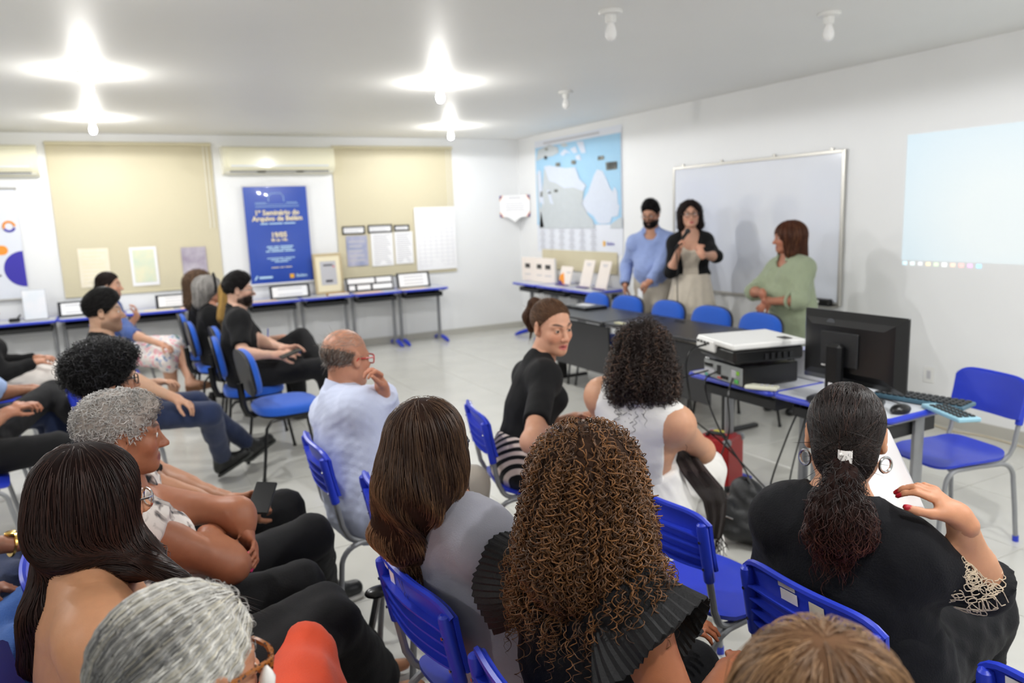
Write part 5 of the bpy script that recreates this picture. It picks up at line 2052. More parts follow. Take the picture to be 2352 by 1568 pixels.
M['linen'] = fabric('cream linen', (206, 196, 180), .85, noise=.08)
M['sage'] = fabric('sage shirt', (150, 160, 134), .85, noise=.05)
M['whitepants'] = fabric('white trousers', (226, 220, 214), .85)
M['coral'] = fabric('coral jersey', (240, 84, 44), .7, noise=.04)
M['denimjacket'] = fabric('denim jacket', (70, 92, 150), .85, noise=.15)
M['shoeblack'] = mat('black shoe', (24, 25, 26), .45, noise=(40, .1))
M['sole'] = mat('pale sole', (206, 204, 198), .6)
M['tan'] = mat('tan leather', (120, 82, 54), .5)
M['gold'] = mat('gold', (214, 178, 96), .25, metal=1.0)
M['pinknail'] = mat('pink nail varnish', (240, 70, 130), .25)
M['rednail'] = mat('red nail varnish', (170, 20, 40), .25)
M['pearl'] = mat('pearl', (238, 234, 230), .2, coat=.5)
M['redframe'] = mat('red spectacle frame', (190, 24, 36), .3)
M['tortoise'] = mat('tortoiseshell', (96, 52, 20), .2, coat=.6)
n_, L_, b_ = nodes_of(M['tortoise'])
v_ = n_.new('ShaderNodeTexVoronoi')
v_.inputs['Scale'].default_value = 190
c_ = n_.new('ShaderNodeValToRGB')
c_.color_ramp.elements[0].position, c_.color_ramp.elements[1].position = .25, .5
c_.color_ramp.elements[0].color, c_.color_ramp.elements[1].color = (*lin((24, 12, 8)), 1), (*lin((150, 88, 34)), 1)
t_ = n_.new('ShaderNodeTexCoord')
L_.new(t_.outputs['Object'], v_.inputs['Vector'])
L_.new(v_.outputs['Distance'], c_.inputs['Fac'])
L_.new(c_.outputs['Color'], b_.inputs['Base Color'])


def pattern(name, kind, base, others, scale, rough=.8):
    m = mat(name, base, rough, sheen=.1, spec=.25)
    n, L, b = nodes_of(m)
    t = n.new('ShaderNodeTexCoord')
    if kind == 'stripes':
        w = n.new('ShaderNodeTexWave')
        w.bands_direction = 'DIAGONAL'
        w.inputs['Scale'].default_value = scale
        w.inputs['Distortion'].default_value = 2.5
        w.inputs['Detail'].default_value = 0
        w.inputs['Detail Scale'].default_value = .6
        L.new(t.outputs['Object'], w.inputs['Vector'])
        fac = w.outputs['Fac']
        pos = [(0, base), (.48, base), (.52, others[0]), (1, others[0])]
    elif kind == 'floral':
        v = n.new('ShaderNodeTexVoronoi')
        v.inputs['Scale'].default_value = scale
        nz = n.new('ShaderNodeTexNoise')
        nz.inputs['Scale'].default_value = scale*.9
        nz.inputs['Detail'].default_value = 3
        L.new(t.outputs['Object'], nz.inputs['Vector'])
        L.new(t.outputs['Object'], v.inputs['Vector'])
        fac = nz.outputs['Fac']
        pos = [(0, others[0]), (.34, others[0]), (.39, others[1]), (.43, base), (.58, base), (.61, others[2]), (.66, others[3]), (.7, base)]
    else:
        nz = n.new('ShaderNodeTexNoise')
        nz.inputs['Scale'].default_value = scale
        nz.inputs['Detail'].default_value = 5
        nz.inputs['Distortion'].default_value = 1.2
        L.new(t.outputs['Object'], nz.inputs['Vector'])
        fac = nz.outputs['Fac']
        pos = [(0, others[1]), (.36, others[1]), (.42, others[0]), (.5, base), (.62, base), (.72, others[0])]
    cr = n.new('ShaderNodeValToRGB')
    e = cr.color_ramp.elements
    while len(e) < len(pos):
        e.new(.5)
    for i, (p, c) in enumerate(pos):
        e[i].position = p
        e[i].color = (*lin(c), 1)
    L.new(fac, cr.inputs['Fac'])
    L.new(cr.outputs['Color'], b.inputs['Base Color'])
    return m


M['stripes'] = pattern('striped skirt', 'stripes', (18, 18, 22), [(232, 214, 204)], 11)
M['floral'] = pattern('flowered cotton', 'floral', (236, 228, 224), [(110, 140, 120), (120, 150, 205), (232, 120, 150), (244, 190, 196)], 16)
M['printblouse'] = pattern('grey print blouse', 'spots', (222, 214, 208), [(150, 140, 136), (44, 50, 58)], 14)
M['brownwatch'] = mat('dark watch', (30, 28, 30), .3)
DOWN = -UP


def downdir(k=.0, v=None):
    d = unit(DOWN+(V3(v)*k if v is not None else 0))
    return lambda P: np.broadcast_to(d, P.shape).copy()


def toward(t):
    return lambda P: t-P


def wavy(amp, pitch, R, seg):
    """waves across the strands"""
    def f(path, rg):
        N, S, _ = path.shape
        ax = R[:, 0]*.6+R[:, 2]*.4
        ln = np.cumsum(np.r_[0, np.ones(S-1)])
        base = path[:, :1]@np.array([17., 23., 9.])
        ph = (path @ (R @ V3(.3, 1, .6)))*2*np.pi/pitch+rg.normal(size=(N, 1))*.3
        return path+(np.sin(ph)*amp)[..., None]*ax
    return f


def bracelet(f, k, m, r=.031, t=.004, name='watch', back=.02, face=None):
    e, w = f.el[k], f.wr[k]
    d = unit(w-e)
    c = w-d*back
    a = unit(np.cross(d, V3(.3, .2, 1)))
    b = np.cross(d, a)
    o = MB().tube([tuple(c+(a*math.cos(i*.3307)+b*math.sin(i*.3307))*r-f.org) for i in range(20)], t, 6, flat=1.8).build(name, m, f.root)
    if face is not None:
        p = c+UP*r
        MB().lathe([(.017, 0), (.017, .006), (.014, .008)], 14, M=Matrix.Translation(tuple(p-f.org))).build('dial', face, o)
    return o


def phone(p, fwd, up, label, size=(.075, .155)):
    Mx = frame((0, 0, 0), tuple(np.cross(V3(fwd), V3(up))), tuple(fwd))
    t = empty('mobile_phone', p, label, 'phone')
    MB().box((0, 0, 0), (size[0], size[1], .009), M=Mx, b=.004).build('body', M['black'], t)
    MB().box((0, 0, .005), (size[0]-.006, size[1]-.008, .0012), M=Mx).build('screen', mat('phone glass', (10, 12, 16), .12), t)
    MB().box((-.02, .055, -.006), (.026, .03, .003), M=Mx, b=.001).build('camera_bump', M['dark'], t)
    return t


# ================================================================ row of the left block, far to near
def P_flower():
    h = atz(252, 655, 1.14)
    f = Fig('seated woman in flowered dress and denim jacket, legs crossed, half hidden behind the young man', h, (h[0]+.02, h[1]-.0, .54), 0, (-14, 4), q='far', fem=True, skin=(196, 150, 124), w=.98,
            knees=[atz(400, 790, .60), atz(385, 825, .52)], feet=[atz(438, 872, .33), atz(405, 925, .09)], wrists=[h+V3(.19, .02, -.30), atz(375, 792, .66)], lips=(150, 80, 80))
    f.skin_mesh(({'curl': .6, 'd': (0, 0, 1), 'n': (1, 0, 0)}, {'curl': .5}))
    sit(f, 'blue plastic chair under the woman in the flowered dress')
    f.top(M['floral'], .3, name='dress_top', neckdrop=.02)
    L = f.torso(.014)[:2]+f.leg(0, .02, 1.12, 1)+f.leg(1, .02, 1.2, 1)+[cap(f.hip, (f.knee[0]+f.knee[1])/2, .12, .08, .1)]
    f.cloth('skirt', L, M['floral'], .006, 22, seed=4)
    J = f.torso(.026)+[plane(f.hip+f.T*.06, -f.T), ell(f.hip+f.T*.3+f.Fd*.17, V3(.09, .09, .34), None, .02, 's')]+f.arm(0, .02, 1.5)+f.arm(1, .02, 1.2)
    J.append(cap(f.N-f.T*.05+f.Fd*.05, f.head, .075, .075, .01, 's'))
    f.cloth('denim_jacket', J, M['denimjacket'], .006, 24, seed=5)
    f.hair(f.scalp(.012, .068, .066, -.10)+[f.he((0, -.09, -.05), (.05, .05, .06), .03)], (38, 28, 26), f.hdir((0, -1, -.4)), n=500, L=.07, seg=5, seed=3, jit=.1)
    for k in (0, 1):
        s = f.shoe = MB()
        fd = f.footdir(k)
        b = f.foot[k]-UP*.075-f.org
        s.tube([tuple(b-fd*.05), tuple(b+fd*.06), tuple(b+fd*.17)], [.03, .034, .03], 10, flat=.25)
        s.tube([tuple(b+fd*.06+np.cross(UP, fd)*.045), tuple(b+fd*.07+UP*.05), tuple(b+fd*.06-np.cross(UP, fd)*.045)], .008, 6)
        s.build('sandal', M['tan'], f.root)


def P_young():
    h = atz(238, 716, 1.155)
    f = Fig('young man in profile with short black hair, black t-shirt, jeans and crossed boots', h, (h[0]-.03, h[1]-.02, .53), 0, (-3, 2), q='mid', hs=1.0, skin=(190, 150, 124), w=1.0, beard=((92, 72, 62), .55, 0),
            knees=[atz(450, 925, .56), atz(482, 950, .54)], feet=[atz(575, 1022, .15), atz(512, 1055, .13)], wrists=[None, atz(405, 915, .66)])
    f.fdir = [V3(.8, .35, .35), V3(.75, -.2, .45)]
    f.skin_mesh(({}, {'curl': .5}))
    sit(f, 'blue plastic chair under the young man in jeans and boots')
    f.top(M['blackcloth'], .6, name='shirt')
    f.pants(M['jeans'], 1.93)
    f.shoes(M['shoeblack'], mat('dark sole', (58, 60, 58), .7), boot=True)
    f.short_hair((22, 20, 20), t=.006, top=.03, n=1100, L=.035, comb=(0, .55, .25), jit=.25, front=.085, fz=.068)


def P_curlyman():
    h = atz(242, 872, 1.12)
    f = Fig('man with thick black curly hair and glasses, dark clothes, holding a phone', h, (h[0]-.05, h[1]-.03, .53), 0, (18, 2), q='mid', skin=(168, 120, 92), w=1.0,
            knees=[None, atz(655, 1168, .55)], feet=[None, (-4.72, -6.75, .085)], wrists=[atz(535, 1150, .66), atz(560, 1178, .64)])
    d = unit(V3(.9, .1, .1))
    f.skin_mesh(({'d': d, 'n': (-.2, .5, .6), 'curl': .7}, {'d': unit(V3(.9, .35, .12)), 'n': (.1, -.6, .5), 'curl': .75}))
    sit(f, 'blue plastic chair under the curly-haired man with glasses')
    f.top(M['blackcloth'], .7, name='shirt')
    f.pants(M['blackpants'])
    f.shoes(M['shoeblack'], M['sole'])
    P = [f.he((0, -.025, .045), (.105, .125, .105)), f.he((0, .03, .09), (.085, .085, .055), .04), f.hp((0, .085, .04), (0, .75, -.66)), f.hp((0, 0, -.09), (0, -.4, -1))]
    f.hair(P, (20, 19, 20), f.hdir((0, .25, -.3)), n=900, L=.05, seg=7, curl=(.006, .03, 12), amp=.006, jit=.8, r=.0009, var=.4, hue=[((60, 60, 66), .12)], seed=8, off=(0, .008), stick=True)
    make_glasses(f.root, f.org, f.X, M['brownwatch'])
    phone(atz(602, 1143, .69), V3(.3, .6, .3), V3(-.15, -.55, .8), 'dark phone held by the man with black curly hair, over his knee')


def P_greycurl():
    h = atz(283, 998, 1.09)
    f = Fig('woman with short grey curly hair in profile, print blouse, arms crossed, pink nails', h, (h[0]-.05, h[1]-.02, .535), 0, (4, 6), q='near', fem=True, skin=(156, 100, 72), w=1.12, bust=1.1, belly=.03, lips=(120, 62, 58),
            knees=[atz(715, 1232, .56), atz(690, 1345, .54)], feet=[atz(745, 1350, .09), atz(640, 1440, .085)],
            wrists=[atz(562, 1222, .75), atz(478, 1228, .78)], elbow_at=[atz(545, 1180, .80), atz(532, 1298, .70)], armw=1.0)
    f.fdir = [V3(1, .15, 0), None]
    f.skin_mesh(({'d': unit(V3(.25, -.75, -.45)), 'n': (.85, .3, .35), 'curl': .55, 'side': 1, 'thumb': .3, 'nails': (240, 70, 130)}, {'d': unit(V3(.4, .7, -.1)), 'n': (.3, -.4, .8), 'curl': .6, 'nails': (240, 70, 130)}))
    sit(f, 'blue plastic chair under the grey curly-haired woman')
    f.top(M['printblouse'], .25, name='blouse', hem=-.06, neckr=.085, neckdrop=.03, front=.03, infl=.016, loose=2.2)
    L = f.torso(.014)[:1]
    f.pants(M['blackpants'], loose=1.8, amp=.005)
    f.shoes(M['shoeblack'], M['sole'])
    rg = np.random.RandomState(5)

    def colr(st, rg):
        q = (st-f.head) @ f.R
        k = np.clip((q[:, 1]-.03)/.05, 0, 1)*np.clip((q[:, 2]-.02)/.05, 0, 1)
        c = np.array(lin((208, 204, 200)))*(1-k[:, None]*.75)+np.array(lin((110, 92, 74)))*k[:, None]*.75
        return c*np.exp(rg.normal(size=(len(st), 1))*.28)
    P = [f.he((0, -.022, .040), (.085, .107, .087)), f.he((0, .035, .085), (.065, .06, .035), .03), f.hp((0, .082, .055), (0, .8, -.6)), f.hp((0, 0, -.06), (0, -.5, -1))]
    f.hair(P, (206, 202, 198), f.hdir((0, -.7, -.3)), n=1300, L=.035, seg=6, curl=(.004, .022, 11), amp=.004, jit=.7, r=.0009, base=(168, 158, 150), seed=9, off=(0, .005), colfn=colr, stick=True)


def P_longhair():
    h = atz(218, 1148, 1.1)
    f = Fig('woman with long straight dark brown hair, bare shoulders, coral strapless top and wide black trousers', h, (h[0]-.02, h[1]+.0, .53), 6, (24, 8), q='near', fem=True, skin=(196, 142, 106), w=1.12, shw=1.12, armw=1.15,
            knees=[atz(740, 1400, .53), atz(765, 1435, .53)], feet=[atz(850, 1525, .09), atz(880, 1575, .09)], wrists=[(-5.18, -7.72, .66), (-5.2, -7.92, .66)])
    f.skin_mesh()
    sit(f, 'blue plastic chair under the woman with long straight dark hair')
    f.top(M['coral'], 0, name='bodice', neckr=.07, hem=.0, extra=[plane(f.hip+f.T*.24, f.T-f.Fd*.35)], infl=.010)
    f.pants(M['blackpants'], 1.85, loose=3.4)
    H0 = f.head
    t1, t2 = atz(75, 1520, .78), atz(330, 1320, .95)
    t3 = atz(425, 1335, .98)
    P = [f.he((0, -.02, .038), (.083, .104, .086)),
         f.hc((0, -.022, .02), (.0, -.045, -.06), .082, .078, .05), cap(f.X(-.0, -.05, -.04), atz(168, 1270, .97), .072, .060, .05),
         cap(atz(158, 1240, .98), atz(112, 1420, .85), .060, .052, .04), cap(atz(180, 1270, .98), atz(128, 1400, .885), .058, .05, .04), cap(atz(112, 1420, .85), atz(90, 1515, .775), .052, .040, .03),
         cap(f.X(.045, -.005, -.02), atz(310, 1280, .98), .058, .040, .05), cap(atz(300, 1270, .98), t3, .036, .014, .04),
         cap(atz(180, 1235, .99), atz(290, 1262, .99), .046, .040, .05),
         f.he((.02, .125, -.05), (.066, .085, .12), .02, 's')]
    tL = atz(60, 1560, .70)

    def dirs(Pt):
        q = (Pt-f.head) @ f.R
        left = np.clip((.03-q[:, 0])/.06, 0, 1)[:, None]
        d1 = np.broadcast_to(unit(V3(-.03, .02, -1)), Pt.shape)
        d2 = np.broadcast_to(unit((t3-f.X(.04, -.03, -.08))), Pt.shape)
        low = np.clip((-q[:, 2]-.02)/.08, 0, 1)[:, None]
        return d1*(left+(1-left)*(1-low))+d2*((1-left)*low)
    f.hair(P, (44, 26, 21), dirs, n=2800, L=.17, seg=9, r=.00065, var=.16, seed=11, jit=.05, base=(26, 15, 13), off=(-.001, .002), lvar=.25, colfn=lambda st, rg: (np.array(lin((34, 20, 17)))+(np.array(lin((78, 44, 32)))-np.array(lin((34, 20, 17))))*(clump(st, 55, 4)**2)[:, None])*np.exp(rg.normal(size=(len(st), 1))*.15))
    make_glasses(f.root, f.org, f.X, M['chrome'], thick=.0026)
    d = f.X(.082, -.006, -.045)
    MB().sphere(tuple(d-f.org), .006, 8).build('earring', M['chrome'], f.root)


def P_white():
    h = atz(425, 1545, 1.075)
    f = Fig('woman with wavy white and grey hair, tortoiseshell glasses and coral trousers, bottom edge of frame', h, (h[0]-.05, h[1]-.02, .535), 4, (30, 8), q='near', fem=True, skin=(188, 134, 104), w=1.05,
            knees=[atz(700, 1500, .54), atz(690, 1580, .54)], wrists=[(-5.1, -8.35, .64), (-5.1, -8.5, .64)])
    f.skin_mesh()
    sit(f, 'blue plastic chair under the woman with wavy white hair')
    f.top(M['whitepants'], .6, name='blouse')
    f.pants(M['coral'], loose=2.6)
    f.shoes(M['shoeblack'])

    def colr(st, rg):
        q = (st-f.head) @ f.R
        band = np.sin(q[:, 0]*75+q[:, 2]*42+q[:, 1]*16)*.5+.5
        back = np.clip((-q[:, 1]+.005)/.08, 0, 1)
        k = np.clip(back*1.2*clump(st, 38, 5, 3)+(band > .8)*back*.4+rg.rand(len(st))*.2-.1, 0, 1)[:, None]
        warm = (rg.rand(len(st), 1) < .25)
        c = np.array(lin((232, 230, 224)))*(1-k)+np.array(lin((88, 88, 90)))*k
        c = np.where(warm, c*np.array([1.0, .95, .82]), c)
        return c*np.exp(rg.normal(size=(len(st), 1))*.22)
    P = [f.he((0, -.020, .037), (.083, .104, .088)), f.hp((0, .078, .050), (0, .82, -.57)), f.hp((0, 0, -.085), (0, -.3, -1))]
    f.hair(P, (200, 198, 192), f.hdir((-.15, -.8, -.5)), n=3400, L=.085, seg=14, r=.0006, seed=12, jit=.06, base=(176, 172, 166), tips=wavy(.0048, .026, f.R, 14), colfn=colr, off=(0, .004), stick=True)
    rg = np.random.RandomState(3)
    # flyaway curls at the hairline
    f.hair([f.he((0, -.020, .037), (.080, .101, .085)), f.hp((0, .078, .055), (0, .82, -.57)), f.hp((0, .05, .03), (0, -1, -.2))], (214, 210, 204), f.hdir((.2, .4, .5)), n=160, L=.035, seg=6, r=.0003, seed=4, jit=.9, curl=(.004, .03, 16), off=(.004, .010), name='loose_hair', inset=.004, base=(176, 172, 166), stick=True)
    make_glasses(f.root, f.org, f.X, M['tortoise'], thick=.0042, round_=4.0, size=1.1)
    MB().lathe([(.002, .018), (.007, .010), (.011, 0), (.010, -.008), (.004, -.013)][::-1], 12, M=Matrix.Translation(tuple(atz(614, 1556, 1.05)-f.org))).build('pearl_pendant', M['pearl'], f.root)


# ================================================================ far-left people cut by the frame
def P_cut():
    f = Fig('person in black top and white trousers at the left edge, farthest of the cut-off sitters', (-6.15, -2.95, 1.10), (-6.2, -2.95, .53), 8, (5, 5), q='far', fem=True, w=1.0, skin=(184, 136, 110), knees=[None, atz(120, 845, .55)], bust=1.0, wrists=[(-5.85, -2.8, .68), (-5.85, -3.0, .68)])
    f.skin_mesh()
    sit(f, 'blue plastic chair under the person in white trousers')
    f.top(M['blackcloth'], 1.9, name='shirt')
    f.pants(M['whitepants'], loose=2)
    f.shoes(M['tan'])
    f.hair(f.scalp(.016, .07, .064, -.1)+[f.he((0, -.06, -.06), (.08, .07, .08), .04)], (30, 24, 22), f.hdir((0, -.5, -.9)), n=300, L=.06, seg=5, seed=2)
    f = Fig('person in pale blue shirt and jeans at left edge, hands meeting over the lap', (-6.08, -4.25, 1.10), (-6.13, -4.25, .53), 4, (0, 8), q='mid', w=1.1, skin=(160, 112, 86), knees=[None, atz(135, 935, .55)], wrists=[(-5.80, -4.0, .66), atz(70, 897, .66)], elbows=[None, V3(-.3, -.6, -.7)])
    f.skin_mesh(({'curl': .7}, {'curl': .5, 'd': (.9, .3, -.1)}))
    sit(f, 'blue plastic chair under the person in pale blue shirt and jeans')
    f.top(M['lightblueshirt'], .95, name='shirt', infl=.02, loose=2)
    f.collar(M['lightblueshirt'])
    f.pants(M['jeans'])
    f.shoes(M['shoeblack'])
    f.short_hair((28, 24, 24), n=300)
    f = Fig('person in black trousers with crossed leg at the left edge, pinching something small', (-6.05, -5.1, 1.10), (-6.1, -5.15, .53), 6, (5, 8), q='mid', w=1.1, skin=(170, 120, 95), knees=[(-5.62, -5.05, .52), atz(120, 900, .64)], feet=[None, (-5.42, -4.75, .42)], wrists=[(-5.80, -4.9, .72), atz(15, 948, .74)])
    f.skin_mesh(({'curl': .7}, {'curl': .6, 'd': (.8, .5, .4), 'n': (-.2, -.6, .7)}))
    sit(f, 'blue plastic chair with grey legs at left edge, under the person in black trousers')
    f.top(M['blackcloth'], .6, name='shirt')
    f.pants(M['blackpants'])
    f.shoes(M['shoeblack'])
    f.short_hair((28, 24, 24), n=300)
    f = Fig('person wearing a gold watch at the left edge, hands together above dark jeans', (-6.0, -7.3, 1.10), (-6.07, -7.3, .53), 12, (10, 8), q='mid', w=1.05, skin=(150, 102, 78), wrists=[atz(28, 1248, .69), (-5.70, -7.12, .66)], knees=[atz(60, 1285, .53), atz(40, 1345, .52)])
    f.skin_mesh(({'curl': .5, 'd': (.9, -.1, -.25)}, {'curl': .5, 'd': (.9, .25, -.25)}))
    sit(f, 'blue plastic chair under the person wearing a gold watch')
    f.top(M['navycloth'], .6, name='shirt')
    f.pants(M['jeans'])
    f.shoes(M['shoeblack'])
    f.short_hair((28, 24, 24), n=300)
    bracelet(f, 0, M['gold'], .032, .006, 'watch', .0, M['gold'])
    f = Fig('person in light blue jeans at the bottom left corner, behind the long dark hair', (-6.02, -8.0, 1.10), (-6.1, -8.0, .535), 25, (20, 8), q='mid', w=1.1, fem=True, skin=(180, 130, 100), knees=[atz(70, 1400, .56), atz(60, 1490, .56)])
    f.skin_mesh()
    sit(f, 'blue plastic chair under the person in light jeans')
    f.top(M['navycloth'], .6, name='shirt')
    f.pants(M['lightjeans'], loose=1.8, amp=.006)
    f.shoes(M['shoeblack'])
    f.short_hair((40, 30, 26), n=300, nape=-.1)


# ================================================================ row of the bearded man
def P_row():
    h = atz(462, 652, 1.105)
    f = Fig('woman with loose brown wavy hair at the far end of the bearded man\'s row', h, (h[0]-.02, h[1], .535), 0, (14, 2), q='far', fem=True, skin=(190, 146, 122), w=1.0)
    f.skin_mesh()
    sit(f, 'upholstered chair under the brown wavy-haired woman, far end of its row', 'office', ISO)
    f.top(M['blackcloth'], 1.2, name='shirt')
    f.pants(M['blackpants'])
    f.shoes(M['shoeblack'])
    P = [f.he((0, -.025, .04), (.105, .12, .10)), f.hc((0, -.05, 0), (0, -.09, -.17), .115, .085, .06), f.he((0, .12, -.03), (.07, .085, .11), .02, 's')]
    f.hair(P, (98, 76, 60), downdir(), n=700, L=.14, seg=8, r=.0011, curl=(.007, .06, 14), seed=21, hue=[((150, 120, 92), .25)], amp=.006)
    h = atz(484, 665, 1.10)
    f = Fig('woman with grey hair, dark headband and red glasses in the bearded man\'s row', h, (h[0]-.02, h[1], .535), 0, (0, 2), q='far', fem=True, skin=(190, 136, 112), w=1.0)
    f.skin_mesh()
    sit(f, 'upholstered chair under the grey-haired woman with headband', 'office', ISO)
    f.top(M['blackcloth'], 1.2, name='shirt')
    f.pants(M['blackpants'])
    f.shoes(M['shoeblack'])
    P = [f.he((0, -.025, .04), (.094, .115, .09)), f.hc((0, -.05, 0), (0, -.08, -.10), .10, .075, .06), f.he((0, .12, -.03), (.085, .085, .11), .02, 's')]
    f.hair(P, (168, 164, 160), downdir(), n=700, L=.10, seg=8, r=.0011, seed=22, hue=[((90, 88, 88), .25)], amp=.004)
    tube_obj('headband', [f.X(x, .03, z) for x, z in ((-.097, -.02), (-.094, .05), (-.06, .12), (0, .143), (.06, .12), (.094, .05), (.097, -.02))], .010, M['blackcloth'], f.root, f.org, 8)
    make_glasses(f.root, f.org, f.X, M['redframe'])
    h = atz(545, 676, 1.085)
    f = Fig('blond woman almost hidden behind the bearded man, writing with a pen', h, (h[0]-.02, h[1], .535), 0, (0, 12), q='far', fem=True, skin=(200, 156, 134), w=.95, wrists=[(-4.05, -3.1, .68), atz(606, 785, .74)], knees=[None, None])
    f.skin_mesh(({'curl': .5}, {'curl': .7, 'd': (.9, .2, .1)}))
    sit(f, 'upholstered chair under the hidden blond woman', 'office', ISO)
    f.top(M['blackcloth'], 1.2, name='shirt')
    f.pants(M['blackpants'])
    f.shoes(M['shoeblack'])
    P = [f.he((0, -.025, .04), (.092, .113, .09)), f.hc((.03, -.06, 0), (.06, -.10, -.20), .085, .045, .06), f.he((0, .12, -.03), (.085, .085, .11), .02, 's')]
    f.hair(P, (188, 150, 84), downdir(), n=600, L=.14, seg=8, r=.001, seed=23)
    tag(MB().tube([tuple(V3(0, 0, -.06)), tuple(V3(.01, .0, .07))], .004, 6).build('pen', M['blue'], loc=atz(614, 775, .78)), 'blue pen held upright by the hidden blond woman', 'pen')
    nb = empty('notebook', (-3.98, -3.3, .655), 'notebook on the lap of the hidden blond woman', 'notebook')
    MB().box((0, 0, 0), (.16, .22, .014), M=T(ry=-.15), b=.002).build('cover', mat('blue cover', (50, 60, 110), .5), nb)
    MB().box((0, 0, .008), (.15, .21, .004), M=T(ry=-.15)).build('pages', M['paper'], nb)
    # bearded man
    h = atz(548, 666, 1.165)
    f = Fig('bearded man with dark quiff and glasses in black polo, one leg crossed, holding a phone', h, (h[0]-.03, h[1]-.06, .54), -4, (-8, 2), q='mid', hs=1.0, skin=(206, 164, 142), w=1.06, beard=((40, 30, 28), .95, 0), brow=(36, 28, 26),
            knees=[atz(692, 775, .76), atz(738, 845, .58)], feet=[atz(760, 865, .50), (-3.80, -3.98, .09)], wrists=[atz(655, 800, .74), atz(640, 815, .72)], elbows=[None, V3(-.25, -.55, -.75)])
    f.fdir = [V3(.6, -.3, -.5), None]
    f.skin_mesh(({'d': unit(V3(.9, -.1, .1)), 'n': (0, .5, .8), 'curl': .45}, {'d': unit(V3(.95, .1, .05)), 'n': (0, -.7, .6), 'curl': .5}))
    sit(f, 'upholstered chair with blue seat under the bearded man in black polo', 'office', ISO)
    f.top(M['blackcloth'], .78, name='polo_shirt', loose=2)
    f.collar(M['blackcloth'], r=.062, h=.03)
    f.pants(M['blackpants'])
    f.shoes(M['tan'])
    f.short_hair((24, 21, 21), t=.005, top=.026, n=1000, L=.035, comb=(0, -.7, .35), jit=.15, front=.088, fz=.07)
    P = [f.he((0, .035, -.062), (.068, .066, .062)), f.hp((0, .03, -.034), (0, .12, 1)), f.hp((0, -.005, -.06), (0, -1, .2)), f.he((0, .115, -.066), (.030, .04, .016), .01, 's')]
    f.hair(P, (34, 26, 24), f.hdir((0, .4, -.9)), n=700, L=.018, seg=4, r=.0006, seed=25, jit=.5, name='beard', base=(36, 28, 26))
    make_glasses(f.root, f.org, f.X, M['grey'], thick=.0018)
    phone(atz(668, 812, .745), V3(.9, .1, .25), V3(-.2, -.1, .95), 'dark phone in the hands of the bearded man')


# ================================================================ middle rows
def P_bald():
    h = atz(797, 822, 1.09)
    f = Fig('balding man with grey hair rim and red glasses in white shirt, hand at his chin', h, (-4.45, -6.70, .535), 8, (22, 6), q='near', skin=(186, 132, 106), w=1.12, belly=.05, shw=1.05, hs=1.0, lips=(150, 95, 88), brow=(120, 110, 105),
            wrists=[atz(878, 893, .99), None], elbows=[V3(.5, .35, -1), V3(-.2, -.3, -.9)])
    f.skin_mesh(({'d': unit(V3(-.25, -.15, .95)), 'n': (.9, .2, .2), 'curl': .9}, {'curl': .5}))
    f.top(M['whiteshirt'], 1.9, name='shirt', infl=.02, loose=1.6, amp=.010, hem=-.06, seed=6, scale=15)
    f.collar(M['whiteshirt'], r=.066, h=.042)
    f.pants(M['khaki'])
    f.shoes(M['shoeblack'], M['sole'])
    # grey rim of hair round a bare crown, thin on top
    P = [f.he((0, -.018, .030), (.0815, .1015, .080)), f.hp((0, .03, -.01), (0, .85, -.5)), f.hp((0, 0, -.075), (0, -.35, -1)), f.hp((0, -.06, .055), (0, .35, 1), .03)]
    f.hair(P, (120, 112, 106), f.hdir((0, -.4, -.7)), n=1500, L=.025, seg=4, seed=31, jit=.25, r=.0006, base=(112, 92, 80), hue=[((60, 56, 54), .3), ((190, 184, 178), .2)], inset=.003)
    P = [f.he((0, -.018, .036), (.0775, .0975, .0835)), f.hp((0, .045, .08), (0, 1, -.1)), f.hp((0, 0, .045), (0, -.1, -1))]
    f.hair(P, (176, 168, 160), f.hdir((.1, -.8, .1)), n=500, L=.03, seg=5, seed=32, jit=.4, r=.0004, base=(190, 138, 112), inset=.004, name='thin_hair')
    make_glasses(f.root, f.org, f.X, M['redframe'], thick=.0032, round_=4)


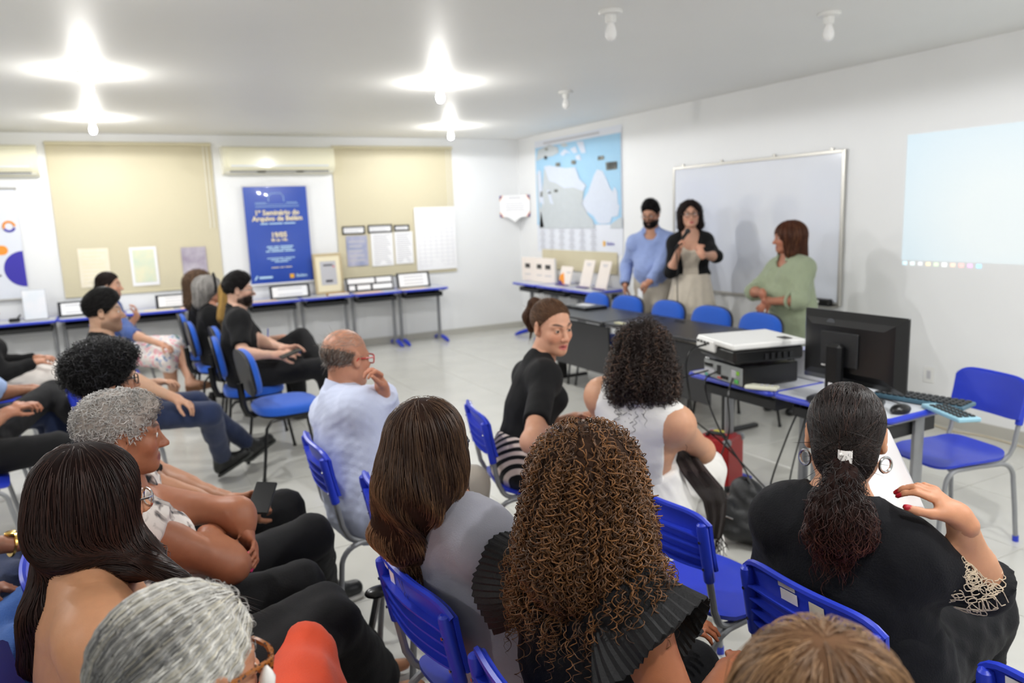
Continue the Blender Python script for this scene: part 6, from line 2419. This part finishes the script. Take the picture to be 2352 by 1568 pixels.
def P_jacket():
    h = atz(985, 1025, 1.1)
    f = Fig('woman in grey jacket seen from behind, brown highlighted hair past her shoulders', h, (-4.46, -7.95, .535), 8, (38, 6), q='near', fem=True, skin=(180, 128, 100), w=1.0, shw=1.0, nback=-.03, wrists=[None, None])
    f.skin_mesh()
    f.top(M['greyjacket'], 1.9, name='jacket', infl=.018, hem=-.12, neckr=.072, loose=1.6, amp=.003, seed=7, scale=16)
    f.pants(M['blackpants'])
    f.shoes(M['shoeblack'])
    MB().tube([tuple(f.hip+f.T*z*f.st-f.Fd*(.128 if z < .2 else .135)*f.w+f.A*x-f.org) for z, x in ((-.05, -.05), (.1, -.048), (.2, -.05), (.3, -.07))], .0022, 5).build('seam', M['greyprint'], f.root)
    P = [f.he((0, -.020, .037), (.083, .104, .086)), f.hc((0, -.025, .015), (0, -.05, -.09), .086, .090, .05),
         cap(f.X(-.01, -.05, -.07), atz(965, 1205, .90), .088, .066, .05), cap(f.X(-.05, -.02, -.07), atz(893, 1215, .90), .062, .046, .05), cap(f.X(.05, .0, -.05), atz(1055, 1135, .94), .05, .022, .05),
         cap(atz(930, 1190, .91), atz(935, 1258, .85), .066, .040, .05), cap(atz(1000, 1160, .93), atz(1040, 1205, .89), .044, .016, .05),
         f.he((0, .122, -.03), (.066, .085, .11), .02, 's')]

    def colr(st, rg):
        z = np.clip((1.12-st[:, 2])/.22, 0, 1)
        c = np.array(lin((50, 33, 26)))*np.ones((len(st), 3))
        m = (np.clip(clump(st, 42, 6, 4)*(.25+1.3*z)+rg.normal(size=len(st))*.08, 0, 1))[:, None]
        c = c*(1-m)+np.array(lin((164, 122, 86)))*m
        return c*np.exp(rg.normal(size=(len(st), 1))*.16)

    def tips(path, rg):
        N, S, _ = path.shape
        k = np.linspace(0, 1, S)[None, :, None]
        ph = path[:, :, 2:3]*38+path[:, :1, :1]*60
        low = np.clip((1.10-path[:, :, 2:3])/.15, 0, 1)
        return path+np.sin(ph)*.010*low*f.R[:, 0]+np.cos(ph*1.1)*.008*low*f.R[:, 1]
    f.hair(P, (70, 46, 34), downdir(.06, f.R[:, 0]), n=2900, L=.15, seg=10, r=.00068, seed=33, jit=.06, base=(44, 29, 22), tips=tips, colfn=colr, off=(-.001, .004), lvar=.25)
    make_glasses(f.root, f.org, f.X, M['black'], thick=.0045, round_=3.5, size=1.1)


def ruffle(f, k, m, wid=.10, pleats=40, seed=0, drop=.8, a0=-130, a1=150):
    """pleated flutter sleeve hanging from the armhole over the upper arm"""
    q = 1-2*k
    ax = unit(f.el[k]-f.sh[k])
    lat = unit(f.Xs*q)
    c = f.sh[k]-f.T*.015-lat*.012
    rg = np.random.RandomState(seed)
    ph = rg.uniform(0, 6, 4)
    out0 = unit(lat*(1-drop)+ax*drop)
    up_ = unit(f.T-lat*(f.T @ lat)*.0)

    def pt(u, v, off):
        a = RAD(a0+u*(a1-a0))             # from the back under the arm, over the shoulder, to the front
        rad = f.T*math.cos(a)+f.Fs*math.sin(a)
        fl = math.sin(a*3.5+ph[0])*.6+math.sin(a*6+ph[1])*.3
        w_ = wid*(.8+.25*math.cos(a))
        tp = abs((u*pleats) % 1-.5)-.25
        inner = c+rad*.078
        o_ = unit(out0+lat*.45*max(math.cos(a), 0)+rad*(.42+.30*fl*v))
        p = inner+o_*w_*v+np.cross(rad, lat)*tp*.006+rad*(tp*.008*(.3+v)+off+.012*math.sin(v*3.1))
        return tuple(p-f.org)
    b = MB()
    nu, nv = pleats*4, 6
    b.grid(lambda u, v: pt(u, v, 0), nu, nv)
    b.grid(lambda u, v: pt(1-u, v, -.0025), nu, nv)
    return b.build('ruffle', m, f.root, smooth=25)


def P_curly():
    h = atz(1350, 1112, 1.1)
    f = Fig('woman with voluminous long brown ringlets in black top with pleated ruffle shoulders', h, (-4.49, -8.46, .535), 8, (48, 6), q='near', fem=True, skin=(158, 98, 66), w=1.0, shw=.96, armw=1.1)
    f.skin_mesh()
    f.top(M['blackcloth'], .22, name='blouse', infl=.014, neckr=.07, amp=.004, seed=8, hem=-.1)
    f.pants(M['blackpants'])
    f.shoes(M['shoeblack'])
    m = fabric('black pleated cloth', (16, 16, 18), .6, sheen=.05)
    ruffle(f, 0, m, .16, seed=3, drop=.1)
    ruffle(f, 1, m, .155, seed=5, drop=.85)
    P = [f.he((0, -.02, .040), (.098, .116, .094)), f.hc((0, -.035, .0), (0, -.06, -.12), .105, .118, .08), cap(f.X(0, -.06, -.10), atz(1340, 1315, .90), .118, .085, .08),
         cap(f.X(.06, -.02, -.08), atz(1452, 1285, .94), .06, .045, .06), f.he((0, .145, -.03), (.066, .085, .13), .02, 's')]

    def colr(st, rg):
        c = np.array(lin((84, 56, 36)))*np.ones((len(st), 3))
        m = clump(st, 70, 3, 3)[:, None]
        c = np.array(lin((54, 35, 24)))*(1-m)+np.array(lin((132, 88, 48)))*m
        return c*np.exp(rg.normal(size=(len(st), 1))*.28)
    f.hair(P, (84, 56, 36), downdir(), n=2300, L=.13, seg=10, r=.0012, seed=41, jit=.14, base=(44, 29, 20), curl=(.0064, .026, 40), colfn=colr, off=(-.012, .004), inset=.010, lvar=.35, amp=.005)
    # loose ringlets that fall lower over the back
    low = cap(atz(1250, 1300, .93), atz(1440, 1300, .98), .045, .04)
    hair(f.root, f.org, [low], (84, 56, 36), downdir(), n=300, L=.10, seg=10, r=.0011, seed=43, jit=.05, base=(30, 19, 14), curl=(.0066, .026, 36), colfn=colr, off=(0, .012), inset=.03, lvar=.3, name='ringlets', guide=P+f.torso(.03))


def P_ponytail():  # speaks to her neighbour
    h = atz(1268, 750, 1.125)
    f = Fig('woman with high ponytail in black knit top and striped skirt, turned to speak', h, (-3.69, -6.66, .535), -16, (-84, 8, 0), q='near', fem=True, skin=(206, 154, 126), w=.98, bust=.8, nback=.07, mouth=1.0, lips=(178, 88, 88), brow=(56, 36, 28), fine=True, hs=1.05,
            wrists=[None, None], elbows=[None, V3(-.35, -.2, -.9)], elbow_at=[None, atz(1222, 1015, .74)])
    f.skin_mesh()
    f.top(M['blackcloth'], .72, name='knit_top', infl=.008, neckup=.045, amp=.002, hem=.05, loose=1.5, neckr=.06)
    L = f.torso(.014)[:1]+[plane(f.hip+f.T*.09, f.T)]+f.leg(0, .018, 1.5, 1)+f.leg(1, .018, 1.5, 1)+[cap(f.hip, (f.knee[0]+f.knee[1])/2, .12, .08, .1), cap((f.knee[0]+f.knee[1])/2, (f.foot[0]+f.foot[1])/2+UP*.2, .09, .09, .08)]
    f.cloth('skirt', L, M['stripes'], .003, 18, seed=9)
    f.shoes(M['tan'])
    tie = f.X(0, -.10, .075)
    P = [f.he((0, -.018, .036), (.081, .102, .0865)), f.hp((0, .066, .074), (0, .8, -.6)), f.hp((0, 0, -.06), (0, -.2, -1)), f.he((0, .10, -.005), (.11, .066, .072), .015, 's')]
    f.hair(P, (98, 70, 50), toward(tie), n=1300, L=.06, seg=6, r=.0006, seed=51, jit=.04, base=(84, 60, 44), var=.22, hue=[((150, 112, 80), .15)])
    a0, a1, a2, a3 = tie, f.X(.0, -.135, .075), f.X(0.01, -.152, .01), f.X(.01, -.140, -.045)
    P = [cap(a0, a1, .020, .026, .03), cap(a1, a2, .026, .032, .03), cap(a2, a3, .032, .016, .03)]
    f.hair(P, (92, 64, 46), downdir(.25, -f.R[:, 1]), n=700, L=.05, seg=7, r=.0006, seed=52, jit=.06, base=(70, 48, 36), name='ponytail', var=.25, hue=[((140, 102, 72), .15)])
    MB().tube([tuple(tie+(f.R[:, 0]*math.cos(a)+f.R[:, 2]*math.sin(a))*.021-f.org) for a in [i*.35 for i in range(19)]], .005, 6).build('hair_tie', M['blackcloth'], f.root)


def P_whitedress():
    h = atz(1478, 812, 1.11)
    f = Fig('woman in sleeveless white dress seen from behind, dark curly hair to the shoulders', h, (-3.50, -7.22, .535), 24, (48, 4), q='near', fem=True, skin=(206, 154, 122), w=1.06, shw=1.1, armw=1.05,
            elbows=[V3(0, .6, -.9), V3(.25, -.75, -.6)], elbow_at=[None, atz(1612, 1035, .67)])
    f.skin_mesh()
    f.top(M['whitedress'], 0, name='dress_bodice', infl=.013, neckr=.082, hem=.08, amp=.003, extra=[cap(f.sh[0]+f.A*.035-f.T*.02, f.sh[0]+f.A*.06-f.T*.2, .075, .08, .01, 's'), cap(f.sh[1]-f.A*.035-f.T*.02, f.sh[1]-f.A*.06-f.T*.2, .075, .08, .01, 's')], neckdrop=-.01)
    kn = (f.knee[0]+f.knee[1])/2
    L = f.torso(.02)[:2]+[plane(f.hip+f.T*.16, f.T)]+f.leg(0, .03, 1.5, 1)+f.leg(1, .03, 1.5, 1)+[cap(f.hip, kn, .15, .11, .1), ecap(kn, kn+V3(.03, -.02, -.34), .10, .13, f.A, 1.5, .06), plane(V3(0, 0, .10), DOWN)]
    # the skirt also falls over the side of the seat
    L += [ecap(f.hip-f.A*.14+V3(0, -.02, -.05), f.hip-f.A*.20+V3(.08, -.10, -.36), .09, .07, f.F, 1.7, .08)]
    f.cloth('dress_skirt', L, M['whitedress'], .010, 18, seed=12, stretch=(1, 1, .35))
    P = [f.he((0, -.02, .038), (.089, .108, .089)), f.hc((0, -.03, .0), (0, -.045, -.08), .094, .116, .08), f.hc((-.06, -.05, -.07), (-.085, -.05, -.135), .06, .05, .06), f.hc((.06, -.05, -.07), (.08, -.05, -.13), .06, .05, .06), f.he((0, .135, -.03), (.066, .085, .12), .02, 's')]
    f.hair(P, (52, 38, 32), downdir(), n=1200, L=.08, seg=8, r=.0012, seed=61, jit=.2, base=(26, 19, 17), curl=(.008, .032, 24), off=(-.010, .010), inset=.010, var=.35, lvar=.5, hue=[((104, 76, 58), .14)], amp=.006)
    MB().sphere(tuple(f.N-f.Fd*.05-f.A*-.03+UP*.0-f.org), .006, 6).build('necklace', M['brownwatch'], f.root)
    # dark scarf lying over her right side
    sc = empty('scarf', (-3.2, -7.4, .2), 'dark brown fringed scarf hanging over the lap of the woman in white', 'scarf')
    base = V3(-3.2, -7.4, .2)
    mid = [atz(1558, 1005, .69), atz(1573, 1045, .67), atz(1598, 1085, .63), atz(1626, 1120, .55), atz(1642, 1150, .44), atz(1645, 1190, .33), atz(1640, 1235, .21)]
    wd = [.035, .045, .055, .06, .05, .04, .035]
    side = unit(V3(.75, -.5, 0))
    b = MB()
    nn = 28

    def spt(u, v, o):
        s_ = u*(len(mid)-1)
        i = min(int(s_), len(mid)-2)
        p = mid[i]*(1-s_+i)+mid[i+1]*(s_-i)
        w_ = wd[i]*(1-s_+i)+wd[i+1]*(s_-i)
        return tuple(p+side*w_*(v*2-1)+V3(-.5, -.6, .3)*(.012*math.sin(v*16+u*3)+o)-base)
    b.grid(lambda u, v: spt(u, v, .0), nn, 14)
    b.grid(lambda u, v: spt(1-u, v, -.006), nn, 14)
    b.build('cloth', fabric('dark brown knit', (44, 32, 30), .9, .3), sc)
    rg = np.random.RandomState(2)
    fr_ = MB()
    for i in range(26):
        p = V3(spt(1, i/25, 0))
        L_ = rg.uniform(.05, .12)
        fr_.tube([tuple(p), tuple(p+V3(rg.normal()*.01, rg.normal()*.01, -L_*.5)), tuple(p+V3(rg.normal()*.015, rg.normal()*.015, -L_))], [.003, .0025, .001], 4)
    tag(fr_.build('fringe', fabric('dark brown knit', (44, 32, 30), .9, .3), sc), kind='stuff')


def P_sleek():
    h = atz(1942, 1000, 1.1)
    f = Fig('woman with sleek dark low ponytail, pale hair clip and hoop earrings, black dress, fanning herself', h, (-3.76, -8.48, .535), 16, (37, 6), q='near', fem=True, skin=(200, 146, 112), w=1.04, shw=.98, drop=(0, .04), armw=1.05, hs=1.05, belly=.03,
            wrists=[None, atz(2203, 1185, .955)], elbows=[V3(.1, .5, -.9), V3(.35, -.75, -.55)], elbow_at=[None, atz(2252, 1345, .77)], neck=.16)
    hd = unit(atz(2100, 1095, 1.03)-f.wr[1])
    f.skin_mesh(({}, {'d': hd, 'n': (.3, -.8, .45), 'curl': .55, 'side': 1, 'thumb': .25, 'nails': (170, 20, 40)}))
    f.top(M['navycloth'], 1.1, name='dress_top', infl=.016, neckr=.08, hem=-.05, amp=.005, loose=3.2, seed=14, scale=18)
    L = f.torso(.022)[:2]+[plane(f.hip+f.T*.16, f.T)]+f.leg(0, .03, 1.7, 1)+f.leg(1, .03, 1.7, 1)+[cap(f.hip, (f.knee[0]+f.knee[1])/2, .14, .10, .1), cap((f.knee[0]+f.knee[1])/2, (f.foot[0]+f.foot[1])/2+UP*.15, .11, .12, .1)]
    f.cloth('dress_skirt', L, M['navycloth'], .008, 16, seed=15)
    f.shoes(M['shoeblack'])
    tie = f.X(0, -.118, -.028)
    P = [f.he((0, -.020, .036), (.0805, .103, .0875)), f.he((0, -.07, -.035), (.062, .05, .06), .04), f.hp((0, .074, .062), (0, .8, -.6)), f.hp((0, 0, -.105), (0, -.1, -1))]
    f.hair(P, (36, 27, 25), toward(tie), n=2700, L=.10, seg=7, r=.00062, seed=71, jit=.03, base=(24, 18, 17), var=.25, hue=[((74, 52, 44), .1)], off=(0, .002))
    a1, a2, a3 = f.X(.0, -.145, -.07), f.X(-.005, -.15, -.135), f.X(.005, -.14, -.195)
    P = [cap(tie, a1, .020, .030, .03), cap(a1, a2, .030, .047, .03), cap(a2, a3, .050, .040, .03), cap(a2, f.X(-.04, -.13, -.2), .05, .03, .03), cap(a2, f.X(.04, -.13, -.18), .045, .03, .03)]

    def colr(st, rg):
        z = np.clip((f.X(0, 0, -.06)[2]-st[:, 2])/.12, 0, 1)[:, None]
        return (np.array(lin((38, 26, 24)))*(1-z)+np.array(lin((86, 44, 34)))*z)*np.exp(rg.normal(size=(len(st), 1))*.3)
    f.hair(P, (66, 38, 32), downdir(), n=1000, L=.07, seg=8, r=.0008, seed=72, jit=.07, base=(38, 24, 21), name='ponytail', curl=(.008, .085, 16), colfn=colr, amp=.008)
    cl = MB()
    Mx = frame(tuple(f.X(.002, -.139, -.022)-f.org), tuple(f.R[:, 0]), tuple(f.R[:, 2]))
    cl.grid(lambda u, v: ((u-.5)*.030, (v-.5)*.032, .006-.010*(2*u-1)**2), 8, 4, M=Mx)
    cl.grid(lambda u, v: ((.5-u)*.030, (v-.5)*.032, .003-.010*(2*u-1)**2), 8, 4, M=Mx)
    o = cl.build('hair_clip', M['pearl'], f.root)
    MB().sphere((-.008, .008, .008), .005, 6, M=Mx).build('bead', M['pearl'], o)
    for q in (-1, 1):
        c = f.X(q*.083, -.012, -.056)-f.org
        b = MB().tube([tuple(c+(f.R[:, 2]*math.cos(a)+(f.R[:, 0]*.72+f.R[:, 1]*.7*q)*math.sin(a))*.0175) for a in [i*.3307 for i in range(20)]], .0036, 7)
        b.build('hoop_earring', M['chrome'], f.root)
    # beige cut-work embroidery on the right sleeve
    rg = np.random.RandomState(7)
    em = fabric('beige embroidery', (206, 188, 162), .8)
    a, e = f.sh[1], f.el[1]
    ax = unit(e-a)
    L_ = np.linalg.norm(e-a)
    slv = f.arm(1, .016, 1.1, loose=3.2)
    b = MB()
    view = unit(CAM-e)
    b1 = unit(view-ax*(view @ ax))
    b2 = np.cross(ax, b1)
    for i in range(60):
        u0, v0 = rg.uniform(.5, .97), rg.uniform(-1.3, 1.3)
        R_ = rg.uniform(.008, .015)
        th0 = rg.uniform(0, 6.28)
        P = []
        for k in range(11):
            t_ = th0+k*.57
            du, dv = R_*math.cos(t_)*(1+.35*math.cos(2*t_)), R_*math.sin(t_)
            p = a+ax*(u0*L_+du)+(b1*math.cos(v0+dv/.07)+b2*math.sin(v0+dv/.07))*.066
            p = p[None]
            for _ in range(3):
                p = p-sgrad(slv, p)*sdf(slv, p)[:, None]
            p = p+sgrad(slv, p)*.0055
            P.append(tuple(p[0]-f.org))
        b.tube(P, .0012, 5)
    tag(b.build('embroidery', em, f.root), kind='stuff')
    # paper she fans herself with
    pp = empty('paper_fan', atz(2085, 1110, 1.03), 'white paper sheets used as a fan, held in front of the sleek-haired woman', 'paper')
    o_ = V3(pp.location)
    cs = [atz(2040, 985, 1.02), atz(2128, 1180, .93), atz(1990, 1160, .90), atz(1985, 1010, .98)]
    nrm = unit(np.cross(cs[1]-cs[0], cs[3]-cs[0]))
    for k in range(2):
        off = nrm*(.004*k)
        g = MB()
        def q4(u, v, e_):
            p = (cs[0]*(1-u)+cs[1]*u)*(1-v)+(cs[3]*(1-u)+cs[2]*u)*v
            return tuple(p+nrm*(.018*math.sin(u*3.1)*math.sin(v*2.5+k*.4)+e_)+off-o_)
        g.grid(lambda u, v: q4(u, v, 0), 8, 8)
        g.grid(lambda u, v: q4(1-u, v, -.001), 8, 8)
        g.build('sheet', M['paper'], pp)


def P_front():
    h = atz(1888, 1680, 1.09)
    f = Fig('person with short light brown hair at the bottom edge, only the crown showing', h, (h[0]-.02, h[1]-.02, .535), 12, (36, 8), q='near', fem=True, skin=(200, 150, 122), w=1.0)
    f.skin_mesh()
    sit(f, 'blue plastic chair under the person with only the brown crown showing', 'school', AUD)
    f.top(M['sage'], .6, name='shirt')
    f.pants(M['blackpants'])
    f.shoes(M['shoeblack'])
    P = [f.he((0, -.02, .038), (.086, .108, .088)), f.hc((0, -.03, 0), (0, -.05, -.07), .088, .08, .05), f.he((0, .125, -.03), (.07, .08, .11), .02, 's')]
    crown = f.X(.0, -.05, .135)

    def dirs(Pt):
        d = Pt-crown
        d = d/np.maximum(np.linalg.norm(d, axis=1, keepdims=True), 1e-6)
        return d+UP*-.25
    f.hair(P, (128, 92, 60), dirs, n=2700, L=.10, seg=7, r=.00062, seed=81, jit=.12, base=(92, 66, 46), off=(0, .005), stick=True, colfn=lambda st, rg: (np.array(lin((92, 64, 42)))+(np.array(lin((176, 136, 96)))-np.array(lin((92, 64, 42))))*clump(st, 60, 8, 3)[:, None])*np.exp(rg.normal(size=(len(st), 1))*.2))


# ================================================================ the three who stand
def P_standing():
    h = atx(1495, 492, -.66)
    f = Fig('standing man with black beard and glasses looking down, pale blue shirt, khaki trousers', h, (-.62, h[1]+.01, .93), -138, (-150, 16), q='mid', skin=(182, 132, 106), w=1.03, belly=.03, shw=1.06, beard=((26, 22, 22), .85, 0), brow=(24, 20, 20),
            feet=[(-.60, h[1]-.11, .085), (-.66, h[1]+.11, .085)], knees=[(-.66, h[1]-.11, .49), (-.70, h[1]+.10, .49)], wrists=[atx(1490, 648, -.90), atx(1436, 655, -.84)], elbows=[V3(.4, -.7, -.1), V3(.3, .7, -.2)], drop=(.035, .035), stand=True, hs=1.0, lips=(120, 80, 70))
    f.skin_mesh(({'d': (-.35, .85, -.35), 'n': (-.7, -.2, .6), 'curl': .8}, {'d': (-.1, -.05, -1), 'n': (-.8, .5, 0), 'curl': .4}))
    f.top(M['blueshirt'], 1.93, name='shirt', hem=-.03, infl=.016, amp=.006, loose=1.3, seed=16)
    f.collar(M['blueshirt'], r=.066, h=.04, open_=.6)
    f.pants(M['khaki'], loose=2.2)
    f.shoes(M['tan'])
    bracelet(f, 1, M['brownwatch'], .031, .006, 'watch', .01)
    f.short_hair((18, 16, 17), t=.006, top=.036, n=700, L=.03, jit=.6, curl=(.004, .03, 8), front=.088, fz=.084, amp=.006)
    P = [f.he((0, .036, -.068), (.070, .070, .064)), f.hp((0, .03, -.036), (0, .15, 1)), f.hp((0, -.005, -.06), (0, -1, .2)), f.he((0, .118, -.067), (.026, .04, .012), .01, 's')]
    f.hair(P, (22, 18, 18), f.hdir((0, .4, -.9)), n=500, L=.02, seg=4, r=.0008, seed=26, jit=.5, name='beard', base=(24, 20, 19))
    make_glasses(f.root, f.org, f.X, M['brownwatch'])
    fm = tag(MB().grid(lambda u, v: (.0, (u-.5)*.07, -.1*v-.01*math.sin(u*3.1)), 4, 6).grid(lambda u, v: (.01, (.5-u)*.07, -.1*v-.01*math.sin(u*3.1)), 4, 6).build('white_tag', M['paper'], loc=atx(1470, 662, -.90)), 'small white paper held by the standing bearded man', 'paper')
    # speaker
    h = atx(1585, 492, -.64)
    f = Fig('standing dark-haired woman in cream dress and black cardigan speaking into a microphone', h, (-.60, h[1]+.02, .93), -128, (-126, 0, 4), q='mid', fem=True, skin=(200, 152, 128), w=.9, brow=(50, 34, 30), bust=.85, lips=(176, 84, 84),
            feet=[(-.62, h[1]-.08, .10), (-.66, h[1]+.10, .10)], knees=[(-.66, h[1]-.08, .50), (-.70, h[1]+.08, .50)], wrists=[atx(1612, 585, -.84), atx(1560, 572, -.84)], elbows=[V3(.1, -.7, -.5), V3(.1, .6, -.8)], drop=(.02, .02), stand=True, hs=1.0)
    f.skin_mesh(({'d': unit(V3(.02, .35, .9)), 'n': (-.8, -.4, .2), 'curl': .8}, {'d': unit(V3(-.25, -.35, .85)), 'n': (-.5, .75, 0), 'curl': 1.0, 'thumb': .8}))
    f.top(M['linen'], 0, name='dress_bodice', hem=.02, neckr=.085, neckdrop=.04, front=.04, infl=.008, amp=.002)
    hp_ = f.hip
    sk = MB()

    def skirt(u, v, o):
        a = 2*math.pi*u
        r0 = .145+.13*v**.8+.016*v*math.sin(a*13)+.01*v*math.sin(a*5+1)
        return (math.cos(a)*r0*1.02+o*math.cos(a)-.02*v, math.sin(a)*r0*1.08+o*math.sin(a), 1.05-.80*v+.01*math.sin(a*13)*v)
    sk.grid(lambda u, v: skirt(u, v, 0), 104, 14)
    sk.grid(lambda u, v: skirt(1-u, v, -.006), 104, 8)
    sk.build('dress_skirt', M['linen'], f.root)
    J = f.torso(.016)+[plane(f.hip+f.T*.10, -f.T), ell(f.hip+f.T*.28+f.Fd*.15, V3(.085, .10, .40), None, .02, 's')]+f.arm(0, .014, 1.25)+f.arm(1, .014, 1.25)
    J.append(cap(f.N-f.T*.04+f.Fd*.04, f.head, .078, .078, .01, 's'))
    f.cloth('cardigan', J, M['blackcloth'], .004, 24, seed=17)
    f.shoes(M['tan'])
    P = [f.he((0, -.025, .04), (.098, .112, .092)), f.hc((.06, -.03, .0), (.08, -.02, -.10), .05, .042, .05), f.hc((-.06, -.03, .0), (-.08, -.02, -.10), .05, .042, .05), f.hc((0, -.06, 0), (0, -.06, -.10), .075, .07, .05), f.he((0, .10, -.04), (.060, .085, .115), .015, 's')]
    f.hair(P, (34, 24, 23), downdir(), n=900, L=.07, seg=9, r=.0009, seed=27, curl=(.006, .06, 14), amp=.006, hue=[((70, 46, 40), .15)])
    make_glasses(f.root, f.org, f.X, M['brownwatch'], thick=.0028, round_=3.6)
    mic = empty('microphone', atx(1565, 552, -.84), 'black handheld microphone held by the standing woman in cream dress', 'microphone')
    ax_ = unit(f.X(0, .12, -.09)-V3(mic.location))
    MB().tube([tuple(-ax_*.10), tuple(ax_*.09)], [.012, .016], 12).build('handle', M['black'], mic)
    MB().sphere(tuple(ax_*.11), .025, 10).build('grille_head', M['dark'], mic)
    mc = [V3(mic.location)-ax_*.10, atx(1556, 610, -.86), atx(1556, 680, -.86), atx(1562, 740, -.84), atx(1575, 800, -.8)]
    cable([tuple(p) for p in mc], 'thin black microphone cord hanging down in front of the cream dress', .004)
    # woman in green
    h = atx(1808, 545, -.62)
    f = Fig('standing woman with reddish brown hair in sage green shirt, turned towards the speaker', h, (-.57, h[1]-.03, .80), 175, (152, 4), q='mid', fem=True, skin=(170, 114, 90), w=1.04, bust=1.0, belly=.05, shw=1.02, lips=(140, 76, 70), hs=.97,
            feet=[(-.58, h[1]+.06, .085), (-.55, h[1]-.14, .085)], knees=[(-.63, h[1]+.05, .45), (-.60, h[1]-.13, .45)], wrists=[atx(1760, 692, -.88), atx(1752, 674, -.90)], elbows=[V3(.3, -.8, -.3), V3(.2, .8, -.2)], drop=(.03, .03), stand=True)
    f.skin_mesh(({'d': (-.45, .3, -.7), 'n': (-.7, -.5, .2), 'curl': .5}, {'d': (-.1, -.25, -.95), 'n': (-.9, .3, 0), 'curl': .5}))
    f.top(M['sage'], 1.25, name='shirt', hem=-.2, infl=.018, amp=.006, loose=2.2, seed=18)
    f.collar(M['sage'], r=.066, h=.04, open_=.5)
    MB().tube([tuple(f.wr[0]+(f.el[0]-f.wr[0])*.74+(UP*math.cos(a)+f.F*math.sin(a))*.058-f.org) for a in [i*.3307 for i in range(20)]], .013, 6).build('rolled_cuff', M['sage'], f.root)
    f.pants(M['blackpants'])
    f.shoes(M['shoeblack'])
    P = [f.he((0, -.025, .04), (.098, .116, .092)), f.hc((0, -.05, 0), (0, -.08, -.15), .105, .075, .06), f.hc((.05, -.0, .02), (.065, .01, -.13), .05, .045, .04), f.hc((-.05, -.0, .02), (-.06, -.0, -.12), .05, .045, .04), f.he((0, .125, -.05), (.062, .09, .105), .015, 's')]
    f.hair(P, (98, 58, 40), downdir(), n=1100, L=.13, seg=9, r=.0009, seed=28, jit=.08, base=(70, 40, 29), hue=[((150, 100, 66), .2), ((60, 34, 26), .25)])


fl = empty('flask', atz(490, 940, 0), 'black flask standing on the floor by the legs of the upholstered chairs', 'bottle')
MB().lathe([(.034, 0), (.036, .01), (.036, .12), (.03, .135)], 16).build('body', M['black'], fl)
MB().lathe([(.024, .135), (.024, .155), (.02, .16)], 14).build('cap', M['dark'], fl)

for fn in (P_flower, P_young, P_curlyman, P_greycurl, P_longhair, P_white, P_cut, P_row, P_bald, P_jacket, P_curly, P_ponytail, P_whitedress, P_sleek, P_front, P_standing):
    fn()
